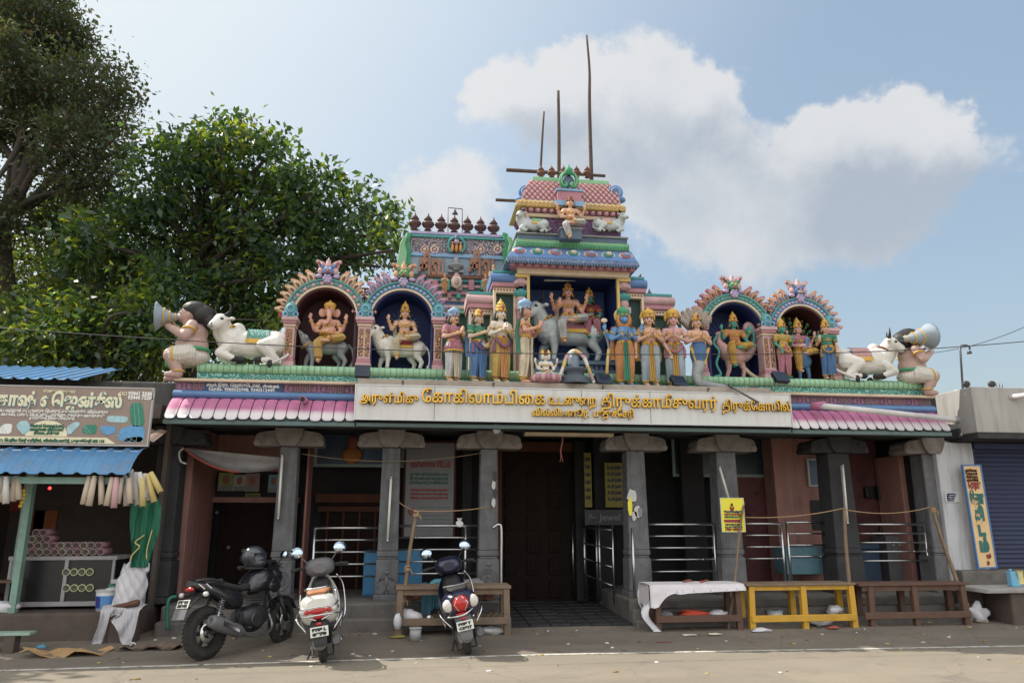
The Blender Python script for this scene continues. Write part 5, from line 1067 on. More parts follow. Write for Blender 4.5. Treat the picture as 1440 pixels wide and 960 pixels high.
for s in (-1, 1): m.chain([Vector((.02 + s * .10, 0, .34)), Vector((.04 + s * .13, -.02, .18)), Vector((.0 + s * .14, -.01, .03))], [.07, .04, .03], 8); m.cap((s * .14, -.02, .02), (s * .14 - .02, -.10, .015), .02, .015)
m.voxel('bird_body', SK['rose'], t, .010, 2)
m = MB(); m.tube(smooth_pts([(.10, .05, .40), (.28, .05, .45), (.40, .05, .62), (.40, .04, .84), (.33, .03, .96), (.26, .02, .90), (.28, .02, .78)]), [.10, .10, .105, .105, .10, .09, .085] + [.075 - .0012 * i for i in range(30)], 9, 0); m.tube(smooth_pts([(.20, -.06, .50), (.34, -.07, .64), (.35, -.07, .80), (.29, -.07, .86), (.25, -.07, .80)]), .022, 7, 1); m.torus((.27, -.06, .82), .045, .018, 14, 6, 1, Euler((R(90), 0, 0)))
m.tube(smooth_pts([(-.28, -.1, .74), (-.36, -.1, .6), (-.28, -.11, .45), (-.34, -.11, .25), (-.28, -.11, .08), (-.38, -.11, .04)]), .022, 7, 1); m.tube(smooth_pts([(.15, .0, .25), (.30, -.02, .10), (.42, -.04, .05), (.46, -.05, .14)]), .03, 7, 2); m.build('plumage', [LPINK, TEAL, CREAM], t)
rider(t, .98, .52, .0, -.10, skin=SK['green'], lower=C_['gold'], upper=C_['orange'], crown='tall', arms=HOLD[:2] + [((.19, -.05, .62), (.26, -.14, .52), (.5, -.6, -.2), (0, 0, 1))], vox=.007)
t = thing('mounted_statue', 'six armed statue in gold clothes seated on a blue peacock between two small consorts', 'statue', niche_loc(3, .0), 0, NG)
m = MB(); m.chain([Vector(p) for p in ((.08, 0, .36), (.02, -.06, .42), (.10, -.10, .58), (.10, -.13, .70))], [.13, .11, .05, .04], 10); m.cap((.10, -.13, .70), (.10, -.19, .69), .035, .01)
for s in (-1, 1): m.chain([Vector((.06 + s * .07, 0, .28)), Vector((.06 + s * .08, -.02, .12)), Vector((.06 + s * .08, -.01, .02))], [.05, .03, .022], 8)
m.voxel('peacock_body', SK['blue'], t, .010, 2)
m = MB()
for k in range(5):
    for i in range(15):
        a = R(-82 + 164 * i / 14); r_ = .22 + .085 * k; m.ell((.0 + r_ * math.sin(a), .16 + .01 * k, .62 + r_ * math.cos(a) * .92), (.038, .012, .045), 8, (i + k) % 2, Matrix.Rotation(a, 3, 'Y')); m.ell((.0 + r_ * math.sin(a), .145 + .01 * k, .63 + r_ * math.cos(a) * .92), (.014, .006, .018), 6, 2)
m.build('peacock_fan', [GREEN, DGREEN, GOLD], t)
rider(t, .98, .46, -.03, -.09, skin=SK['rose'], lower=C_['gold'], crown='tall', upper=C_['pink'], arms=HOLD, vox=.007)
for px, lab, sk, up, lo in ((1104, 'small green skinned consort statue in yellow and pink left of the peacock rider', SK['green'], C_['yellow'], C_['pink']), (1166, 'small consort statue in green blouse and blue skirt right of the peacock rider', SK['peach'], C_['green'], C_['blue'])):
    b = at(px, 528, .02); t = thing('consort_statue', lab, 'statue', (b.x, -.0, 3.745), R(12 if px < 1130 else -12)); H = at(px, 457, .0).z - 3.745
    figure(t, H, skin=sk, upper=up, lower=lo, crown='tall', sash=C_['gold'], pleat=lo, vox=.007, arms=[((-.17, .0, .635), (-.15 if px > 1130 else -.14, -.12, .70 if px > 1130 else .52), (0, -.2, 1 if px > 1130 else -1), (0, -1, 0)), ((.17, .0, .635), (.12, -.13, .70 if px < 1130 else .54), (0, -.2, 1 if px < 1130 else -.6), (0, -1, 0))])
# ---- the bay group
v = at(800, 505, .6); t = thing('mounted_statue', 'large bull statue carrying a white clad couple inside the blue tower bay', 'statue', (v.x + .03, .66, BAYZ), 0); beast(t, 1.02, BG, face_cam=R(30), blanket=(C_['pink'], GOLD), vox=.013)
rider(t, 1.18, .72, -.04, -.12, skin=SK['pink'], lower=C_['white'], crown='bun', arms=[HOLD[0], HOLD[1], ((-.18, -.06, .63), (-.15, -.17, .70), (0, -.1, 1), (0, -1, 0)), ((.19, -.04, .63), (.22, -.13, .55), (.5, -.6, 0), (0, 0, 1))], shawl=C_['cream'])
rider(t, 1.0, .72, .34, -.05, skin=SK['green'], lower=C_['pink'], upper=C_['red'], crown='tall', arms=[HOLD[2], HOLD[3]], legs=[[(-.06, 0, .53), (-.08, -.16, .50), (-.06, -.14, .26), Vector((0, -1, 0))], [(.06, 0, .53), (.08, -.16, .50), (.08, -.14, .26), Vector((0, -1, 0))]])
# ---- small three-faced seated statue on a lotus
v = at(768, 545, -.35); t = thing('seated_statue', 'small white three-faced statue sitting cross-legged on a pink lotus', 'statue', (v.x, -.33, ZL))
LOT = [[(-.06, 0, .53), (-.20, -.12, .49), (.04, -.20, .48), Vector((.9, -.2, 0))], [(.06, 0, .53), (.20, -.12, .49), (-.04, -.22, .52), Vector((-.9, -.2, 0))]]
figure(t, .66, oz=-.30, skin=SK['white'], lower=C_['white'], crown='bun', crownmat=BLACK, legs=LOT, arms=HOLD[:2] + HOLD[2:], vox=.006, hair=False)
m = MB()
for s in (-1, 1): m.ell((s * .045, .0, .412), (.034, .042, .05), 10, 0); m.ell((s * .068, -.03, .412), (.008, .008, .006), 6, 1); m.lathe([(.042, 0), (.035, .03), (.02, .06), (0, .08)], (s * .045, .01, .45), 10, 2)
m.build('side_face', [SK['white'], BLACK, GOLD], t)
m = MB(); m.lathe([(.13, 0), (.20, .03), (.21, .09), (.15, .12), (0, .12)], (0, -.02, .0), 18, 0)
for i in range(16):
    a = 2 * math.pi * i / 16; m.ell((.2 * math.cos(a), -.02 + .2 * math.sin(a), .07), (.04, .04, .055), 7, i % 2)
m.build('lotus_base', [PINK, LPINK], t)
v = at(808, 541, -.35); t = thing('stone_emblem', 'dark grey rounded stone emblem on a ribbed pedestal with a flower garland', 'emblem', (v.x, -.33, ZL))
m = MB(); m.lathe([(.22, 0), (.24, .04), (.20, .06), (.22, .10), (.16, .13), (.15, .17), (.21, .20), (.22, .23), (.12, .25), (0, .25)], (0, 0, 0), 22, 0); m.box(-.05, .3, -.04, .04, .19, .235, 0); m.build('pedestal', mat('emblem_slate', (.07, .09, .12), .45, var=.2), t)
m = MB(); m.lathe([(.085, 0), (.088, .14), (.075, .19), (.04, .22), (0, .235)], (0, 0, .25), 16, 0); m.build('shaft', mat('emblem_blue', (.18, .23, .30), .45), t)
m = MB(); g_ = smooth_pts([(-.26, -.06, .04), (-.19, -.10, .22), (-.13, -.10, .40), (0, -.07, .50), (.13, -.10, .40), (.20, -.10, .22), (.28, -.06, .04)], 5)
for i, p in enumerate(g_): m.ell(p, .032, 7, (i // 3) % 3)
m.build('garland', [LPINK, WHITE, YEL], t)
# ---- horn blowers sitting at both ends
def blower(label, px, py, s, flip, bell):
    v = at(px, py, -.05); t = thing('horn_blower_statue', label, 'statue', (v.x, -.02, ZL), 0, 'horn blowers at the ledge ends'); F = lambda x, y, z: Vector((x * flip * s, y * s, z * s)); m = MB()
    m.ell(F(.02, 0, .50), (.24 * s, .21 * s, .22 * s), 16); m.ell(F(.03, .01, .70), (.21 * s, .17 * s, .18 * s), 14); m.ell(F(.05, 0, .36), (.24 * s, .2 * s, .15 * s), 14); m.cap(F(-.02, 0, .80), F(-.07, -.02, .90), .09 * s, .09 * s)
    m.ell(F(-.06, -.02, .98), (.135 * s, .13 * s, .145 * s), 14); m.ell(F(-.15, -.03, .93), (.07 * s, .08 * s, .06 * s), 10); m.cap(F(-.18, -.03, 1.0), F(-.215, -.03, .96), .02 * s, .028 * s, 8); m.ell(F(-.03, -.14, .96), (.03 * s, .02 * s, .045 * s), 8)
    for q in (-1, 1):
        m.chain([F(.05, q * .18, .78), F(-.02, q * .27, .60), F(-.24 - .08 * (q < 0), q * .09, .78)], [.09 * s, .075 * s, .05 * s], 9); hand(m, F(-.24 - .08 * (q < 0), q * .09, .78), (-.4 * flip, -q * .4, .7), (-flip, 0, 0), .14 * s)
        m.chain([F(.02, q * .14, .36), F(-.20, q * .19, .32), F(-.14 - .06 * q, q * .17, .07)], [.14 * s, .115 * s, .07 * s], 10); m.cap(F(-.14 - .06 * q, q * .17, .04), F(-.29 - .06 * q, q * .18, .035), .06 * s, .045 * s, 8)
    m.voxel('body', SK['brown'], t, .011, 3)
    m = MB(); m.ell(F(.02, 0, 1.06), (.20 * s, .18 * s, .14 * s), 14); m.ell(F(.15, 0, .98), (.17 * s, .18 * s, .16 * s), 12); m.ell(F(.26, 0, .88), (.11 * s, .15 * s, .12 * s), 10); m.voxel('hair', M_HAIR, t, .014, 2)
    m = MB(); m.ell(F(-.16, -.10, 1.0), (.03 * s, .02 * s, .018 * s), 8, 0); m.ell(F(-.172, -.108, 1.0), .012 * s, 6, 1); m.tube([F(-.18, -.09, 1.04), F(-.14, -.12, 1.045)], .009 * s, 5, 1); m.build('face_paint', [M_EYE, BLACK], t)
    m = MB(); m.ell(F(.05, 0, .33), (.255 * s, .215 * s, .13 * s), 14)
    for q in (-1, 1): m.chain([F(.02, q * .14, .36), F(-.16, q * .185, .325)], [.155 * s, .135 * s], 10)
    m.voxel('loincloth', fold('blower_white', (.62, .60, .54), 9, .5), t, .011, 2)
    m = MB(); m.torus(F(.03, 0, .44), .235 * s, .028 * s, 22, 6, 0, None, 1, .9); m.tube(smooth_pts([F(-.19, -.08, .42), F(-.26, -.12, .32), F(-.26, -.10, .16)]), .04 * s, 7, 0)
    for q in (-1, 1): m.torus(F(-.16, q * .185, .325), .13 * s, .016 * s, 16, 6, 1, Euler((0, R(80), 0))); m.torus(F(-.14 - .06 * q, q * .17, .09), .075 * s, .014 * s, 14, 5, 1); m.torus(F(.02, q * .22, .70), .09 * s, .018 * s, 14, 5, 1, Euler((R(q * 20), 0, 0)))
    m.build('waistband', [GREEN, GOLD], t)
    m = MB(); a = F(*bell[0]); b = F(*bell[1]); d = (b - a); L_ = d.length; q = d.to_track_quat('Z', 'Y').to_matrix(); prof = [(.04, 0), (.045, .1), (.075, .35), (.12, .58), (.15, .78), (.20, .93), (.225, 1.0), (.21, .99), (.14, .80), (.03, .55)]
    k = len(m.v); m.lathe([(r_ * s, z * L_) for r_, z in prof], (0, 0, 0), 20, 0)
    for i in range(k, len(m.v)): m.v[i] = tuple(a + q @ Vector(m.v[i]))
    for f_ in (.12, .38, .62): m.torus(a + d * f_, (.046 + .16 * max(0, f_ - .1)) * s, .012 * s, 16, 5, 1, q)
    m.build('horn', [mat('horn_blue_grey', (.30, .36, .42), .5, var=.15, dirt=.4), GOLD], t); return t
blower('seated black haired horn blower statue at the left end, horn pointing left', 262, 532, .97, 1, ((-.20, -.05, .93), (-.50, -.10, .92)))
blower('seated horn blower statue at the right end whose horn hides its face', 1290, 549, .95, -1, ((.34, -.28, .93), (-.22, -.24, 1.02)))
# ---- on the tower: seated figure and two little bulls; small figures on the rear shrine
t = thing('seated_statue', 'small pale bearded seated statue with raised hands at the top of the tower', 'statue', TOPSEAT); 
rider(t, .90, .06, 0, -.08, skin=SK['peach'], lower=C_['white'], crown='bun', crownmat=BROWN, legs=[[(-.06, 0, .53), (-.11, -.15, .46), (-.05, -.14, .24), Vector((0, -1, 0))], [(.06, 0, .53), (.20, -.13, .52), (.02, -.20, .50), Vector((-.9, -.3, 0))]], arms=[HOLD[0], HOLD[1], HOLD[2]], vox=.006)
for px, fl, lab in ((752, 1, 'little white lying bull on the tower shelf, left of the seated statue'), (856, -1, 'little white lying bull on the tower shelf, right of the seated statue')):
    v = at(px, 329, .05); t = thing('bull_statue', lab, 'statue', (v.x, .12, v.z + .01), 0, 'little bulls on the tower'); beast(t, .46, BG, True, face_cam=R(48), vox=.008, flip=fl, blanket=(LGREEN, GOLD) if fl > 0 else (LPINK, GOLD))
for px, py, h, lab, Y in ((625, 413, .36, 'tiny ochre figure statue on the rear shrine, left of the dark opening', 1.55), (683, 414, .36, 'tiny ochre figure statue on the rear shrine, right of the dark opening', 1.55), (694, 411, .46, 'orange cloaked figure statue standing at the left edge of the tower', .9)):
    v = at(px, py, Y); t = thing('small_statue', lab, 'statue', (v.x, Y, v.z), 0); figure(t, h, skin=SK['peach'], lower=C_['orange'], crown='bun', vox=.008, hair=False, shawl=C_['yellow'])
# ------------------------------------------------------------ signs and lettering
M_BOARD = mat('white_board', (.60, .61, .60), .45, var=.06, scale=2, bump=.03, dirt=.35, dcol=(.30, .28, .25), streak=True)
M_STEEL = mat('steel', (.55, .55, .56), .3, 1.0, var=.05, bump=0); M_DSTEEL = mat('dark_steel', (.12, .12, .125), .45, .7)
M_GOLDL = mat('gold_letter', (.75, .42, .06), .3, .75, var=.45, scale=3.5, bump=0); M_GOLDS = mat('letter_side', (.28, .13, .03), .5)
def board(name, label, cat_, p00, p11, Y, th, mt, frame=None, fw=.02, rz=0, par=None):
    a = at(*p00, Y); b = at(*p11, Y); w = b.x - a.x; h = a.z - b.z; t = thing(name, label, cat_, (a.x, Y, b.z), rz)
    m = MB(); m.box(0, w, 0, th, 0, h); m.build('panel', mt, t, bev=.004, seg=1)
    if frame is not None:
        m = MB(); m.box(-fw, w + fw, -.008, th, -fw, 0); m.box(-fw, w + fw, -.008, th, h, h + fw); m.box(-fw, 0, -.008, th, 0, h); m.box(w, w + fw, -.008, th, 0, h); m.build('frame', frame, t)
    return t, w, h
t, w, h = board('name_board', 'long white name board with gold raised lettering across the temple eave', 'sign', (501, 541), (1114, 599), -.50, .06, M_BOARD, M_STEEL, .012)
for f in (.17, .50, .66): MB().box(w * f, w * f + .006, -.004, .0, 0, h).build('panel_joint', M_DSTEEL, t)
def gold(s, px0, px1, py, size, row=0):
    Y = -.505; x0 = X(px0, py, Y) - t.location.x; x1 = X(px1, py, Y) - t.location.x; z = Zp((px0 + px1) / 2, py, Y) - t.location.z
    text('letters', s, size, M_GOLDS, t, (x0 + .006, -.018, z - .006), bold=.003, depth=.03, fit=x1 - x0); text('letters', s, size, M_GOLDL, t, (x0, -.040, z), bold=.002, depth=.012, fit=x1 - x0)
gold('அருள்மிகு', 506, 588, 566, .185); gold('ேகாகிலாம்பிைக', 593, 766, 567, .24); gold('௨டனுைற', 771, 838, 569, .19); gold('திருக்காமீசுவரர்', 845, 1008, 573, .235); gold('திருக்ேகாயில்', 1015, 1111, 577, .19)
gold('வில்லியனூர்.', 748, 828, 585, .14); gold('புதுச்ேசரி', 834, 890, 586, .14)
for f in (.1, .3, .55, .8):  # lamp stubs over the board
    m = MB(); m.cyl((w * f, .02, h), (w * f, -.02, h + .05), .012); m.ell((w * f, -.03, h + .06), .02, 8); m.build('fixing_bolt', M_DSTEEL, t)
# navy board on the frieze
M_NAVYS = mat('navy_sign', (.025, .06, .16), .5, dirt=.2); M_WLET = mat('white_letter', (.72, .72, .70), .5, bump=0, var=.05)
t, w, h = board('craftsman_board', 'small navy board with white lettering on the left frieze', 'sign', (288, 536), (397, 553), -.085, .03, M_NAVYS)
text('letters', 'ஸ்தபதி.', .05, M_WLET, t, (.03, -.004, h * .55), bold=.004, depth=.004, fit=w * .13); text('letters', 'இரா. ெவங்கேடசன்,', .075, M_WLET, t, (w * .17, -.004, h * .53), bold=.003, depth=.004, fit=w * .55); text('letters', 'சிதம்பரம்.', .05, M_WLET, t, (w * .74, -.004, h * .54), bold=.004, depth=.004, fit=w * .22)
text('letters', 'ெசல்- 9585035998, 9345512449.', .065, M_WLET, t, (w * .06, -.004, h * .13), bold=.002, depth=.004, fit=w * .85)
# notice on the porch wall
M_NOTICE = mat('notice_grey', (.21, .21, .22), .5, dirt=.3); M_RLET = mat('red_letter', (.26, .03, .035), .5, bump=0); M_GLET = mat('green_letter', (.02, .13, .08), .5, bump=0); M_BLET = mat('blue_letter', (.03, .04, .12), .5, bump=0)
t, w, h = board('notice_board', 'tall grey notice board with red and green lettering inside the porch', 'notice', (572, 622), (637, 754), 1.72, .04, M_NOTICE, M_BWOOD, .03)
text('letters', 'அன்னதான திட்டம்', .12, M_RLET, t, (w * .06, -.006, h * .74), bold=.008, fit=w * .86)
for k, s_ in enumerate(('அருள்மிகு ஸ்ரீ ேகாகிலாம்பிைக சேமத', 'திருக்காமீசுவரர் ேதவஸ்தானம்', 'வில்லியனூர், புதுச்ேசரி-605110')): text('letters', s_, .06, M_GLET, t, (w * .08, -.006, h * (.645 - k * .045)), bold=.004, fit=w * .8)
for k, s_ in enumerate(('Arulmigu Sri Kokilambigai Sametha', 'Thirukameeswarar Devasthanam', 'Villianur, Puducherry (605110)')): text('letters', s_, .05, M_RLET, t, (w * .1, -.006, h * (.48 - k * .042)), bold=.004, fit=w * .78)
m = MB(); m.torus((w * .15, -.005, h * .26), .05, .012, 16, 5, 0, Euler((R(90), 0, 0))); m.ell((w * .15, -.004, h * .26), (.02, .006, .03), 8, 0)
for k in range(4): m.box(w * .3, w * .92, -.004, 0, h * (.30 - .042 * k), h * (.307 - .042 * k), 1)
m.build('printed_rule', [M_RLET, M_GLET], t)
# yellow boards inside the porch and the jewellery panel
M_YB = mat('yellow_board', (.17, .145, .012), .5); M_DB = mat('dark_board', (.03, .03, .035), .5)
for a, b in (((821, 636), (833, 713)), ((850, 650), (880, 713))):
    t, w, h = board('yellow_banner', 'narrow yellow banner beside the temple gate' if a[0] < 840 else 'wide yellow banner partly behind the right entrance pillar', 'banner', a, b, 1.62, .02, M_YB)
    for k in range(6): text('letters', 'கடன் நைக', .09, M_DB, t, (w * .12, -.004, h * (.85 - .14 * k)), bold=.004, fit=w * .7)
t, w, h = board('jewel_board', 'dark board lettered Jewel below the yellow banners', 'sign', (822, 716), (884, 738), 1.62, .02, M_DB); text('letters', '← Jewel C', .16, mat('grey_letter', (.13, .13, .14), .5, bump=0), t, (w * .08, -.005, h * .3), bold=.004, fit=w * .95)
# yellow poster on its pole
M_YP = mat('yellow_poster', (.78, .70, .05), .5, var=.05, dirt=.1)
t, w, h = board('yellow_poster', 'bright yellow printed poster hung on the leaning pole at the sixth pillar', 'poster', (1013, 700), (1048, 747), -.12, .012, M_YP, mat('poster_edge', (.75, .75, .6), .5), .006)
m = MB(); m.ell((w * .48, -.006, h * .70), (.035, .006, .04), 10, 0); m.ell((w * .48, -.006, h * .80), (.018, .006, .025), 8, 1); m.ell((w * .48, -.008, h * .73), (.015, .006, .018), 8, 2); m.box(w * .1, w * .9, -.003, .0, h * .27, h * .36, 0); m.build('printed_emblem', [M_RLET, M_BWOOD, GOLD], t)
for k, (z, mt) in enumerate(((.57, M_BLET), (.49, M_RLET), (.41, M_GLET), (.19, M_BLET), (.11, M_BLET), (.04, M_RLET))): text('letters', ('ெகாடிேயற்றம்', 'மாசி மக ெபருவிழா', 'வில்லியனூர்', 'அைனவரும் வருக', 'புதுச்ேசரி', 'திருவிழா')[k], .035, mt, t, (w * .12, -.004, h * z), bold=.003, fit=w * .76)
# paper notices on the fifth pillar and pictures over the left shutter
t = thing('torn_poster', 'torn white and yellow paper posters pasted on the right entrance pillar', 'poster', (X(892, 720, .3), .318, Zp(892, 720, .3)))
random.seed(3)
def scrap(m, x, z, w, h, mi, y=-.006):
    n = 9; pts = [(x + w * math.cos(2 * math.pi * i / n) * random.uniform(.7, 1.05), z + h * math.sin(2 * math.pi * i / n) * random.uniform(.7, 1.05)) for i in range(n)]; m.prism(pts, y, y + .004, mi)
M_PAPER = mat('paper_white', (.55, .56, .55), .8, dirt=.5); 
for (x, z, w_, h_, mi) in ((-.02, .25, .09, .12, 0), (-.06, .10, .04, .16, 1), (.06, .02, .07, .1, 0), (.0, -.05, .05, .08, 0), (.10, .0, .04, .1, 2)):
    m = MB(); scrap(m, x, z, w_, h_, 0, -.008 - .005 * mi); m.build('paper_scrap', (M_PAPER, M_YP, M_NOTICE)[mi], t)
t = thing('torn_poster', 'torn pale paper strip pasted on the left entrance pillar', 'poster', (X(695, 690, .3), .318, Zp(695, 690, .3)))
for k in range(4): m = MB(); scrap(m, .02 - .03 * (k % 2), .22 - .13 * k, .035, .08, 0, -.006 - .003 * k); m.build('paper_scrap', M_PAPER if k % 2 else M_DB, t)
for i, (px0, px1, py0, py1, c1, lab) in enumerate(((308, 327, 664, 690, (.30, .34, .12), 'green framed printed picture, leftmost over the dark shutter'), (329, 345, 667, 690, (.40, .40, .38), 'pale printed picture between green and red ones over the shutter'), (346, 364, 665, 691, (.40, .22, .20), 'reddish printed calendar picture over the dark shutter'), (378, 391, 667, 692, (.20, .36, .42), 'blue printed picture over the shutter beside the second pillar'))):
    t, w, h = board('printed_picture', lab, 'picture', (px0, py0), (px1, py1), 2.08, .015, mat('print_%s' % ('olive', 'pale', 'rose', 'aqua')[i], c1, .5, var=.4, scale=14))
    m = MB(); m.box(w * .05, w * .95, -.004, 0, 0.0, h * .28, 0); m.ell((w * .5, -.003, h * .62), (w * .22, .004, h * .24), 10, 1); m.ell((w * .5, -.004, h * .76), (w * .12, .005, h * .10), 8, 0); m.build('print', [M_NOTICE, mat('print_red', (.35, .12, .08), .5)], t)
t, w, h = board('price_card', 'small yellow card under the reddish calendar picture', 'card', (345, 693), (366, 699), 2.08, .01, M_YB); text('letters', 'TN 45 91', .05, M_DB, t, (w * .1, -.003, h * .15), bold=.002, fit=w * .8)
# tall astrology board on the right
M_SB = mat('peach_board', (.72, .50, .26), .5, var=.06, dirt=.2); M_SBF = mat('blue_board_frame', (.06, .18, .42), .5)
a = at(1373, 797, .12); top = at(1351, 655, .12); a2 = at(1397, 797, .12); w = a2.x - a.x; h = top.z - a.z
t = thing('hanging_board', 'tall peach board with green vertical lettering in a blue frame beside the shutter', 'sign', (a.x + .03, .10, a.z), rot=(0, math.atan2(top.x - a.x, h) * 1.0, 0))
m = MB(); m.box(0, w, 0, .025, 0, h); m.build('panel', M_SB, t); m = MB(); f = .022
m.box(-f, w + f, -.008, .03, -f, 0); m.box(-f, w + f, -.008, .03, h, h + f); m.box(-f, 0, -.008, .03, 0, h); m.box(w, w + f, -.008, .03, 0, h); m.build('frame', M_SBF, t)
M_TGL = mat('teal_letter', (.015, .14, .13), .5, bump=0)
text('letters', 'ேகரள', .15, M_RLET, t, (w * .1, -.006, h * .775), bold=.012, fit=w * .75)
for s_, z, ww in (('ேஜா', .63, .82), ('தி', .46, .55), ('ட', .31, .42), ('ம்', .155, .55)): text('letters', s_, .25 if s_ != 'ேஜா' else .22, M_TGL, t, (w * (.5 - ww / 2), -.006, h * z), bold=.02, fit=w * ww)
for k in range(4): text('letters', ('நம்பிக்ைக', 'ஜாதகம்', 'ைகேரைக', 'எண்கணிதம்')[k], .06, M_BWOOD, t, (w * .06, -.005, h * (.94 - .032 * k)), bold=.003, fit=w * .7)
text('letters', 'ஆம்', .08, M_RLET, t, (w * .5, -.005, h * .09), bold=.005, fit=w * .3); text('letters', 'ற', .07, M_RLET, t, (w * .5, -.005, h * .03), bold=.005, fit=w * .15)
t, w, h = board('paper_notice', 'small white paper notice on the whitewashed pillar', 'notice', (1328, 691), (1350, 706), .245, .006, M_PAPER)
for k in range(4): text('letters', ('அறிவிப்பு', 'இங்கு வாகனம்', 'நிறுத்த', 'ேவண்டாம்')[k], .03, M_BLET, t, (w * .12, -.003, h * (.72 - .2 * k)), bold=.002, fit=w * (.7 - .08 * k))
# floodlights on the ledge
def flood(px, py, label, rz=0.0, tilt=-35, s=1.0):
    v = at(px, py, -.36); t = thing('floodlight', label, 'floodlight', v - Vector((0, 0, .10 * s)), rz, 'black floodlights on the ledge'); q = Matrix.Rotation(R(tilt), 4, 'X')
    m = MB(); m.M = Matrix.Translation((0, 0, .11 * s)) @ q; m.box(-.12 * s, .12 * s, -.03, .03, -.095 * s, .095 * s, 0); m.box(-.128 * s, .128 * s, -.04, -.028, -.103 * s, .103 * s, 1)
    for i in range(7): m.box((-.10 + .032 * i) * s, (-.092 + .032 * i) * s, .03, .055, -.08 * s, .08 * s, 0)
    m.build('lamp_housing', [mat('flood_black', (.015, .016, .02), .4), mat('flood_glass', (.02, .03, .05), .1, bump=0)], t, bev=.006)
    m = MB(); m.tube([(-.13 * s, 0, .11 * s), (-.13 * s, 0, 0), (.13 * s, 0, 0), (.13 * s, 0, .11 * s)], .008, 6); m.build('bracket', M_DSTEEL, t)
flood(510, 523, 'black floodlight in front of the pillar between the two left arches', R(0), -10, .85); flood(848, 535, 'black floodlight beside the garlanded emblem in the middle of the row', R(14)); flood(954, 538, 'black floodlight at the feet of the round-crowned rose statue', R(18)); flood(1097, 532, 'black floodlight between the two right arches', R(14))
# pipes, bare lamp arm
t = thing('drain_pipe', 'long white plastic pipe lying along the right pink eave', 'pipe', at(1150, 571, -.47)); o = t.location.copy()
pp = [at(1152, 570, -.40), at(1160, 571, -.52), at(1240, 579, -.52), at(1343, 590, -.52)]; m = MB(); m.tube([p - o for p in pp], .047, 12, 0); m.build('pipe', mat('pvc_white', (.60, .58, .58), .4, dirt=.35), t); m = MB(); m.cyl(pp[3] - o, pp[3] - o + Vector((.06, 0, -.008)), .055, .055, 14); m.build('end_collar', mat('pvc_grey', (.16, .16, .17), .5), t); m = MB(); m.cyl(pp[0] - o + Vector((-.06, .1, .0)), pp[0] - o + Vector((.05, -.08, 0)), .06, .058, 14); m.build('pink_socket', MATS['spout_pink'], t)
t = thing('wall_lamp', 'bare grey lamp arm slanting down over the right end of the name board', 'lamp', at(1027, 542, -.4)); o = t.location.copy(); m = MB(); m.tube([at(1024, 541, -.38) - o, at(1030, 545, -.5) - o, at(1067, 566, -.75) - o], .016, 8); m.ell(at(1027, 543, -.42) - o, .035, 8); m.build('arm', M_DSTEEL, t)
tag(MB().tube([at(1055, 545, -.3), at(1062, 543, -.3), at(1067, 549, -.3)], .02, 7).build('lamp_stub', M_DSTEEL), 'short black bent lamp stub on the ledge over the name board end', 'lamp stub')
# overhead wires
M_WIRE = mat('cable_black', (.03, .03, .032), .6, bump=0)
def wire(name, label, a, b, sag=.15, r=.007, n=14, grp='overhead wires across the temple front', mt=None, cat_='wire'):
    a = Vector(a); b = Vector(b); pts = [a.lerp(b, i / n) - Vector((0, 0, 4 * sag * (i / n) * (1 - i / n))) for i in range(n + 1)]; return tag(MB().tube(pts, r, 5).build(name, mt or M_WIRE), label, cat_, grp)
wire('overhead_wire', 'thin black wire crossing the statues at knee height', at(-60, 456, -1.0), at(1000, 498, -1.0), .12); wire('overhead_wire', 'thin black wire running right past the right horn blower', at(1000, 498, -1.0), at(1500, 474, -.6), .08)
wire('overhead_wire', 'faint wire slanting up to the right behind the lamp post', at(1290, 498, 1.5), at(1480, 440, .5), .15, .006)
# ------------------------------------------------------------ rails, tables, poles and small things in front of the porch
def rail(label, px0, px1, pyt, pyb, Y, n=5, posts=(), ret=None, split=None):
    a = at(px0, pyt, Y); b = at(px1, pyt, Y); zb = Zp((px0 + px1) / 2, pyb, Y); t = thing('steel_railing', label, 'railing', (a.x, Y, PT), 0, 'steel railings between the pillars'); w = b.x - a.x; zt = a.z - PT; zl = zb - PT
    for i in range(n):
        z = zt - (zt - zl) * i / (n - 1); MB().tube([(0, 0, z), (w, 0, z)], .019 if i == 0 else .014, 8).build('rail', M_STEEL, t)
    for p in posts:
        x = X(p, pyt, Y) - a.x; MB().tube([(x, 0, 0), (x, 0, zt)], .021, 8).build('post', M_STEEL, t)
    for p in range(3): m = MB(); m.ell((w * (.2 + .3 * p), -.016, zt - (zt - zl) * (1 + p) / (n - 1)), .018, 6); m.build('clamp', M_STEEL, t)
    return t
rail('steel railing of five bars in front of the wooden door, second bay', 442, 531, 742, 810, .5, 5, (443,)); rail('steel railing of five bars in front of the notice board', 562, 674, 739, 806, .5, 5, (655,)); rail('steel railing of five bars right of the entrance', 909, 1004, 737, 803, .5, 5, (1003,))
rail('steel railing of four bars behind the yellow poster', 1046, 1099, 736, 785, .5, 4, (1098,)); rail('short steel railing in front of the blue desk', 1105, 1160, 734, 782, .62, 4, (1106,)); rail('steel railing of five bars in the last maroon bay', 1206, 1298, 737, 788, .5, 5, (1299,))
t = thing('queue_barrier', 'steel queue barrier posts running into the porch right of the gate', 'barrier', (GAPR, .3, .3)); o = t.location.copy()
for px, Y, y0 in ((889, .20, 742), (861, .8, 738), (842, 1.2, 737), (838, 1.35, 737), (821, 1.7, 733), (805, 2.1, 732)):
    v = at(px, y0, Y) - o; MB().tube([(v.x, v.y, -.02), tuple(v)], .02, 8).build('post', M_STEEL, t)
for k in range(4): p = at(861, 745 + k * 26, .8) - o; q = at(821, 741 + k * 22, 1.7) - o; MB().tube([p, q], .013, 6).build('rail', M_STEEL, t)
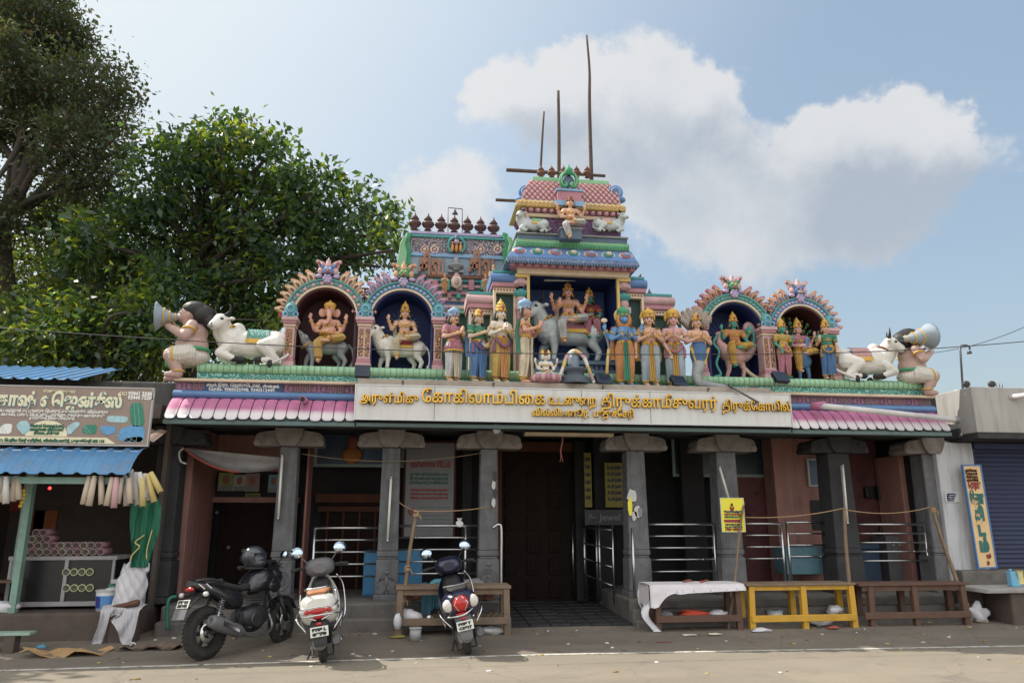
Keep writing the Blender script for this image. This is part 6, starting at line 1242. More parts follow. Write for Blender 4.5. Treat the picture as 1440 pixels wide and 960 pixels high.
v = at(705, 740, .22); tag(MB().tube(smooth_pts([(v.x - .13, .22, v.z - .02), (v.x - .04, .22, v.z + .03), (v.x, .22, v.z - .05), (v.x, .22, .9), (v.x, .22, .16)]), .02, 8).build('handrail_post', M_STEEL), 'bent steel handrail post right of the left entrance pillar', 'handrail')
# unlit tube lights tied to the pillars
def tubelight(label, p, q, Y):
    a = at(*p, Y); b = at(*q, Y); t = thing('tube_light', label, 'tube light', b, 0, 'unlit tube lights tied to the pillars'); d = a - b; m = MB(); m.tube([(0, 0, 0), tuple(d)], .018, 8); m.build('tube', mat('tube_white', (.7, .68, .62), .4, bump=0), t); m = MB(); m.bar((0, .03, 0), tuple(d + Vector((0, .03, 0))), .035, .025, 0); m.build('batten', mat('batten_white', (.45, .45, .45), .5), t)
    for f in (0, 1): MB().cyl(tuple(d * (f - .02 * (2 * f - 1))), tuple(d * (f + .02 * (2 * f - 1))), .02, .02, 8).build('end_cap', M_STEEL, t)
tubelight('white tube light on the left edge of the second pillar', (397, 640), (391, 729), .26); tubelight('white tube light on the third pillar', (550, 671), (545, 760), .26); tubelight('tilted white tube light on the sixth pillar above the yellow poster', (1012, 656), (1026, 705), .22); tubelight('white tube light on the dark seventh pillar', (1185, 654), (1192, 735), .24)
# leaning wooden poles and ropes
M_RAWP = mat('raw_pole', (.20, .14, .09), .85, var=.35, scale=10, bump=.5)
M_ROPE = mat('coir_rope', (.34, .23, .13), .9, bump=.4)
def lean(label, p, q, Y0, Y1, r=.027):
    b = at(*q, Y1); b.z = max(0.02, b.z); a = at(*p, Y0); o = pole('leaning_pole', label, [b, b.lerp(a, .35) + Vector((.01, 0, 0)), b.lerp(a, .7) - Vector((.008, 0, 0)), a], r * 1.1, r * .8, grp='thin wooden poles leaning at the stalls', mt=M_RAWP); return o, a, b
_, A1, B1 = lean('thin wooden pole at the left end of the wooden table', (586, 718), (558, 893), -.35, -.55); _, A2, B2 = lean('thin wooden pole behind the yellow poster and clothed table', (1046, 705), (1024, 890), -.1, -.5, .02)
_, A3, B3 = lean('pale wooden pole between the yellow and the dark table', (1187, 714), (1197, 884), -.2, -.45, .03); _, A4, B4 = lean('wooden pole slanting against the last pillar', (1310, 712), (1366, 882), .1, -.45, .03)
for p in (B1.lerp(A1, .52), B1.lerp(A1, .28), B1.lerp(A1, .97), B4.lerp(A4, .2), B4.lerp(A4, .97)):
    m = MB()
    for k in range(4): m.torus(p + Vector((0, 0, .018 * (k - 1.5))), .036, .011, 12, 5, 0, Euler((R(random.uniform(-15, 15)), R(random.uniform(-15, 15)), 0)))
    m.tube(smooth_pts([p, p + Vector((.05, -.03, -.02)), p + Vector((.07, -.03, -.08))]), .008, 5); tag(m.build('rope_knot', M_ROPE), 'brown rope knot wound round a thin wooden pole', 'rope', 'rope knots on the poles')
rp = dict(grp='thin ropes strung between the pillars', mt=M_ROPE, cat_='rope')
wire('rope', 'rope from the third pillar down to the pole at the wooden table', at(560, 705, .25), A1, .02, .008, **rp); wire('rope', 'rope from the pole at the wooden table up to the left entrance pillar', A1, at(690, 712, .28), .03, .008, **rp); wire('rope', 'rope from the yellow poster to the pale pole', at(1048, 727, -.1), A3, .05, .008, **rp); wire('rope', 'rope from the pale pole to the slanting pole', A3 + Vector((0, 0, -.02)), A4, .08, .008, **rp)
wire('rope', 'thin string across the second bay from pillar to pillar', at(425, 638, .3), at(680, 636, .3), .12, .004, **rp); 
for px, py, s in ((697, 596, .10), (645, 728, .09)):
    v = at(px, py, -.3 if px == 697 else .1); m = MB(); m.sheet([[v + Vector((s * (.3 * j - .3) + .02 * math.sin(k * 2 + j), .02 * math.cos(k + j * 2), -s * .35 * k)) for j in range(4)] for k in range(5)], .004); tag(m.build('cloth_scrap', mat('rag_white', (.6, .6, .6), .8)), 'white rag tied under the name board' if px == 697 else 'white rag knotted on the rope beside the left entrance pillar', 'rag')
v = at(789, 605, .15); m = MB(); m.tube(smooth_pts([v, v + Vector((.02, 0, -.15)), v + Vector((-.01, 0, -.3)), v + Vector((.0, 0, -.42))]), .012, 6); m.tube([v + Vector((0, 0, -.36)), v + Vector((.02, 0, -.48))], .006, 5); m.tube([v + Vector((0, 0, -.36)), v + Vector((-.025, 0, -.48))], .006, 5); tag(m.build('red_tassel', mat('dull_red', (.28, .10, .08), .8)), 'dull red knotted tassel hanging over the entrance', 'tassel')
# sagging cloth in the first bay
m = MB(); c0, c1, c2 = at(256, 628, .35), at(396, 656, .5), at(318, 661, .45); rows = []
for k in range(4):
    row = []
    for j in range(13):
        u = j / 12; p = c0.lerp(c1, u); zt = c0.z + (at(392, 642, .5).z - c0.z) * u + .0; zl = c0.z + (c1.z - c0.z) * u - .24 * math.sin(math.pi * u) ** .9 * (1 - .25 * u); row.append(Vector((p.x, p.y + .25 * (1 - k / 3) + .03 * math.sin(5 * u + k), zt + (zl - zt) * k / 3 * (1 if u > .02 else 1))))
    rows.append(row)
m.sheet(rows, .006, 0); b_ = MB(); t = thing('sagging_cloth', 'grey sagging cloth sheet strung across the first bay', 'cloth', c0)
m.build('sheet', mat('grey_cloth', (.42, .40, .39), .85, var=.15, dirt=.5), t, True); MB().tube([r + Vector((0, -.01, 0)) for r in rows[3][:8]], .014, 6).build('red_hem', mat('red_hem', (.40, .08, .06), .8), t, True); MB().tube(smooth_pts([at(262, 652, .3), at(254, 648, .3), at(252, 636, .3), at(258, 630, .3)]), .014, 6).build('white_hook', M_PAPER, t, True)
# ---- tables
M_TWOOD = mat('table_wood', (.20, .145, .10), .75, var=.3, scale=5, bump=.4, dirt=.4); M_DTW = mat('dark_table_wood', (.12, .065, .045), .75, var=.3, scale=5, bump=.4, dirt=.4); M_YTW = mat('yellow_table_paint', (.58, .33, .035), .6, var=.15, scale=5, bump=.2, dirt=.35, dcol=(.15, .09, .03))
def table(name, label, x0, x1, yf, yb, z0, zt, mt, legs, top=.035, lw=.075, shelf=None, apron=.07, top_mt=None, group='wooden stall tables along the porch'):
    t = thing(name, label, 'table', ((x0 + x1) / 2, (yf + yb) / 2, z0), 0, group); W_ = (x1 - x0) / 2; Dp = (yb - yf) / 2; h = zt - z0
    m = MB(); n = 4
    for i in range(n): m.box(-W_, W_, -Dp + 2 * Dp * i / n + .003, -Dp + 2 * Dp * (i + 1) / n - .003, h - top, h)
    m.build('table_top', top_mt or mt, t, bev=.005, seg=1)
    m = MB(); m.box(-W_ + .06, W_ - .06, -Dp + .04, -Dp + .065, h - top - apron, h - top - .001); m.box(-W_ + .06, W_ - .06, Dp - .065, Dp - .04, h - top - apron, h - top - .001); m.build('apron', mt, t)
    for f in legs:
        for s in (-1, 1):
            x = -W_ + .02 + (2 * W_ - .04) * f; x = min(max(x, -W_ + lw / 2 + .02), W_ - lw / 2 - .02); y = s * (Dp - .06); sp = (f - .5) * .03; m = MB(); m.frus(x - lw / 2 + sp, x + lw / 2 + sp, y - lw / 2, y + lw / 2, -.02, x - lw / 2, x + lw / 2, y - lw / 2, y + lw / 2, h - top - .002); m.build('leg', mt, t, bev=.006, seg=1)
    if shelf:
        z, kind = shelf
        for s in ((-1, 1) if kind != 'front' else (-1,)): m = MB(); m.box(-W_ + .05, W_ - .05, s * (Dp - .06) - .022 - lw / 2 * (s < 0), s * (Dp - .06) + .022 - lw / 2 * (s < 0), z, z + .09); m.build('stretcher', mt, t, bev=.005, seg=1)
        if kind == 'shelf': m = MB(); m.box(-W_ + .06, W_ - .06, -Dp + .09, Dp - .09, z + .03, z + .055); m.build('lower_shelf', mt, t)
    return t
a, b = at(557, 819, -.45), at(716, 819, -.40); table('wooden_table', 'long brown wooden table with a low shelf behind the blue scooter', a.x, b.x, -.62, -.12, .05, .68, M_TWOOD, (0, 1), .04, .085, (.14, 'shelf'))
a, b = at(911, 820, -.45), at(1034, 820, -.4); T2 = (a.x, b.x); table('stall_table', 'wooden stall table draped with a white cloth, heaped shelf below', a.x, b.x, -.62, -.15, .05, .66, M_DTW, (0.06, 1), .035, .08, (.12, 'shelf'))
a, b = at(1043, 818, -.45), at(1192, 815, -.4); table('yellow_table', 'yellow painted wooden table with six legs', a.x, b.x, -.60, -.15, .05, .66, M_YTW, (0.04, .52, 1), .03, .085, (.10, 'front'), .06, M_TWOOD)
a, b = at(1199, 818, -.42), at(1352, 820, -.40); table('dark_table', 'dark red-brown wooden table at the right end of the row', a.x, b.x, -.58, -.15, .06, .645, M_DTW, (0.1, .5, .95), .035, .085, (.10, 'front'))
# white cloth over the stall table
M_SHEET = mat('white_sheet', (.66, .63, .66), .85, var=.06, scale=3, bump=.15, bscale=12, dirt=.15)
m = MB(); x0, x1 = T2; zt = .665; rows = []
for j in range(29):
    u = j / 28; x = x0 - .04 + (x1 - x0 + .06) * u; r = []
    drop = .13 + .16 * max(0, 1 - u * 4.0) + .05 * math.sin(u * 23) * max(0, 1 - u * 2.5) - .05 * u
    for k, (y, z) in enumerate(((-.14, zt), (-.35, zt + .006 + .006 * math.sin(j)), (-.55, zt + .004), (-.632, zt), (-.652, zt - .02), (-.66, zt - drop * .5), (-.665, zt - drop))):
        w_ = .022 * math.sin(u * 34 + k) * max(0, (k - 3) / 3); r.append((x + w_ * .5, y - abs(w_), z))
    rows.append(r)
m.sheet(rows, .005); 
side = [[(x0 - .04 - .02 * k / 5 - .015 * math.sin(3 * j + k) * (k > 0), -.64 + .5 * j / 8, zt - (.30 + .06 * math.sin(j * 2.3)) * k / 5) for k in range(6)] for j in range(9)]; m.sheet(side, .005)
tag(m.build('table_cloth', M_SHEET), 'white dotted sheet draped over the stall table', 'cloth')
m = MB()
for (fx, y, s_, mi) in ((.45, -.35, .03, 0), (.5, -.3, .04, 0), (.62, -.4, .025, 1), (.7, -.3, .03, 0)): m.ell((x0 + (x1 - x0) * fx, y, zt + .02), (s_ * 1.5, s_, s_ * .7), 8, mi)
tag(m.build('small_wares', [mat('ware_brown', (.2, .08, .05)), mat('ware_red', (.4, .06, .05))]), 'a few small brown and red wares on the white table sheet', 'goods', kind='stuff')
def crumple(name, label, cat_, c, r, mt, seed=0, n=18, amp=.25, grp=None, flat=1.0):
    rr = np.random.default_rng(seed); m = MB(); m.ell((0, 0, 0), r, n, 0)
    ks = rr.normal(size=(6, 3)) * 4 ; ph = rr.uniform(0, 6, 6)
    for i, v in enumerate(m.v):
        q = np.array([v[0] / r[0], v[1] / r[1], v[2] / r[2]]); f = 1 + amp * sum(math.sin(ks[j] @ q + ph[j]) for j in range(6)) / 3; m.v[i] = (v[0] * f, v[1] * f, max(-r[2] * .92, v[2] * f * flat))
    o = m.build(name, mt); o.location = (c[0], c[1], c[2] + r[2] * .92); return tag(o, label, cat_, grp)
M_PB = mat('plastic_white', (.62, .62, .66), .35, var=.06, bump=.2, bscale=20); M_PBB = mat('plastic_blue', (.10, .30, .45), .5)
bx_ = lambda px, py, Y: at(px, py, Y).x
# things under the wooden table
crumple('plastic_bag', 'white knotted plastic bag on the low shelf under the wooden table', 'bag', (bx_(575, 875, -.45), -.45, .20), (.14, .09, .10), M_PB, 1); crumple('plastic_bag', 'small white plastic bag hanging left of the wooden table shelf', 'bag', (bx_(559, 880, -.58), -.70, .16), (.05, .05, .09), M_PB, 2)
def bucket(label, c, r0, r1, h, mt, rim=None, hd=True, name='bucket'):
    t = thing(name, label, 'bucket', c); m = MB(); m.lathe([(0, 0), (r0, 0), (r1, h), (r1 * .93, h), (r0 * .92, .02), (0, .02)], (0, 0, 0), 20); m.build('tub', mt, t); m = MB(); m.torus((0, 0, h), r1, .010, 20, 6); m.build('rim', rim or mt, t)
    if hd: m = MB(); m.tube([(r1 * math.cos(a), -.01, h - r1 * .75 * math.sin(a)) for a in [math.pi * i / 10 for i in range(11)]], .005, 5); m.build('handle', M_STEEL, t)
    return t
bucket('small pale grey tin can standing on the ground under the wooden table', (bx_(584, 888, -.6), -.78, .035), .07, .075, .15, mat('tin_grey', (.42, .44, .44), .6, dirt=.3), None, False, 'tin_can')
t = thing('tin_plate', 'round pale tin plate leaning on the low shelf behind the scooter', 'plate', (bx_(604, 874, -.5), -.52, .27)); m = MB(); m.lathe([(0, -.012), (.045, -.012), (.045, .012), (0, .012)], (0, 0, 0), 18, 0, 'Y'); m.build('disc', M_STEEL, t)
crumple('newspaper', 'crumpled grey newspaper under the right end of the wooden table', 'paper', (bx_(690, 892, -.5), -.5, .05), (.18, .10, .05), M_PAPER, 5); crumple('leaf_litter', 'green and orange scraps on the ground left under the wooden table', 'litter', (bx_(560, 893, -.5), -.62, .045), (.10, .05, .02), mat('peel', (.30, .26, .06), .8, var=.7, scale=20), 6)['kind'] = 'stuff'
t = thing('wooden_crate', 'dark wooden slats leaning on the shelf right of the scooter', 'crate', (bx_(692, 872, -.35), -.4, .21)); 
for k in range(3): m = MB(); m.bar((-.12 + .08 * k, 0, 0), (-.02 + .08 * k, .08, .10), .05, .015); m.build('slat', M_TWOOD, t)
# the sleeper on the ledge behind the wooden table
t = thing('person', 'person lying asleep on the stone ledge, blue cloth and bare feet showing under the table', 'person', (at(600, 846, .0).x, .05, .41))
fx = at(572, 846, .0).x - t.location.x; SKP = mat('brown_skin', (.26, .13, .085), .55, var=.12, bump=.1)
m = MB()
for s in (0, 1):
    kn = Vector((fx + 0.419, -.02 + .13 * s, .16 + .07 * s)); an = Vector((fx + 0.09, -.09 + .10 * s, .065 + .05 * s)); hp = Vector((fx + 0.67, .05 + .03 * s, .12 + .06 * s)); m.chain([hp, kn, an], [.085, .062, .04], 10); m.cap(an, an + Vector((-.04, -.05, .005)), .04, .036, 8); m.cap(an + Vector((-.03, -.02, 0)), an + Vector((-.10, -.09, .03)), .036, .03, 8)
    for k in range(5): m.ell(an + Vector((-.12 + .006 * k, -.10 - .004 * k, .0 + .016 * k)), .014 - .001 * k, 6)
m.chain([(fx + 0.67, .07, .14), (fx + 0.828, .08, .15), (fx + 0.986, .09, .16)], [.12, .12, .13], 12); m.cap((fx + 1.06, .09, .15), (fx + 1.11, .09, .14), .05, .05); m.ell((fx + 1.17, .09, .13), (.115, .08, .09), 12); m.cap((fx + 1.2, .01, .13), (fx + 1.2, -.01, .12), .015, .018, 6); m.chain([(fx + 1, -.02, .18), (fx + 0.894, -.12, .10), (fx + 1.04, -.17, .06)], [.055, .042, .03], 8); hand(m, (fx + 1.04, -.17, .06), (1, -.1, 0), (0, 0, -1), .17)
m.voxel('body', SKP, t, .012, 3)
m = MB(); m.ell((fx + 1.2, .11, .14), (.09, .085, .09), 12); m.build('hair', M_HAIR, t)
m = MB(); m.chain([(fx + 0.28, -.04, .12), (fx + 0.419, .03, .19), (fx + 0.696, .06, .17)], [.085, .13, .15], 12); 
m.voxel('wrapped_cloth', fold('turquoise', (.14, .42, .58), 14, .9), t, .012, 1); m = MB(); m.sheet([[(fx + .20 + .62 * j / 24, -.10 - .012 * math.sin(j * 1.5) * k - .02 * k, .27 - .085 * k + .012 * math.sin(j * .9) - (.05 if j < 5 else 0) * k) for j in range(25)] for k in range(5)], .006); m.build('cloth_fall', MATS['cloth_turquoise'], t); m = MB(); m.chain([(fx + 0.729, .07, .15), (fx + 0.973, .09, .17)], [.14, .15], 12); m.voxel('shirt', fold('grey_shirt', (.3, .3, .32)), t, .014, 1)
# blue cabinet and desk inside, other porch furniture
t = thing('blue_cupboard', 'bright blue metal cupboard standing behind the third pillar', 'cupboard', (at(510, 820, 1.0).x, 1.0, PT)); w = at(593, 800, 1.0).x - at(510, 800, 1.0).x; h = Zp(550, 774, 1.0) - PT; MBL = mat('cupboard_blue', (.05, .22, .42), .5, dirt=.3)
MB().box(0, w, 0, .4, 0, h).build('carcass', MBL, t, bev=.01); m = MB(); m.box(.02, w / 2 - .01, -.015, -.001, .03, h - .03); m.build('door', MBL, t, bev=.004); m = MB(); m.box(w / 2 + .01, w - .02, -.015, -.001, .03, h - .03); m.build('door', MBL, t, bev=.004); m = MB(); m.torus((w / 2 - .06, -.03, h - .12), .03, .008, 12, 5, 0, Euler((R(90), 0, 0))); m.build('handle', M_STEEL, t)
t = thing('blue_desk', 'worn light blue wooden desk behind the short railing', 'desk', (at(1108, 810, .95).x, .95, PT)); w = at(1178, 800, .95).x - at(1108, 800, .95).x; h = Zp(1140, 769, .95) - PT; MLB = mat('desk_blue', (.14, .28, .34), .6, var=.25, dirt=.5)
MB().box(0, w, 0, .45, .25, h).build('carcass', MLB, t, bev=.01)
for k in range(2): MB().box(.02 + w / 2 * k, w / 2 - .02 + w / 2 * k, -.015, -.001, h - .17, h - .03).build('drawer', MLB, t, bev=.005); MB().box(.03 + (w - .12) * k, .09 + (w - .12) * k, .02, .08, 0, .25).build('leg', MLB, t)
t = thing('brass_lamp', 'small brass oil lamp standing on the light blue desk', 'lamp', (at(1160, 768, 1.1).x, 1.1, PT + h)); m = MB(); m.lathe([(.05, 0), (.04, .015), (.012, .03), (.012, .11), (.05, .13), (.05, .145), (.015, .15), (.01, .2), (.02, .22), (0, .24)], (0, 0, 0), 14); m.build('stand', mat('brass', (.5, .33, .08), .35, .9), t)
t = thing('grey_cabinet', 'grey metal cabinet with round knobs in the last bay', 'cabinet', (at(1252, 810, 1.2).x, 1.2, PT)); w = .48; h = .85; MB().box(0, w, 0, .4, 0, h).build('carcass', mat('cabinet_grey', (.13, .13, .14), .55), t, bev=.01)
for k in range(6): m = MB(); m.ell((.12 + .12 * (k % 3), -.01, h - .15 - .1 * (k // 3)), (.02, .015, .02), 8); m.build('knob', M_PAPER, t)
t = thing('metal_chest', 'dark blue metal chest left of the grey cabinet', 'chest', (at(1205, 812, 1.15).x, 1.15, PT)); MB().box(0, .46, 0, .4, 0, .62).build('case', mat('trunk_navy', (.025, .05, .10), .5), t, bev=.012); MB().box(-.01, .47, -.01, .41, .63, .72).build('lid', mat('trunk_navy', (.025, .05, .10), .5), t, bev=.012)
# litter, bucket and bundles under the right tables
bucket('white paint bucket standing under the yellow table', (bx_(1089, 868, -.2), -.22, .07), .095, .115, .19, mat('bucket_white', (.55, .56, .55), .5, dirt=.4), mat('bucket_rim', (.3, .42, .45), .5))
random.seed(9)
for i, (px, py, Y, r, mt, lab, nm) in enumerate(((975, 855, -.4, (.20, .10, .055), mat('red_cloth', (.52, .07, .035), .8), 'bright red cloth heaped on the shelf under the stall table', 'red_cloth'), (1010, 868, -.42, (.12, .08, .05), M_SHEET, 'white rag on the shelf end under the stall table', 'white_rag'), (935, 862, -.42, (.12, .10, .05), mat('grey_rag', (.2, .2, .22), .8), 'dark grey bundle at the left of the stall table shelf', 'bundle'),
    (1072, 884, -.72, (.13, .07, .028), M_PB, 'flat white plastic sack on the ground before the yellow table', 'plastic_sack'), (1155, 882, -.4, (.17, .10, .05), M_PB, 'large white plastic heap under the right half of the yellow table', 'plastic_heap'), (1175, 870, -.35, (.10, .08, .07), M_PB, 'upright white bag by the right leg of the yellow table', 'white_bag'), (1172, 886, -.62, (.08, .05, .02), mat('red_box', (.35, .08, .06), .7), 'red paper scrap at the right foot of the yellow table', 'red_scrap'),
    (1374, 860, -.35, (.17, .08, .13), M_PB, 'white plastic sheet crumpled beside the stone slab bench', 'plastic_sheet'), (1382, 877, -.4, (.10, .06, .025), mat('rubbish_mix', (.35, .3, .25), .8, var=.8, scale=22), 'mixed rubbish in front of the slab bench', 'rubbish'), (970, 889, -.85, (.12, .05, .012), M_PAPER, 'flat grey paper on the pavement before the stall table', 'flat_paper'), (1004, 886, -.85, (.09, .04, .014), mat('cream_paper', (.6, .56, .45), .8), 'cream paper lying near the foot of the stall table', 'cream_paper'),
    (935, 898, -1.2, (.10, .03, .006), mat('betel_red', (.20, .06, .05), .8), 'dark red leaf scrap lying on the pavement', 'leaf_scrap'))):
    z = float(ground_z(0, Y)) if py > 874 or px > 1370 else .205
    crumple(nm, lab, 'cloth' if 'cloth' in nm or 'rag' in nm else 'litter', (bx_(px, py, Y), Y, z), r, mt, 20 + i, 16, .3)
t = thing('torn_sheet', 'torn white plastic strip hanging at the left leg of the stall table', 'sheet', (T2[0] - .02, -.6, .06)); m = MB(); m.sheet([[(-.05 - .10 * math.sin(k * .5) + .05 * j, -.03 + .02 * math.sin(j + k), .40 - .05 * k) for j in range(3)] for k in range(9)], .006); m.build('strip', M_PB, t)
m = MB()
for i in range(150):
    x = random.uniform(-3.5, 9.5); y = random.uniform(-1.7, -.15) if random.random() < .75 else random.uniform(-3.2, -1.8); s_ = random.uniform(.008, .028); z = float(ground_z(x, y)) + .004; m.ell((x, y, z), (s_ * 1.5, s_, s_ * .45), 5, random.randrange(4), Euler((0, 0, random.uniform(0, 3))))
tag(m.build('street_litter', [M_PAPER, mat('dry_leaf', (.25, .16, .07), .9), mat('grit', (.12, .11, .10), .9), mat('dry_yellow', (.42, .34, .12), .9)]), 'scattered paper scraps, dry leaves and grit along the roadside', 'litter', kind='stuff')
# ------------------------------------------------------------ motorcycle and scooters: x forward, y left, z up, origin under the rear wheel
def paint(name, c, rough=.25, metal=0.0, coat=.6): return mat('vehicle_' + name, c, rough, metal, var=.06, scale=4, bump=.03, bscale=60, dirt=.12, dcol=(.12, .10, .08), coat=coat)
V_BLK = paint('black', (.012, .013, .018)); V_WHT = paint('pearl', (.66, .67, .62)); V_NAVY = paint('navy', (.008, .011, .04)); V_PLA = paint('plastic', (.022, .022, .025), .55, 0, 0); V_GRY = paint('grey_plastic', (.13, .13, .14), .5, 0, 0); V_RUB = mat('rubber', (.022, .021, .02), .85, var=.25, scale=20, bump=.4, dirt=.5, dcol=(.10, .085, .07))
V_ALU = mat('alloy', (.30, .30, .31), .35, .85, var=.15, bump=.1); V_CHR = mat('chrome', (.65, .65, .66), .12, 1.0, var=.03, bump=0); V_RED = mat('tail_red', (.45, .012, .012), .15, var=.1, bump=0, coat=.5); V_CLR = mat('clear_lens', (.62, .60, .58), .12, var=.05, bump=0, coat=.5); V_ORG = mat('amber_lens', (.60, .20, .03), .15, bump=0); V_SEATB = mat('seat_black', (.02, .02, .022), .7, bump=.3, bscale=90); V_SEATT = mat('seat_tan', (.38, .17, .075), .6, bump=.3, bscale=60); V_MIR = mat('mirror_glass', (.55, .68, .85), .06, 1.0, var=0, bump=0); V_PLT = mat('number_plate', (.66, .67, .62), .5, dirt=.25); V_SMOKE = mat('smoked_shield', (.03, .035, .05), .08, bump=0, coat=.5)
def loft(m, secs, n=18, mi=0, e=2.6):
    """rings across x: (x, half width, z low, z high, y shift)"""
    rows = []
    for s in secs:
        x, hw, z0, z1 = s[:4]; ys = s[4] if len(s) > 4 else 0; zc, hz = (z0 + z1) / 2, (z1 - z0) / 2; r = []
        for j in range(n):
            a = 2 * math.pi * j / n; c, q = math.cos(a), math.sin(a); r.append((x, ys + hw * math.copysign(abs(c) ** (2 / e), c), zc + hz * math.copysign(abs(q) ** (2 / e), q)))
        rows.append(r)
    vs = [p for r in rows for p in r]; k = len(rows); fs = [(i * n + j, (i + 1) * n + j, (i + 1) * n + (j + 1) % n, i * n + (j + 1) % n) for i in range(k - 1) for j in range(n)]
    m.add(vs, fs, mi, True); m.add(rows[0], [tuple(range(n))], mi); m.add(rows[-1], [tuple(range(n))[::-1]], mi); return m
def wheel(par, c, r, w, spokes=6, rim=None, steer=0.0, disc=False):
    """tyre, alloy rim and spokes round a y axle"""
    e = bpy.data.objects.new('wheel', MB().cyl((0, -.05, 0), (0, .05, 0), .035, .035, 14).mesh('hub')); COL.objects.link(e); e.parent = par; e.location = c; e.rotation_euler = (0, 0, steer); e.data.materials.append(V_ALU)
    m = MB(); pr = []
    for i in range(17):
        a = math.pi * 2 * i / 16; pr.append((r - w * .52 + w * .52 * math.cos(a), w * .5 * math.sin(a)))
    m.lathe(pr, (0, 0, 0), 40, 0, 'Y')
    for i in range(40):
        a = 2 * math.pi * i / 40
        for s in (-1, 1): m.bar((r * .992 * math.cos(a), s * w * .08, r * .992 * math.sin(a)), (r * .965 * math.cos(a + .09), s * w * .40, r * .965 * math.sin(a + .09)), .012, .008)
    m.build('tyre', V_RUB, e)
    m = MB(); rr = r - w * .98; m.lathe([(rr, -w * .36), (rr + .015, -w * .42), (rr + .02, -w * .3), (rr - .008, 0), (rr + .02, w * .3), (rr + .015, w * .42), (rr, w * .36), (rr - .02, 0), (rr, -w * .36)], (0, 0, 0), 36, 0, 'Y')
    for i in range(spokes):
        a = 2 * math.pi * i / spokes
        for d in (-.10, .10): m.bar((.03 * math.cos(a), 0, .03 * math.sin(a)), (rr * math.cos(a + d), 0, rr * math.sin(a + d)), .022, .02, 0, (0, 1, 0))
    m.build('rim', rim or V_ALU, e)
    if disc: m = MB(); m.lathe([(.06, -.05), (.12, -.05), (.12, -.056), (.06, -.056)], (0, 0, 0), 28, 0, 'Y'); m.build('brake_disc', V_CHR, e)
    return e
def plate(par, c, rot, lines, w=.20, h=.10):
    m = MB(); m.box(-w / 2, w / 2, -.004, .004, -h / 2, h / 2); o = m.build('number_plate', V_PLT, par, bev=.003, seg=1); o.location = c; o.rotation_euler = rot
    for k, s in enumerate(lines): text('plate_letters', s, .04, BLACK, o, (-w * .40, -.006, h * (.08 - .43 * k)), bold=.004, depth=.002, fit=w * .8)
    return o
REAR = (0, 0, R(-90))       # faces backwards (-x)
def mirror(par, base, head, r=.055, mt=V_PLA, glass_rot=0.0):
    b = Vector(base); h = Vector(head); m = MB(); m.tube(smooth_pts([b, b.lerp(h, .6) + Vector((.015, 0, .0)), h]), .008, 6, 0); m.ell(h + Vector((.014, 0, 0)), (.016, r * 1.12, r * .95), 14, 0); o = m.build('mirror', mt, par)
    g = MB(); g.lathe([(0, 0), (r, 0), (r, -.006), (0, -.006)], (0, 0, 0), 20, 0, 'X'); q = g.build('mirror_glass', V_MIR, o); q.location = h + Vector((-.008, 0, 0)); q.rotation_euler = (0, R(14), glass_rot); q.scale = (1, 1.05, .92)
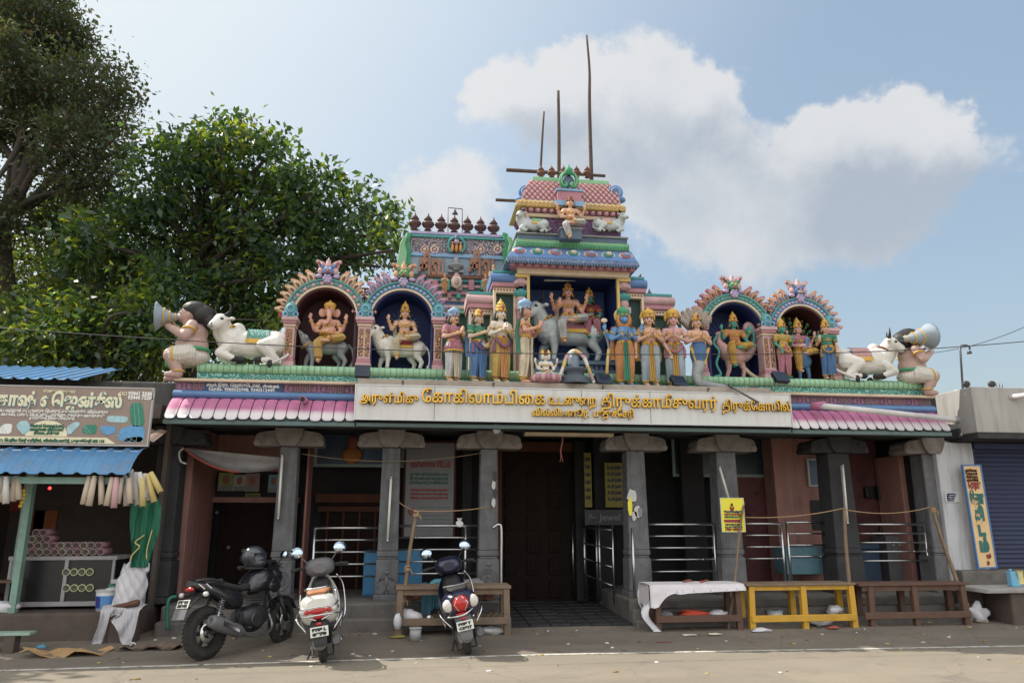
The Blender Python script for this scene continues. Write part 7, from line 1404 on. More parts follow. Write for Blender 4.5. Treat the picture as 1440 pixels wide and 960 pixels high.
# ---- motorcycle
def motorcycle(label, loc, rz, lean):
    t = thing('motorcycle', label, 'motorcycle', loc, rot=(lean, 0, rz), sc=.95); WB = 1.28
    wheel(t, (0, 0, .305), .305, .135, 6, V_PLA, 0, True); wheel(t, (WB, 0, .30), .30, .095, 6, V_PLA, R(14), True)
    m = MB(); loft(m, [(.62, .10, .70, .80), (.70, .17, .68, .95), (.83, .205, .70, 1.01), (.96, .18, .74, 1.0), (1.06, .09, .80, .94)]); m.build('fuel_tank', V_BLK, t)
    m = MB(); m.ell((.86, 0, .985), (.05, .05, .012), 14); m.build('tank_cap', V_CHR, t)
    for s in (-1, 1): m = MB(); m.ell((.97, s * .17, .78), (.12, .03, .10), 12, rot=Euler((0, R(20), 0))); m.build('tank_shroud', V_BLK, t); m = MB(); m.bar((.78, s * .178, .90), (.98, s * .158, .93), .008, .025); m.build('tank_stripe', V_GRY, t)
    m = MB(); loft(m, [(-.06, .085, .85, .915), (.12, .12, .81, .90), (.32, .135, .76, .845), (.50, .12, .73, .81), (.64, .09, .74, .83)]); m.build('seat', V_SEATB, t)
    m = MB(); loft(m, [(-.26, .05, .84, .92), (-.12, .105, .78, .91), (.05, .135, .69, .86), (.30, .15, .54, .80), (.48, .12, .52, .76)]); o = m.build('tail_cowl', V_BLK, t)
    for s in (-1, 1): m = MB(); m.bar((-.10, s * .10, .885), (.10, s * .155, .90), .02, .03); m.tube(smooth_pts([(-.2, s * .05, .91), (-.08, s * .14, .92), (.14, s * .15, .87)]), .014, 7); m.build('grab_rail', V_PLA, t)
    for k in range(2): m = MB(); m.bar((-.19 + .09 * k, -.082 - .018 * k, .87), (-.12 + .09 * k, -.10 - .014 * k, .81), .03, .012); m.build('tail_stripe', V_CLR, o)
    m = MB(); m.ell((-.25, 0, .82), (.03, .075, .028), 12); m.build('tail_light', V_RED, t)
    m = MB(); loft(m, [(-.30, .085, .60, .635), (-.22, .09, .66, .72), (-.10, .09, .72, .80), (.0, .08, .70, .78)]); m.build('rear_fender', V_PLA, t)
    p = plate(t, (-.335, 0, .66), (R(-22), 0, R(-90)), ('PY 01', 'AH 9421'), .20, .10); m = MB(); m.box(-.10, .10, -.003, .003, -.18, -.06); m.build('mud_flap', V_GRY, p)
    for s in (-1, 1): m = MB(); m.cap((-.16, s * .08, .76), (-.18, s * .17, .755), .012, .012, 8, 1); m.ell((-.185, s * .20, .755), (.035, .035, .03), 12, 0); m.build('indicator', [V_CLR, V_PLA], t)
    m = MB(); loft(m, [(.50, .12, .32, .50), (.62, .15, .28, .54), (.80, .15, .27, .56), (.92, .11, .32, .50)], e=3.5)
    for k in range(6): m.box(.70 + .015 * k, .92 - .01 * k, -.12, .12, .50 + .03 * k, .512 + .03 * k)
    m.cyl((.68, -.17, .38), (.68, .17, .38), .085, .085, 18); m.build('engine', mat('engine_dark', (.075, .075, .08), .4, .7, var=.3, bump=.2), t)
    m = MB(); m.tube(smooth_pts([(.40, 0, .74), (.55, 0, .62), (.50, 0, .42), (.66, 0, .26), (.90, 0, .30), (1.0, 0, .62), (1.05, 0, .86)]), .028, 8)
    for s in (-1, 1): m.tube([(.0, s * .10, .305), (.52, s * .10, .36)], .024, 8); m.tube([(.42, s * .09, .76), (.02, s * .10, .80)], .018, 7)
    m.build('frame', V_PLA, t)
    for s in (-1, 1):
        m = MB(); a, b = Vector((.02, s * .135, .34)), Vector((.14, s * .125, .68)); m.cyl(tuple(a), tuple(b), .018, .018, 8, 1)
        n_ = 9; pts = [a.lerp(b, .2 + .75 * i / (n_ * 8)) + Vector((.036 * math.cos(i * 2 * math.pi / 8), .036 * math.sin(i * 2 * math.pi / 8), 0)) for i in range(n_ * 8)]; m.tube(pts, .007, 5, 0); m.build('shock_absorber', [V_GRY, V_CHR], t)
    m = MB(); m.tube(smooth_pts([(.98, -.06, .42), (1.0, -.10, .27), (.85, -.15, .19), (.55, -.16, .20), (.38, -.165, .26)]), .022, 9); m.build('exhaust_pipe', V_ALU, t)
    m = MB(); a = Vector((.42, -.17, .25)); b = Vector((-.10, -.19, .45)); q = (b - a).to_track_quat('Z', 'Y').to_matrix(); L_ = (b - a).length; k = len(m.v); m.lathe([(.025, -.06), (.05, 0), (.08, .08), (.085, L_ * .75), (.075, L_ * .93), (.06, L_), (.03, L_), (.03, L_ - .06), (0, L_ - .06)], (0, 0, 0), 18)
    for i in range(k, len(m.v)): m.v[i] = tuple(a + q @ Vector(m.v[i]))
    mf = m.build('muffler', V_GRY, t); m = MB(); m.sheet([[a.lerp(b, .25 + .5 * i) + Vector((0, -.088, .03 * j)) for i in (0, .5, 1)] for j in (-1, 0, 1)], .006); m.build('heat_guard', V_ALU, mf)
    st = Matrix.Rotation(R(14), 3, 'Z'); hx = Vector((WB, 0, .30))
    for s in (-1, 1): m = MB(); a = hx + st @ Vector((0, s * .085, 0)); b = Vector((1.02, s * .085, .92)); m.cyl(tuple(a), tuple(a.lerp(b, .5)), .028, .028, 12, 1); m.cyl(tuple(a.lerp(b, .45)), tuple(b), .019, .019, 12, 0); m.build('front_fork', [V_CHR, V_PLA], t)
    m = MB(); rows = []
    for i in range(9):
        a = R(25 + 120 * i / 8); rows.append([hx + st @ Vector((.335 * math.cos(a), y, .335 * math.sin(a) - .02 * abs(y / .06))) for y in (-.06, -.03, 0, .03, .06)])
    m.sheet(rows, .006); m.build('front_fender', V_BLK, t)
    m = MB(); loft(m, [(1.02, .09, .84, 1.0), (1.12, .115, .78, 1.02), (1.20, .09, .78, .96), (1.23, .05, .82, .92)]); m.build('headlight_cowl', V_BLK, t); m = MB(); m.ell((1.205, 0, .87), (.04, .075, .065), 14); m.build('headlight', V_CLR, t)
    m = MB(); m.sheet([[(1.06 + .10 * i, .10 * j, 1.0 + .10 * (1 - i) + .0) for j in (-1, -.5, 0, .5, 1)] for i in (0, .5, 1)], .005); m.build('visor', V_SMOKE, t)
    for s in (-1, 1):
        m = MB(); m.tube(smooth_pts([(1.02, 0, .97), (1.0, s * .14, 1.0), (.92, s * .30, 1.03), (.86, s * .37, 1.03)]), .013, 8, 0); m.cyl((.925, s * .29, 1.03), (.855, s * .385, 1.03), .019, .019, 10, 1); m.build('handlebar', [V_PLA, V_RUB], t)
        m = MB(); m.tube(smooth_pts([(.965, s * .25, 1.035), (.95, s * .34, 1.02), (.89, s * .40, 1.01)]), .007, 6); m.build('lever', V_CHR, t)
        mirror(t, (.96, s * .20, 1.02), (.94, s * .36, 1.15), .055)
        [MB().cyl((x, s * .12, z), (x, s * .24, z), .014, .014, 8).build('footrest', V_RUB, t) for x, z in ((.50, .30), (.22, .40))]
    m = MB(); m.tube([(.46, .12, .28), (.38, .26, -.045)], .012, 7); m.bar((.36, .26, -.045), (.42, .27, -.045), .03, .012); m.build('side_stand', V_PLA, t)
    m = MB(); rows = [[(.05 + .5 * i, -.125 - .0 * j, .30 + .06 * j * (1 - i * .3)) for i in (0, .5, 1)] for j in (-.5, .5)]; m.box(.05, .55, .105, .125, .28, .40); m.build('chain_guard', V_PLA, t); return t
def gpos(px, py): v = at(px, py, Z=0.0); return Vector((v.x, v.y, float(ground_z(v.x, v.y))))
mp = gpos(287, 928); MR = R(56); motorcycle('black motorcycle with helmet on its tank, parked facing away at the left', mp, MR, R(-5))
def local(p, rz, lean, q): return Vector(p) + Euler((lean, 0, rz)).to_matrix() @ Vector(q)
h = thing('helmet', 'dark full-face helmet with clear visor resting on the motorcycle tank', 'helmet', local(mp, MR, R(-5), (.72, 0, 1.075)), MR - R(60))
m = MB(); m.ell((0, 0, .02), (.15, .125, .135), 20); m.ell((.04, 0, -.05), (.125, .11, .075), 16); m.voxel('shell', paint('helmet', (.03, .035, .045), .2), h, .010, 2); m = MB(); m.sheet([[((.157 - .012 * abs(i - 1)) * math.cos(a), .132 * math.sin(a), -.02 + .045 * i) for a in [R(-75 + 150 * j / 10) for j in range(11)]] for i in range(3)], .004); m.build('visor', V_SMOKE, h); m = MB(); m.torus((.02, 0, -.115), .10, .014, 18, 6); m.build('rubber_rim', V_RUB, h)
# ---- scooters
def scooter(label, loc, rz, lean, body, under, seat, plate_lines, style):
    t = thing('scooter', label, 'scooter', loc, rot=(lean, 0, rz), group='parked scooters', sc=.96); WB = 1.23; wh = style == 'white'
    wheel(t, (0, 0, .215), .215, .095, 5, V_PLA); wheel(t, (WB, 0, .22), .22, .085, 5, V_ALU, R(12))
    m = MB(); loft(m, [(-.30, .12, .57, .735), (-.25, .19, .49, .77), (-.12, .215, .43, .78), (.06, .22, .40, .765), (.25, .20, .38, .72), (.40, .15, .36, .62), (.46, .09, .34, .52)], 24, 0, 3.0); b = m.build('rear_body', body, t)
    for s in (-1, 1): m = MB(); m.sheet([[(-.10 + .5 * i / 6, s * (.219 + .005 * math.sin(i)), .60 + .02 * j - .05 * i / 6 ) for i in range(7)] for j in (-1, 1)], .004 * s); m.build('side_crease', under, b)
    m = MB(); loft(m, [(-.22, .09, .77, .80), (-.10, .13, .765, .825), (.12, .145, .75, .815), (.28, .125, .73, .80), (.42, .11, .70, .79), (.50, .07, .66, .74)], 20); m.build('seat', seat, t)
    # tail: lamp cluster, fender, plate
    if wh:
        m = MB(); m.ell((-.280, 0, .60), (.05, .125, .036), 14); m.build('tail_light', V_RED, t); m = MB(); m.tube(smooth_pts([(-.20, -.23, .67), (-.31, -.17, .645), (-.345, 0, .65), (-.31, .17, .645), (-.20, .23, .67)]), .009, 6); m.tube(smooth_pts([(-.20, -.23, .54), (-.31, -.16, .555), (-.34, 0, .56), (-.31, .16, .555), (-.20, .23, .54)]), .009, 6); m.build('lamp_trim', V_CHR, t)
        for s in (-1, 1): m = MB(); m.ell((-.255, s * .165, .61), (.05, .05, .042), 12); m.build('indicator', V_CLR, t); m = MB(); m.ell((-.30, s * .125, .60), (.02, .03, .028), 8); m.build('lens_red', V_RED, t)
        m = MB(); m.ell((-.285, 0, .705), (.008, .04, .028), 14); m.build('emblem', V_CHR, b); m = MB(); m.ell((-.29, 0, .705), (.006, .03, .02), 12); m.build('emblem_plate', V_GRY, b); text('letters', '125', .04, V_GRY, b, (.02, -.195, .66), bold=.003, fit=.1)
        m = MB(); m.ell((-.27, 0, .535), (.035, .065, .03), 12); m.build('lower_reflector', V_RED, t)
    else:
        for s in (-1, 1): m = MB(); m.ell((-.25, s * .145, .635), (.06, .08, .08), 14, 0, Euler((R(s * 28), 0, R(s * 18)))); m.build('indicator', V_CLR, t)
        m = MB(); m.ell((-.295, 0, .635), (.045, .115, .10), 6, 0, None, 6); m.build('tail_light', V_RED, t)
        for s in (-1, 1): m = MB(); m.tube([(-.315, s * .02, .72), (-.318, s * .085, .635), (-.325, s * .03, .55)], .007, 5); m.build('lamp_trim', V_CHR, t)
        m = MB(); m.ell((-.275, 0, .515), (.03, .09, .02), 12); m.build('lower_reflector', V_RED, t)
    m = MB(); loft(m, [(-.36, .07, .22, .26), (-.335, .085, .28, .42), (-.26, .10, .36, .52), (-.12, .11, .40, .52), (.05, .09, .40, .48)], 16); m.build('rear_fender', V_GRY if not wh else V_PLA, t)
    m = MB(); m.ell((-.33, 0, .465), (.014, .035, .018), 10); m.build('reflector', V_RED, t)
    plate(t, (-.362, 0, .385), (R(-12), 0, R(-90)), plate_lines, .20, .11)
    m = MB(); m.ell((-.325, 0, .25), (.012, .075, .07), 12); m.build('mud_flap', V_GRY, t)
    for s in (-1, 1):
        m = MB(); m.tube(smooth_pts([(.15, s * .12, .80), (-.05, s * .155, .835), (-.22, s * .13, .85), (-.29, s * .05, .85), (-.295, 0, .85)]), .013, 8); m.build('grab_rail', V_CHR if wh else V_GRY, t)
    m = MB(); loft(m, [(-.12, .05, .16, .30, .05), (.05, .08, .15, .32, .06), (.28, .09, .16, .34, .05), (.42, .06, .22, .34, .03)], 14); m.build('engine', V_ALU, t)
    m = MB(); loft(m, [(.30, .03, .18, .24, -.13), (.20, .045, .17, .26, -.15), (-.02, .058, .17, .29, -.165), (-.20, .055, .19, .30, -.17), (-.24, .035, .21, .28, -.17)], 14); mf = m.build('muffler', V_GRY, t); m = MB(); m.ell((-.06, -.225, .235), (.10, .012, .04), 12); m.build('heat_guard', V_CHR if wh else V_ALU, mf)
    m = MB(); m.tube([(.02, .12, .24), (.10, .12, .60)], .018, 8); m.build('shock_absorber', V_PLA, t)
    m = MB(); loft(m, [(.36, .15, .27, .34), (.5, .165, .25, .31), (.75, .165, .25, .31), (.88, .15, .27, .36)], 18, 0, 4); m.build('floorboard', V_PLA, t)
    # leg shield leaning back, inner panel, apron
    m = MB(); rows = []
    for i in range(11):
        f = i / 10; z = .28 + .66 * f; x = .90 + .07 * math.sin(f * 2.6) - .03 * f; hw = .13 + .09 * math.sin(math.pi * min(1, f * 1.05)) ** .7 - .05 * f ** 3; rows.append([(x - .05 * abs(j / 4) ** 2 + .03, hw * j / 4, z) for j in range(-4, 5)])
    m.sheet(rows, -.02); m.build('leg_shield', body, t)
    m = MB(); loft(m, [(.84, .10, .42, .84), (.90, .14, .36, .90), (.93, .13, .36, .90)], 18, 0, 3); m.build('inner_panel', V_PLA, t)
    m = MB(); m.tube([(1.0, 0, .72), (WB - .02, 0, .40)], .03, 8)
    for s in (-1, 1): m.tube([(WB - .08, s * .065, .45), (WB, s * .065, .22)], .018, 7)
    m.build('front_fork', V_PLA, t)
    m = MB(); m.sheet([[(WB + .245 * math.cos(a) - .02, y, .23 + .245 * math.sin(a) - 3 * y * y) for y in (-.06, -.03, 0, .03, .06)] for a in [R(20 + 125 * i / 8) for i in range(9)]], .006); m.build('front_fender', body, t)
    # handlebar cowl
    m = MB(); loft(m, [(.79, .08, .95, 1.07), (.83, .155, .91, 1.115), (.92, .19, .90, 1.135), (1.0, .15, .91, 1.09), (1.05, .07, .95, 1.04)], 20); hc = m.build('handlebar_cowl', V_GRY if wh else body, t)
    m = MB(); m.sheet([[(.835 + .055 * i, .075 * j, 1.035 + .055 * i) for j in (-1, 0, 1)] for i in (0, 1)], .02); m.build('instrument_glass', mat('dial_glass', (.35, .42, .48), .08, .3, bump=0), hc); m = MB(); m.ell((1.03, 0, .99), (.03, .07, .05), 14); m.build('headlight', V_CLR, hc)
    for s in (-1, 1):
        m = MB(); m.tube(smooth_pts([(.93, s * .10, 1.02), (.90, s * .22, 1.03), (.85, s * .35, 1.02)]), .015, 8, 0); m.cyl((.895, s * .245, 1.03), (.845, s * .36, 1.02), .021, .021, 10, 1); m.build('handle_grip', [V_PLA, V_RUB], t); m = MB(); m.tube(smooth_pts([(.93, s * .20, 1.03), (.93, s * .29, 1.02), (.89, s * .37, 1.0)]), .006, 6); m.build('lever', V_CHR, t)
        mirror(t, (.90, s * .15, 1.08), (.86, s * .275, 1.235), .076, V_GRY if wh else V_PLA, R(-s * 8))
    m = MB(); m.ell((.935, 0, .55), (.03, .05, .04), 10); m.build('hook', V_CHR, t)
    if wh or True:
        for s in (-1, 1):
            m = MB(); m.tube(smooth_pts([(-.20, s * .15, .37), (-.14, s * .25, .50), (.05, s * .265, .56), (.30, s * .25, .46), (.34, s * .20, .30)]), .010, 7); m.tube(smooth_pts([(-.29, s * .03, .50), (-.26, s * .14, .55), (-.12, s * .205, .66), (.0, s * .20, .79)]), .010, 7) if wh else None; m.build('guard_rail', V_CHR, t)
        m = MB(); m.tube(smooth_pts([(.80, -.20, .30), (.95, -.27, .42), (.98, -.27, .75), (.92, -.20, .90)]), .011, 7); m.build('guard_rail', V_CHR, t)
        if not wh: m = MB(); m.tube(smooth_pts([(-.22, .20, .50), (-.33, .05, .50), (-.33, -.05, .515), (-.18, -.21, .58)]), .011, 7); m.build('guard_rail', V_CHR, t)
    m = MB(); m.tube([(.25, .10, .22), (.16, .22, -.035)], .011, 7); m.bar((.13, .22, -.035), (.20, .23, -.035), .03, .01); m.build('side_stand', V_PLA, t); m = MB(); m.tube([(.12, -.12, .18), (.0, -.12, .07), (.0, .12, .07), (.12, .12, .18)], .012, 7); m.build('centre_stand', V_PLA, t)
    return t
scooter('pearl white scooter with tan seat and steel guard rails beside the black motorcycle', gpos(455, 930), R(94), R(-8), V_WHT, V_GRY, V_SEATT, ('PY05 L', '0870'), 'white')
scooter('dark blue scooter with big red tail lamp parked before the wooden table', gpos(659, 919), R(91), R(-12), V_NAVY, V_PLA, V_SEATB, ('PY05 Y', 'C1517'), 'blue')
# ------------------------------------------------------------ shop on the left
M_AWN = mat('blue_sheet_metal', (.085, .225, .42), .5, var=.2, scale=2, bump=.05, dirt=.6, dcol=(.16, .15, .14)); M_RUST = mat('rusty_sheet', (.20, .13, .10), .75, var=.4, scale=5, dirt=.6, dcol=(.22, .2, .19)); M_SHOPW = mat('shop_wall', (.10, .08, .07), .85, var=.3, dirt=.5); M_SOOTW = mat('sooty_parapet', (.10, .098, .095), .85, var=.3, scale=4, dirt=.8, dcol=(.02, .02, .02), streak=True)
M_MINT = mat('mint_post', (.22, .36, .30), .6, dirt=.5); M_PLINTH = mat('brown_plinth', (.105, .08, .068), .85, var=.3, scale=4, bump=.5, dirt=.5)
SX0, SX1 = -6.6, -3.46
S = thing('shop', 'small dark shop with blue metal awning adjoining the temple on the left', 'shop', ((SX0 + SX1) / 2, 0, 0))
def sb(name, x0, x1, y0, y1, z0, z1, mt, bev=0.0, par=None): m = MB(); m.box(x0, x1, y0, y1, z0, z1); return m.build(name, mt, par or S, True, bev)
sb('plinth', SX0, SX1, -.42, 2.6, 0.0, .40, M_PLINTH, .03); sb('back_wall', SX0, SX1, 2.4, 2.6, .4, 3.1, M_SHOPW); sb('side_wall', SX1 - .06, SX1, .2, 2.4, .4, 3.1, M_SHOPW); sb('side_wall', SX0, SX0 + .1, -.3, 2.4, .4, 3.1, M_SHOPW); sb('ceiling', SX0, SX1, -.3, 2.6, 2.9, 3.1, M_SHOPW); sb('parapet', SX0, SX1 + .05, .35, 2.4, 3.1, 3.52, M_SOOTW, .03)
def corr(name, x0, x1, rows_yz, pitch, amp, mt, par, flat=.55, th=.006):
    n = int((x1 - x0) / pitch * 8); rows = []
    for y, z in rows_yz:
        r = []
        for i in range(n + 1):
            x = x0 + (x1 - x0) * i / n; ph = (x / pitch) % 1; q = 0 if ph < flat else math.sin((ph - flat) / (1 - flat) * math.pi); r.append((x, y, z + amp * q))
        rows.append(r)
    m = MB(); m.sheet(rows, th, 0, False); return m.build(name, mt, par, True)
ab = at(180, 668, -1.25); at_ = at(207, 633, -.75); zt, zb = at_.z, ab.z
prof = [(-.72, zt + .02), (-.88, zt - .02), (-1.05, zt - .12), (-1.16, zt - .22), (-1.25, zb + .01)]
corr('awning', SX0, at(194, 650, -1.0).x, prof, .20, .028, M_AWN, S)
sb('awning_fascia', SX0, SX1 - .02, -1.10, -1.07, zb - .10, zb - .02, M_MINT)
corr('rusty_roof_strip', SX0, SX1 + .12, [(-.80, zt + .10), (-.62, zt + .17), (-.3, zt + .3)], .14, .022, M_RUST, S, .0)
z1 = Zp(60, 524, .2); corr('roof_sheet', SX0, at(140, 535, .1).x, [(-.5, z1 - .22), (.30, z1 + .02), (.9, z1 + .2)], .17, .03, M_AWN, S)
for px in (34, -40): sb('door_post', at(px, 760, -.35).x - .05, at(px, 760, -.35).x + .03, -.40, -.30, .4, 2.2, M_MINT)
sb('inner_post', at(25, 760, -.30).x - .02, at(25, 760, -.30).x + .05, -.30, -.26, .4, 2.2, M_GREY if 'M_GREY' in globals() else M_GFRAME)
v = at(70, 686, .6); m = MB(); m.ell(v, .022, 10); m.build('red_bulb', mat('red_glow', (.5, .02, .02), .3, emit=(1, .03, .03, 4)), S, True)
for i, (px, py) in enumerate(((22, 735), (8, 700), (12, 770), (40, 735))):
    sb('wall_poster', at(px, py, 2.2).x, at(px, py, 2.2).x + .35, 2.36, 2.39, at(px, py, 2.2).z - .2, at(px, py, 2.2).z + .2, mat('dim_poster_%s' % 'abcd'[i], ((.25, .05, .03), (.3, .06, .05), (.05, .2, .2), (.35, .1, .03))[i], .6, var=.5, scale=10))
# signboard
M_SGN = mat('shop_sign_brown', (.27, .205, .175), .5, var=.08, scale=1.2, dirt=.15); M_ALU_ = mat('sign_edge', (.42, .42, .42), .5)
a = at(0, 543, -.9); b = at(216, 547, -.9); c = at(208, 626, -.9); zt_, zb_ = (a.z + b.z) / 2, c.z; w0 = -6.3
t = thing('shop_signboard', 'large brown shop signboard with cream lettering over the blue awning', 'sign', (w0, -.92, zb_)); w = b.x - w0; h = zt_ - zb_
m = MB(); m.box(0, w, 0, .05, 0, h); m.build('panel', M_SGN, t); m = MB(); f = .015
for q in ((0, w, -f, 0), (0, w, h, h + f)): m.box(q[0], q[1], -.006, .05, q[2], q[3])
m.box(w, w + f, -.006, .05, -f, h + f); m.build('frame', M_ALU_, t)
def sx(px, py=580): return at(px, py, -.925).x - w0
def sz(py, px=100): return at(px, py, -.925).z - zb_
M_SCR = mat('cream_letter', (.72, .68, .48), .5, bump=0); M_SBL = mat('letter_shadow_blue', (.12, .34, .42), .5, bump=0)
for dx, dz, mt, y in ((.008, -.010, M_SBL, -.004), (0, 0, M_SCR, -.008)): text('letters', 'சந்ேதாஷ் ஏெஜன்சீஸ்', .22, mt, t, (sx(-52) + dx, y, sz(571) + dz), bold=.010, depth=.003, fit=sx(170) - sx(-52))
text('letters', 'ஸ்ரீ மணக்குள விநாயகர் துைண', .05, M_SCR, t, (sx(56), -.004, sz(552)), bold=.002, fit=sx(102) - sx(56))
for k, (s_, x0, x1, y) in enumerate((('பிளாஸ்டிக் ைப மற்றும் கட்டுமான ெபாருட்கள் ெமாத்த விற்பைன', -40, 152, 580), ('ைநலான் வைல, பாய், ெபட்ஷீட், கயிறு, சாக்கு வைககள்', -30, 148, 585.5), ('அைனத்தும் இங்கு கிைடக்கும்', 42, 106, 590))): text('letters', s_, .05, M_WLET, t, (sx(x0), -.004, sz(y)), bold=.0025, fit=sx(x1) - sx(x0))
text('letters', '93941 33484', .07, M_WLET, t, (sx(177), -.004, sz(554)), bold=.004, fit=sx(214) - sx(177)); text('letters', '93444 73209', .07, M_WLET, t, (sx(177), -.004, sz(559.5)), bold=.004, fit=sx(214) - sx(177))
m = MB(); m.torus((sx(167), -.004, sz(552)), .022, .006, 12, 5, 0, Euler((R(90), 0, 0))); m.torus((sx(173), -.004, sz(552)), .02, .006, 12, 5, 0, Euler((R(90), 0, 0))); m.build('phone_mark', M_SCR, t)
x0, x1 = sx(-40), sx(168); MB().prism([(x0, sz(623)), (x1, sz(623)), (x1 - .12, sz(614.5)), (x0, sz(614.5))], -.004, 0).build('address_band', M_SCR, t); text('letters', 'ெமயின் ேராடு, ெபரிய ேதர் எதிரில், வில்லியனூர், புதுச்ேசரி 605 110', .05, M_GLET, t, (sx(-30), -.008, sz(621.5)), bold=.003, fit=sx(152) - sx(-30))
n = 16; hw = (sx(99) - sx(40)) / 2; xc = (sx(99) + sx(40)) / 2; MB().prism([(xc + hw * math.cos(math.pi * i / n), sz(613.5) + .20 * math.sin(math.pi * i / n)) for i in range(n + 1)], -.004, 0).build('oval_panel', M_SCR, t)
for k, s_ in enumerate(('ேமலும் ேகாைரப்பாய்,', 'மைழக்கால விரிப்புகள்', 'கிைடக்கும்')): text('letters', s_, .05, M_GLET, t, (xc - .2 + .05 * (k == 2), -.008, sz(601 + 5 * k)), bold=.003, fit=.4 - .1 * (k == 2))
M_PG = mat('print_green', (.03, .20, .13), .5, var=.4, scale=30); M_PBL = mat('print_blue', (.10, .30, .55), .5, var=.4, scale=12); M_PLB = mat('print_pale_blue', (.35, .55, .60), .5, var=.3, scale=12)
def pr(pts, mt, nm='printed_goods'):
    q = [Vector((sx(x), 0, sz(y))) for x, y in pts]; c_ = sum(q, Vector()) / len(q); n_ = len(q); o_ = []
    for i in range(n_): a_, b_ = q[i], q[(i + 1) % n_]; o_ += [a_.lerp(b_, .18), a_.lerp(b_, .82)]
    MB().prism([(v.x, v.z) for v in o_][::-1], -.005, 0).build(nm, mt, t)
    for k in (.35, .65): m = MB(); m.bar(q[0].lerp(q[1], k) + Vector((0, -.0055, 0)), q[-1].lerp(q[-2], k) + Vector((0, -.0055, 0)), .006, .003); m.build('printed_fold', M_PLB, t)
pr([(181, 566), (198, 563), (206, 598), (186, 598)], M_PG); pr([(168, 614), (172, 602), (188, 596), (206, 598), (207, 620), (178, 620)], M_PBL); pr([(182, 614), (204, 612), (206, 620), (178, 621)], M_PLB); pr([(152, 583), (181, 584), (180, 593), (151, 592)], M_PLB); pr([(142, 602), (148, 597), (166, 599), (165, 608), (152, 611)], M_PBL); pr([(118, 602), (124, 596), (139, 597), (138, 610), (121, 609)], M_PG); pr([(96, 600), (108, 592), (116, 595), (101, 613)], M_PLB); pr([(25, 600), (30, 593), (40, 592), (48, 604), (38, 613)], M_PLB); pr([(3, 602), (9, 597), (20, 597), (20, 611), (3, 611)], M_WLET); pr([(-20, 602), (-10, 593), (1, 597), (0, 611), (-16, 611)], M_PLB)
# rolls of matting hanging under the awning
M_ROLLS = [mat('roll_cream', (.50, .42, .33), .8, var=.15, bump=.2), mat('roll_pink', (.52, .32, .34), .8, var=.2), mat('roll_white', (.52, .50, .47), .8, var=.15, scale=14), mat('roll_yellow', (.50, .40, .16), .8, var=.2)]
M_INS = mat('roll_core', (.07, .06, .05), .9)
def roll(i, px0, py0, px1, py1, Y, k, r=.036):
    a = at(px0, py0, Y); b = at(px1, py1, Y - .03); t = thing('matting_roll', ('cream roll of matting', 'pink roll of matting', 'white flowered roll of matting', 'yellow roll of matting')[k] + ' hanging in the bunch under the blue awning', 'roll', a, 0, 'rolled mats hanging from the awning'); d = b - a
    m = MB(); m.tube([(0, 0, 0), tuple(d * .5), tuple(d)], [r * .8, r, r * 1.05], 10, 0); m.build('mat_sleeve', M_ROLLS[k], t); m = MB(); m.cyl(tuple(d * .985), tuple(d * 1.004), r * .7, r * .7, 10, 0); m.build('core', M_INS, t)
random.seed(4)
for i, (a_, b_, k) in enumerate((((126, 669), (117, 709), 0), ((133, 669), (125, 711), 0), ((142, 669), (143, 709), 0), ((158, 671), (150, 711), 0), ((164, 671), (160, 714), 1), ((171, 672), (165, 708), 0), ((176, 668), (178, 711), 2), ((184, 660), (189, 703), 2), ((190, 664), (194, 710), 2), ((196, 664), (203, 700), 2), ((203, 666), (208, 704), 2), ((208, 666), (217, 706), 3), ((212, 664), (226, 692), 3), ((200, 672), (201, 712), 3), ((181, 672), (183, 708), 0),
    ((13, 669), (1, 706), 0), ((21, 669), (17, 705), 0), ((25, 669), (26, 703), 0), ((5, 669), (-6, 700), 2), ((9, 670), (8, 708), 2))):
    roll(i, *a_, *b_, -1.12 + random.uniform(-.08, .08) + (.02 if a_[0] > 180 else 0), k)
v = at(33, 690, -1.0); t = thing('marigold_string', 'small string of yellow flowers hanging beside the left rolls', 'garland', v); m = MB(); [m.ell((.01 * math.sin(i), 0, -.045 * i), .024, 7) for i in range(5)]; m.build('flowers', mat('marigold', (.60, .40, .03), .7), t); m = MB(); m.tube([(0, 0, .15), (0, 0, -.2)], .004, 4); m.build('string', M_ROPE, t)
# counter with stacked rolls
YC = -.05; a = at(16, 782, YC); b = at(165, 776, YC); c = at(158, 829, YC)
t = thing('display_counter', 'pale framed glass display counter in the shop front', 'counter', (a.x, YC, .40)); w = b.x - a.x; h = a.z - .40; f = .035; M_CF = mat('counter_frame', (.36, .35, .36), .5, dirt=.4); M_CB = mat('counter_dark', (.02, .02, .022), .3)
MB().box(0, w, 0, .5, .06, h - .05).build('case', M_CB, t)
for nm, q in (('top_rail', (-.02, w + .02, -.03, .52, h - .05, h)), ('bottom_rail', (0, w, -.03, 0, .04, .10)), ('upright', (0, f, -.03, 0, .1, h - .05)), ('upright', (w * .52, w * .52 + f * 1.3, -.03, 0, .1, h - .05)), ('upright', (w - f, w, -.03, 0, .1, h - .05))): MB().box(*q).build(nm, M_CF, t, bev=.004, seg=1)
def coil(label, c, r, k, L_=.3, grp='rolled goods on the counter'):
    t = thing('rolled_goods', label, 'roll', c, random.uniform(-.08, .08), grp); m = MB(); m.tube([(0, 0, 0), (0, L_, 0)], r, 12, 0); m.build('roll', k, t); m = MB(); m.torus((0, -.003, 0), r * .55, r * .16, 12, 5, 0, Euler((R(90), 0, 0))); m.cyl((0, -.004, 0), (0, .01, 0), r * .3, r * .3, 8); m.build('end_coil', M_INS, t)
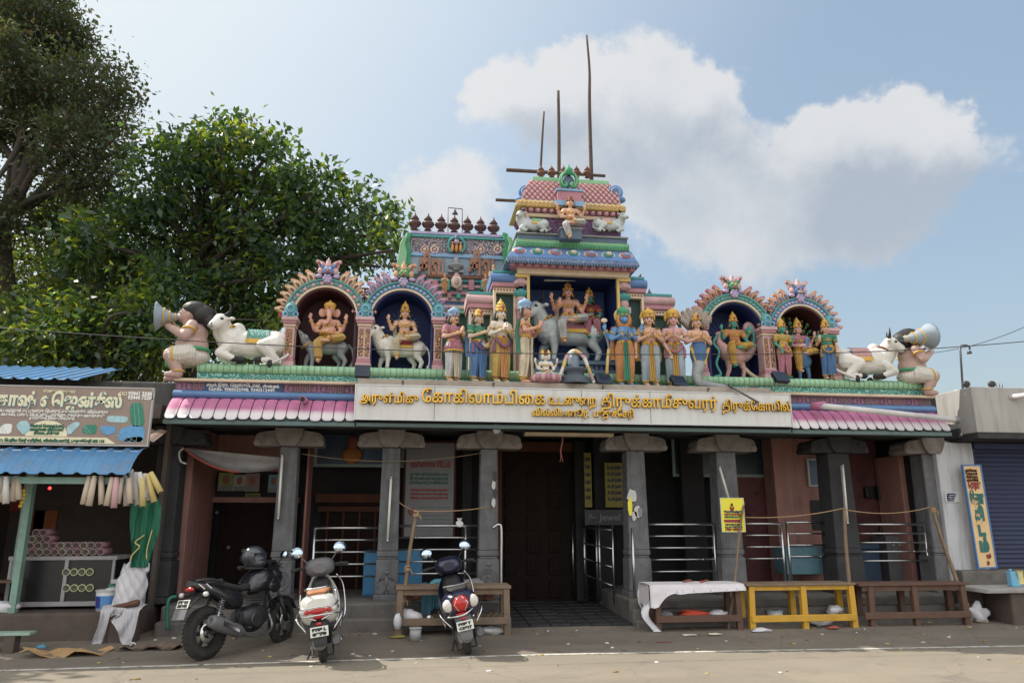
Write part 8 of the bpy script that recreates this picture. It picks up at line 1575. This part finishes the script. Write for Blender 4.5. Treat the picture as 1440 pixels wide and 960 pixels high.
MRP = [mat('goods_mauve', (.30, .22, .24), .7, var=.25, scale=12), mat('goods_pink', (.34, .19, .22), .7, var=.25, scale=12), mat('goods_straw', (.36, .30, .24), .7, var=.25, scale=12)]
zt = .40 + h
for row, (n, x0) in enumerate(((11, 40), (10, 47), (3, 48), (2, 52))):
    for i in range(n): p = at(x0 + i * 10.6, 770, .1); coil('mauve rolled mat in the lower row stacked on the counter' if row == 0 else 'mauve rolled mat in the upper rows of the counter stack', (p.x, .0, zt + .05 + row * .085), .047, MRP[(i + row) % 3])
MGL = mat('green_tin_lid', (.42, .44, .26), .4, .3, var=.2)
for row in range(2):
    for i in range(4): p = at(96 + i * 11 + row * 3, 790, YC); coil('pale green wound reel on the upper shelf of the glass counter' if row == 0 else 'pale green wound reel on the lower shelf of the glass counter', (p.x, YC - .028, .40 + h * (.70 - .30 * row)), .05, MGL, .024, 'round reels in the counter')
t = thing('packet_pile', 'small colourful packets piled at the right end of the counter', 'packets', (b.x + .02, YC, .42)); random.seed(6)
for k in range(6): m = MB(); m.box(-.03, .13, -.10, .05, .06 * k + .001, .06 * k + .055); o = m.build('packet', (M_PG, M_PAPER, MRP[1], M_PLB, M_PG, M_PAPER)[k], t, bev=.008); o.rotation_euler = (0, 0, random.uniform(-.3, .3))
# bucket of paint, green curtain, low bench, cardboard, bag, plank
v = at(145, 857, -.38); t = bucket('blue and white labelled paint bucket beside the white sack', (v.x, -.30, .405), .115, .135, .25, mat('bucket_blue_white', (.60, .61, .62), .45, dirt=.2), M_PAPER); m = MB(); m.lathe([(.1185, .03), (.1335, .19)], (0, 0, 0), 24, 0, 'Z', True, R(200), R(345)); m.build('blue_label', mat('label_blue', (.10, .28, .58), .4), t); m = MB(); m.lathe([(.1205, .04), (.1345, .18)], (0, 0, 0), 10, 0, 'Z', True, R(215), R(255)); m.build('navy_panel', mat('label_navy', (.03, .04, .22), .4), t); m = MB(); m.ell((.05, 0, .25), (.09, .07, .04), 10); m.build('contents', M_PB, t)
m = MB(); rows = []
for k in range(15):
    f_ = k / 14; p = at(205 - 8 * f_ ** 2, 700 + 97 * f_, -.56); wd = .17 - .05 * f_ + .03 * math.sin(f_ * 5); rows.append([(p.x + wd * (2 * j / 12 - 1), -.56 - .035 * math.sin(j * 1.35 + f_ * 2.2) - .03 * (f_ > .9), p.z) for j in range(13)])
m.sheet(rows, .008); t = thing('green_curtain', 'green cloth curtain rising out of the white sack to the awning', 'curtain', (at(205, 700, -.42).x, -.44, 1.9)); m.build('cloth', fold('bottle_green', (.012, .15, .085), 9, .7), t, True)
m = MB(); m.tube(smooth_pts([at(203, 752, -.61), at(190, 762, -.61), at(196, 768, -.61), at(186, 780, -.61), at(183, 788, -.61)]), .009, 6); m.build('yellow_cord', YEL, t, True); m = MB(); m.tube(smooth_pts([at(214, 745, -.6), at(207, 770, -.61), at(206, 786, -.61)]), .007, 6); m.build('yellow_cord', YEL, t, True)
v = at(20, 893, -.95); t = thing('low_bench', 'low pale green plank bench at the left edge of the photo', 'bench', (v.x - .35, -.98, .03)); MB().box(-.6, .57, -.09, .09, .19, .225).build('plank', mat('bench_mint', (.30, .42, .36), .6, dirt=.4), t, bev=.006)
for x in (-.4, .35): MB().box(x - .06, x + .06, -.08, .08, -.02, .189).build('leg', M_PLINTH, t, bev=.01)
m = MB(); rr = np.random.default_rng(3); g0 = at(90, 922, Z=.01)
m.sheet([[(g0.x - .42 + .84 * i / 9 + .04 * math.sin(j * 2), g0.y - .17 + .36 * j / 5 + .12 * i / 9, .03 + .035 * math.sin(i * 1.1 + j * .8) + .03 * (i == 6) * (j < 2) + .05 * (i < 2)) for i in range(10)] for j in range(6)], .008, 0, False); tag(m.build('cardboard', mat('cardboard', (.40, .25, .12), .85, var=.15, dirt=.2)), 'torn flattened brown cardboard lying on the ground by the shop', 'cardboard')
m = MB(); g0 = at(205, 912, Z=.03); m.sheet([[(g0.x - .3 + .7 * i / 8, g0.y - .1 + .3 * j / 4, .05 + .03 * math.sin(i * 1.7 + j * 1.3)) for i in range(9)] for j in range(5)], .008); tag(m.build('sacking', mat('brown_sacking', (.18, .13, .10), .9, var=.2, dirt=.4)), 'brown sacking spread on the ground in front of the shop step', 'sacking')
crumple('plastic_bag', 'white plastic bag lying on the shop plinth at the left edge', 'bag', (at(8, 852, -.3).x, -.32, .40), (.17, .10, .07), M_PB, 31); crumple('plastic_wrapper', 'blue plastic wrapper by the torn cardboard', 'wrapper', (at(58, 915, Z=.0).x, at(58, 915, Z=.0).y, .02), (.06, .04, .03), M_PBB, 32)
t = thing('wooden_stool', 'dark wooden stool at the left end of the display counter', 'stool', (at(5, 830, -.3).x, -.25, .40)); MB().box(-.2, .13, -.1, .1, .36, .39).build('seat', M_DTW, t, bev=.004)
for x in (-.15, .09): MB().box(x - .025, x + .025, -.05, .05, 0, .359).build('leg', M_DTW, t)
m = MB(); m.tube(smooth_pts([at(248, 838, -.25), at(238, 842, -.3), at(235, 860, -.3), at(236, 885, -.3)]), .022, 8); tag(m.build('garden_hose', mat('hose_green', (.02, .16, .12), .5)), 'short dark green hose standing against the first pillar base', 'hose')
# white sack stuffed with the green cloth, white sheet hanging off the block under it
def pz(px, py, Y): return at(px, py, Y)
m = MB(); rr = np.random.default_rng(8); rows = []; bl, br = pz(156, 852, -.5), pz(197, 852, -.5); tl, tr = pz(178, 795, -.45), pz(208, 798, -.45)
for k in range(13):
    f_ = k / 12; a_ = bl.lerp(tl, f_); b_ = br.lerp(tr, f_); c_ = (a_ + b_) / 2; hw = (b_ - a_).length / 2 * (1 + .10 * math.sin(math.pi * f_)); r = []
    for j in range(24):
        t_ = 2 * math.pi * j / 24; e_ = .018 * math.sin(3 * t_ + 5 * f_) + .012 * math.sin(7 * t_ - 9 * f_); up = .05 * max(0, abs(math.cos(t_)) - .6) / .4 * (f_ > .93); r.append((c_.x + (hw + e_) * math.cos(t_), -.47 + (hw * .62 + e_) * math.sin(t_), c_.z + up + .03 * math.sin(2 * t_ + 1) * math.sin(math.pi * f_)))
    rows.append(r + [r[0]])
m.sheet(rows, .006); m.add([r for r in rows[0][:24]], [tuple(range(24))]); t = thing('white_sack', 'bulging white sack stuffed with green cloth, standing on the shop plinth edge', 'sack', (bl.x + .2, -.47, bl.z)); m.build('bag', fold('sack_white', (.62, .62, .66), 6, .5, (0, R(60), 0)), t, True)
for v in (pz(181, 793, -.5), pz(206, 796, -.5)): m = MB(); m.cap(v + Vector((0, 0, -.04)), v + Vector((.02, 0, .03)), .045, .02); m.voxel('sack_ear', M_PB, t, .01, 1, True)
v = pz(179, 850, -.62); m = MB(); m.chain([v + Vector((-.16, .02, -.02)), v, v + Vector((.10, .03, .02))], [.022, .035, .045], 9); o = m.voxel('brown_bundle', mat('brown_leather', (.12, .05, .035), .6), None, .01, 1); tag(o, 'dark brown rolled bundle lying across the white sheet under the sack', 'bundle')
m = MB(); x0, x1 = pz(143, 852, -.6).x, pz(201, 852, -.6).x; zt = pz(170, 852, -.6).z; m.box(x0 + .10, x1 - .05, -.60, -.43, .02, zt - .012); tag(m.build('stone_block', M_PLINTH, bev=.02), 'brown block under the white sheet in front of the shop plinth', 'block')
m = MB(); rows = []
for i in range(25):
    u = i / 24; x = x0 + (x1 - x0) * u; L_ = .44 if u < .22 else (.10 + .9 * max(0, u - .45) ** 1.1 if u > .30 else .12); L_ = min(L_, .47); r = [(x, -.42, zt), (x, -.56, zt + .006 * math.sin(i))]
    for k in range(1, 9):
        s_ = k / 8; r.append((x - (.10 * s_ * (u > .5)) + .02 * math.sin(4 * s_ + i) - .04 * s_ * (u < .22), -.625 - .03 * math.sin(i * 1.1 + s_ * 2) * s_ - .05 * s_ * (u > .5), zt - L_ * s_))
    rows.append(r)
m.sheet(rows, .006); tag(m.build('white_sheet', fold('sheet_grey_white', (.50, .50, .53), 8, .4)), 'grimy white sheet hanging in two tails off the block beneath the sack', 'sheet')
for k in range(2): g0 = pz(178 + 8 * k, 905 + 2 * k, -.85); t = thing('sandal', 'dark sandal lying on the ground under the white sheet' if k else 'dark sandal under the left tail of the white sheet', 'sandal', (g0.x, -.80 - .05 * k, .045), R(60 + 30 * k)); m = MB(); m.cap((-.08, 0, 0), (.09, 0, 0), .035, .04); m.v[:] = [(a_, b_, c_ * .3) for a_, b_, c_ in m.v]; m.build('sole', V_PLA, t); m = MB(); m.tube(smooth_pts([(.03, -.04, .0), (.05, 0, .035), (.03, .04, .0)]), .009, 6); m.build('strap', M_PAPER, t)
# ------------------------------------------------------------ building on the right
M_CONC = mat('stained_concrete', (.37, .36, .345), .85, var=.15, scale=2, bump=.3, dirt=.5, dcol=(.16, .14, .12), streak=True); M_WHITEW = mat('whitewash', (.52, .53, .56), .8, var=.12, scale=3, bump=.2, dirt=.6, dcol=(.12, .12, .12), streak=True); M_SHUT = mat('navy_shutter', (.022, .032, .085), .6, var=.12, dirt=.25)
RX0 = at(1370, 600, -.3).x; Rb = thing('shuttered_shop', 'pale concrete shop with navy roller shutter and jutting parapet at the right', 'shop', (RX0 + 2, 0, 0))
def rb(name, x0, x1, y0, y1, z0, z1, mt, bev=0.0): m = MB(); m.box(x0, x1, y0, y1, z0, z1); return m.build(name, mt, Rb, True, bev)
zp0, zp1 = Zp(1372, 608, -.3), Zp(1400, 545, -.3); rb('parapet', RX0, RX0 + 5, -.35, 2.6, zp0, zp1, M_CONC, .015); rb('slab_underside', RX0 + .02, RX0 + 5, -.33, 2.6, zp0 - .09, zp0 - .003, M_BEAM)
m = MB(); q0 = at(1331, 560, .3).x; m.box(q0, RX0 - .003, .25, 2.6, zp0 + .12, zp1 - .06); m.build('side_parapet', M_CONC, Rb, True, .01); rb('side_slab', q0 - .1, RX0 - .003, .0, 2.6, zp0 - .05, zp0 + .1, M_BEAM)
wx0 = at(1322, 700, .3).x; wx1 = at(1375, 700, .3).x; rb('whitewashed_pier', wx0, wx1, .26, 2.4, .3, zp0 - .1, M_WHITEW, .015); rb('plinth', wx0 + .02, RX0 + 5, .05, 2.4, 0.05, Zp(1390, 800, .3) - .0, M_PLAT, .02)
sz0, sz1 = Zp(1390, 797, .35), Zp(1400, 632, .35); x0 = wx1 + .01; rb('shutter_frame', x0, x0 + .05, .30, .42, sz0, sz1, M_SHUT); m = MB(); n = 26
for i in range(n): z = sz0 + (sz1 - sz0) * i / n; m.frus(x0 + .05, x0 + 2.9, .36, .42, z, x0 + .05, x0 + 2.9, .375, .42, z + (sz1 - sz0) / n * .5); m.box(x0 + .05, x0 + 2.9, .385, .42, z + (sz1 - sz0) / n * .5, z + (sz1 - sz0) / n)
m.build('roller_shutter', M_SHUT, Rb, True); rb('shutter_box', x0, x0 + 2.9, .22, .45, sz1, zp0 - .1, M_SHUT, .01); rb('far_wall', x0 + 2.9, RX0 + 5, .3, 2.4, .3, zp0 - .1, M_WHITEW)
v = at(1421, 558, -.36); m = MB(); m.cyl((v.x, -.33, v.z), (v.x + .28, -.66, v.z + .01), .045, .045, 14, 0); m.cyl((v.x + .281, -.661, v.z + .01), (v.x + .284, -.664, v.z + .01), .034, .034, 14, 1); m.build('drain_spout', [MATS['pvc_white'], MATS['spout_hole']], Rb, True)
v = at(1349, 570, .2); w_ = at(1352, 612, .0); m = MB(); m.tube([at(1344, 548, .22), v, w_], .02, 8); m.build('downpipe', MATS['pvc_white'], Rb, True)
t = thing('lamp_post', 'thin hooked lamp post standing on the right concrete parapet', 'lamp post', at(1354, 545, .6)); o = t.location.copy(); m = MB(); m.tube([at(1354, 548, .6) - o, at(1351, 500, .6) - o, at(1350, 488, .6) - o] + [at(x, y, .6) - o for x, y in ((1352, 486), (1358, 485), (1363, 487), (1364, 491))], .018, 8); m.build('pole', M_DSTEEL, t); m = MB(); m.lathe([(0, .02), (.03, .01), (.045, -.04), (0, -.05)], at(1363, 494, .6) - o, 10); m.build('lamp', M_DSTEEL, t)
for i, (px, lab) in enumerate(((1359, 'dark round fixture at the foot of the hooked lamp post'), (1395, 'dark round fixture on the parapet beside the bare rods'))):
    v = at(px, 540, .1); t = thing('parapet_lamp', lab, 'lamp', v); m = MB(); m.lathe([(0, -.03), (.05, -.03), (.06, 0), (.05, .04), (0, .045)], (0, 0, 0), 12, 0, 'Y'); m.build('head', V_PLA, t); m = MB(); m.tube([(0, 0, -.12), (0, 0, 0)], .015, 6); m.build('stem', V_PLA, t)
for k in range(3): v = at(1402 + 4 * k, 545, .15); tag(MB().tube([v, v + Vector((0, 0, .08))], .006, 5).build('iron_rod', M_DSTEEL), 'one of three short bare iron rods sticking up from the parapet', 'rod', 'bare iron rods on the parapet')
zsl = Zp(1390, 826, -.5); t = thing('slab_bench', 'rough stone slab bench on a block beside the navy shutter', 'bench', (at(1400, 830, -.5).x, -.4, .05)); a_ = at(1372, 826, -.5).x - t.location.x; m = MB(); m.frus(a_, a_ + 1.6, -.32, .4, zsl - .11, a_ + .02, a_ + 1.6, -.33, .4, zsl - .05); m.build('slab', M_CONC, t, bev=.012)
MB().box(a_ + .42, a_ + 1.5, -.26, .3, -.05, zsl - .112).build('support_block', M_PLINTH, t, bev=.03); MB().box(a_ - .0, a_ + 1.6, .32, .44, -.05, zsl - .13).build('back_support', M_PLINTH, t)
v = at(1426, 812, -.4); t = thing('plastic_container', 'light blue plastic can with a yellow cloth on the slab bench', 'container', (v.x, -.38, zsl + .0)); m = MB(); m.box(-.07, .10, -.05, .05, 0, .22); m.cyl((-.03, 0, .22), (-.03, 0, .26), .02, .02, 10); m.build('can', mat('can_blue', (.16, .42, .62), .4), t, bev=.015); m = MB(); m.sheet([[(.02 + .10 * i / 4 + .03 * j / 5, -.058 - .012 * math.sin(i * 2 + j), .24 - .20 * j / 5) for i in range(5)] for j in range(6)], .006); m.build('cloth', mat('cloth_yellowish', (.62, .55, .22), .8), t)
# ------------------------------------------------------------ far trees beyond the houses, both sides of the street
rng = np.random.default_rng(5)
def far_wood(name, label, spots):
    P = []
    for x, y, r in spots: P.append((x, y, r))
    o = None; N_ = 9000; c = np.array([(x, y, r * .8) for x, y, r in P]); rr_ = np.array([r for _, _, r in P]); bi = rng.integers(0, len(P), N_); d = rng.normal(size=(N_, 3)); d /= np.linalg.norm(d, axis=1)[:, None]; p = c[bi] + d * (rr_[bi] * rng.uniform(.6, 1, N_))[:, None]; p[:, 2] = np.abs(p[:, 2])
    a = rng.normal(size=(N_, 3)); a /= np.linalg.norm(a, axis=1)[:, None]; b = np.cross(a, rng.normal(size=(N_, 3))); b /= np.linalg.norm(b, axis=1)[:, None]; s = rng.uniform(.3, .7, (N_, 1)); V = np.stack([p, p + a * s * .5 + b * s * .3, p + a * s, p + a * s * .5 - b * s * .3], 1).reshape(-1, 3)
    me = bpy.data.meshes.new(name); me.from_pydata([tuple(v) for v in V], [], [tuple(range(4 * i, 4 * i + 4)) for i in range(N_)]); me.materials.append(LF[0]); me.materials.append(LB[0]); me.polygons.foreach_set('material_index', rng.integers(0, 2, N_).astype(np.int32)); o = link(name, me); tag(o, label, 'trees', kind='stuff')
# ------------------------------------------------------------ trees
def leafmat(name, c, tr, amt=.45):
    m = bpy.data.materials.new(name); m.use_nodes = True; nt = m.node_tree; N = nt.nodes; L = nt.links
    p = N['Principled BSDF']; p.inputs['Roughness'].default_value = .36
    tc = N.new('ShaderNodeTexCoord'); n = N.new('ShaderNodeTexNoise'); n.inputs['Scale'].default_value = 1.7; n.inputs['Detail'].default_value = 5; L.new(tc.outputs['Object'], n.inputs['Vector'])
    x = N.new('ShaderNodeMixRGB'); L.new(n.outputs['Fac'], x.inputs['Fac']); x.inputs['Color1'].default_value = (*[v * .65 for v in c], 1); x.inputs['Color2'].default_value = (*[v * 1.35 for v in c], 1)
    L.new(x.outputs[0], p.inputs['Base Color'])
    t = N.new('ShaderNodeBsdfTranslucent'); t.inputs['Color'].default_value = (*tr, 1)
    mx = N.new('ShaderNodeMixShader'); mx.inputs['Fac'].default_value = amt; L.new(p.outputs[0], mx.inputs[1]); L.new(t.outputs[0], mx.inputs[2]); L.new(mx.outputs[0], N['Material Output'].inputs[0]); return m
LF = [leafmat('leaf_dark', (.042, .080, .052), (.07, .14, .02), .35), leafmat('leaf_mid', (.065, .115, .05), (.17, .30, .03), .4), leafmat('leaf_sunlit_yellow', (.085, .12, .03), (.34, .40, .03), .5)]  # last one stands in for sunlit leaves, the light put into its yellow
LB = [leafmat('leaf_olive', (.052, .082, .046), (.11, .13, .03)), leafmat('leaf_brown', (.11, .092, .066), (.18, .14, .05)), leafmat('leaf_grey', (.085, .10, .08), (.12, .17, .05))]
BARK = mat('bark', (.06, .048, .04), .9, var=.35, scale=6, bump=.8, bscale=25)
rng = np.random.default_rng(11)
def crown(name, blobs, Y, depth, n, ll, lw, mats, probs, parent, clump=26, spread=.28, droop=.25):
    """leaves in twig clumps over the shells of many lobes; blobs = (px, py, r_px) at distance Y"""
    C = []; Rr = []
    for px, py, r in blobs:
        yy = Y + rng.uniform(-1, 1) * depth; c = at(px, py, yy); C.append(c); Rr.append(r / F_PX * (yy + DIST) * .95)
    C = np.array(C); Rr = np.array(Rr); wts = Rr ** 2; wts = wts / wts.sum(); nc = n // clump
    bi = rng.choice(len(C), nc, p=wts); d = rng.normal(size=(nc, 3)); d /= np.linalg.norm(d, axis=1)[:, None]
    rad = Rr[bi] * rng.uniform(.35, 1.0, nc) ** .45 * (1 + .10 * rng.normal(size=nc)); cc = C[bi] + d * rad[:, None]
    P = np.repeat(cc, clump, 0) + rng.normal(size=(nc * clump, 3)) * spread * rng.uniform(.5, 1.25, (nc * clump, 1)) * [1, 1, .7]
    out = np.repeat(d, clump, 0); N_ = len(P)
    a = out * .6 + rng.normal(size=(N_, 3)) * .75; a[:, 2] -= droop; a /= np.linalg.norm(a, axis=1)[:, None]
    u = rng.normal(size=(N_, 3)) * .7 + [0, 0, 1]; b = np.cross(a, u); b /= np.linalg.norm(b, axis=1)[:, None] + 1e-9; nn = np.cross(b, a)
    s = rng.uniform(.6, 1.25, (N_, 1)); l = ll * s; w = lw * s
    V = np.stack([P, P + a * l * .5 + b * w * .5 + nn * w * .12, P + a * l - nn * l * .1, P + a * l * .5 - b * w * .5 + nn * w * .12], 1).reshape(-1, 3)
    me = bpy.data.meshes.new(name); nf = N_
    me.vertices.add(nf * 4); me.vertices.foreach_set('co', V.ravel()); me.loops.add(nf * 4); me.loops.foreach_set('vertex_index', np.arange(nf * 4)); me.polygons.add(nf)
    me.polygons.foreach_set('loop_start', np.arange(nf) * 4); me.polygons.foreach_set('loop_total', np.full(nf, 4))
    mi = np.repeat(rng.choice(len(mats), nc, p=probs), clump); k = rng.random(N_) < .25; mi[k] = rng.choice(len(mats), k.sum(), p=probs); me.polygons.foreach_set('material_index', mi); me.update(); me.validate()
    for q in mats: me.materials.append(q)
    return link(name, me, parent, True), C
def limbs(name, parent, base, joints, ends, r0):
    """trunk through the joints, then boughs out to the lobes"""
    m = MB(); pts = smooth_pts([base] + joints, 5); n = len(pts); m.tube(pts, [r0 * (1 - .6 * i / n) for i in range(n)], 10)
    for e in ends:
        s = pts[int(n * rng.uniform(.35, .95))]; e = Vector(e); mid = s.lerp(e, .5) + Vector((rng.normal() * .2, rng.normal() * .2, .15)); q = smooth_pts([s, mid, e], 5); k = len(q)
        m.tube(q, [r0 * .42 * (1 - .85 * i / k) for i in range(k)], 6)
    return m.build(name, BARK, parent, True)
def tree(name, label, base, joints, blobs, Y, depth, n, ll, lw, mats, probs, r0, **k):
    t = thing(name, label, 'tree', base, group='trees behind the temple roof'); o, C = crown('crown', blobs, Y, depth, n, ll, lw, mats, probs, t, **k)
    limbs('trunk', t, Vector(base), joints, C, r0); return t
tree('broadleaf_tree', 'large dense tree with broad dark green leaves rising behind the left arches', (-5.0, 6.5, 0), [at(265, 480, 6.2), at(280, 400, 6), at(300, 300, 6)],
     [(310, 205, 42), (265, 220, 38), (350, 225, 45), (225, 225, 30), (215, 270, 45), (400, 265, 38), (440, 270, 45), (490, 290, 45), (520, 320, 34), (548, 335, 26), (470, 255, 22), (330, 185, 24), (280, 205, 22), (385, 215, 22), (410, 238, 22), (545, 300, 24),
      (290, 280, 62), (350, 300, 60), (190, 330, 50), (240, 340, 60), (310, 360, 60), (400, 340, 55), (460, 345, 42), (500, 370, 24), (535, 375, 18), (160, 300, 30), (130, 340, 34), (130, 400, 50),
      (190, 410, 55), (250, 410, 55), (310, 420, 45), (360, 400, 42), (410, 390, 30), (340, 450, 36), (470, 400, 14), (555, 352, 14), (380, 432, 20), (180, 470, 45), (110, 460, 50)],
     5.6, 1.2, 23000, .20, .095, LF, [.50, .35, .15], .28, spread=.24)
tree('tall_tree', 'tall brownish feathery tree at the far left reaching above the photo', (-9.6, 7.5, 0), [at(5, 460, 7.2), at(2, 340, 7), at(12, 290, 7), at(36, 245, 7), at(40, 180, 7), at(35, 80, 7)],
     [(20, 30, 50), (70, 50, 42), (10, 90, 50), (60, 110, 50), (100, 60, 30), (112, 45, 16), (105, 110, 36), (150, 105, 26), (165, 130, 24), (130, 150, 40), (160, 180, 30), (60, 170, 42), (20, 160, 34), (100, 200, 42), (150, 225, 30), (30, 215, 22), (60, 5, 40),
      (90, 250, 34), (130, 260, 34), (170, 250, 18), (10, 320, 26), (60, 320, 28), (-40, 60, 60), (-50, 160, 60), (-40, 300, 50), (5, 400, 30), (-30, -30, 70), (30, -30, 50), (135, 90, 16), (178, 205, 16)],
     7.2, 1.6, 50000, .14, .065, LB, [.62, .16, .22], .26, clump=34, spread=.26, droop=.1)
tree('sapling_tree', 'yellow green back-lit tree between the tall tree and the broadleaf tree', (-8.0, 8.6, 0), [at(90, 460, 8.4), at(95, 380, 8.3), at(92, 300, 8.3)],
     [(95, 290, 34), (140, 310, 36), (70, 340, 40), (120, 350, 40), (160, 350, 30), (40, 390, 40), (90, 400, 45), (140, 400, 40), (30, 440, 40), (80, 450, 45), (185, 300, 20), (20, 350, 20), (60, 290, 20)],
     8.6, 1.2, 16000, .13, .07, [LF[2], LF[1], LB[0]], [.45, .3, .25], .16, spread=.34)
tree('bushy_tree', 'low bushy tree with large bright leaves behind the shop roof', (-6.2, 4.2, 0), [at(140, 520, 4), at(140, 480, 4)],
     [(30, 490, 45), (90, 490, 42), (150, 490, 42), (205, 480, 40), (235, 490, 28), (10, 450, 30), (60, 455, 35), (120, 450, 35), (190, 440, 30), (390, 450, 12), (230, 440, 26), (30, 520, 30), (110, 520, 34), (190, 515, 30)],
     4.2, .7, 9000, .17, .08, LF, [.35, .4, .25], .12, spread=.25)
tree('slender_tree', 'small leafy tree in the gap right of the broadleaf crown', (-2.6, 5.0, 0), [at(385, 510, 5), at(370, 460, 5)],
     [(365, 435, 20), (385, 445, 18), (340, 470, 26), (310, 485, 30), (280, 470, 30), (395, 432, 10), (350, 490, 20)],
     5.0, .4, 2600, .17, .08, LF, [.2, .4, .4], .08, spread=.16)
far_wood('far_wood', 'far off dark wood beyond the houses on both sides', [(-60 + 9 * i + 2 * math.sin(i * 3), 26 + 6 * math.cos(i * 2.1), 2.6 + .9 * math.sin(i * 1.7)) for i in range(17)])
tree('roadside_tree', 'roadside tree standing left of the shop beyond the frame, shading the road', (-10.8, -.4, 0), [(-10.8, -.4, 3), (-10.7, -.4, 5)],
     [(-560, 250, 120), (-480, 200, 120), (-640, 200, 120), (-540, 120, 130), (-420, 280, 90)], -.4, .8, 5000, .24, .11, LF, [.6, .3, .1], .2)
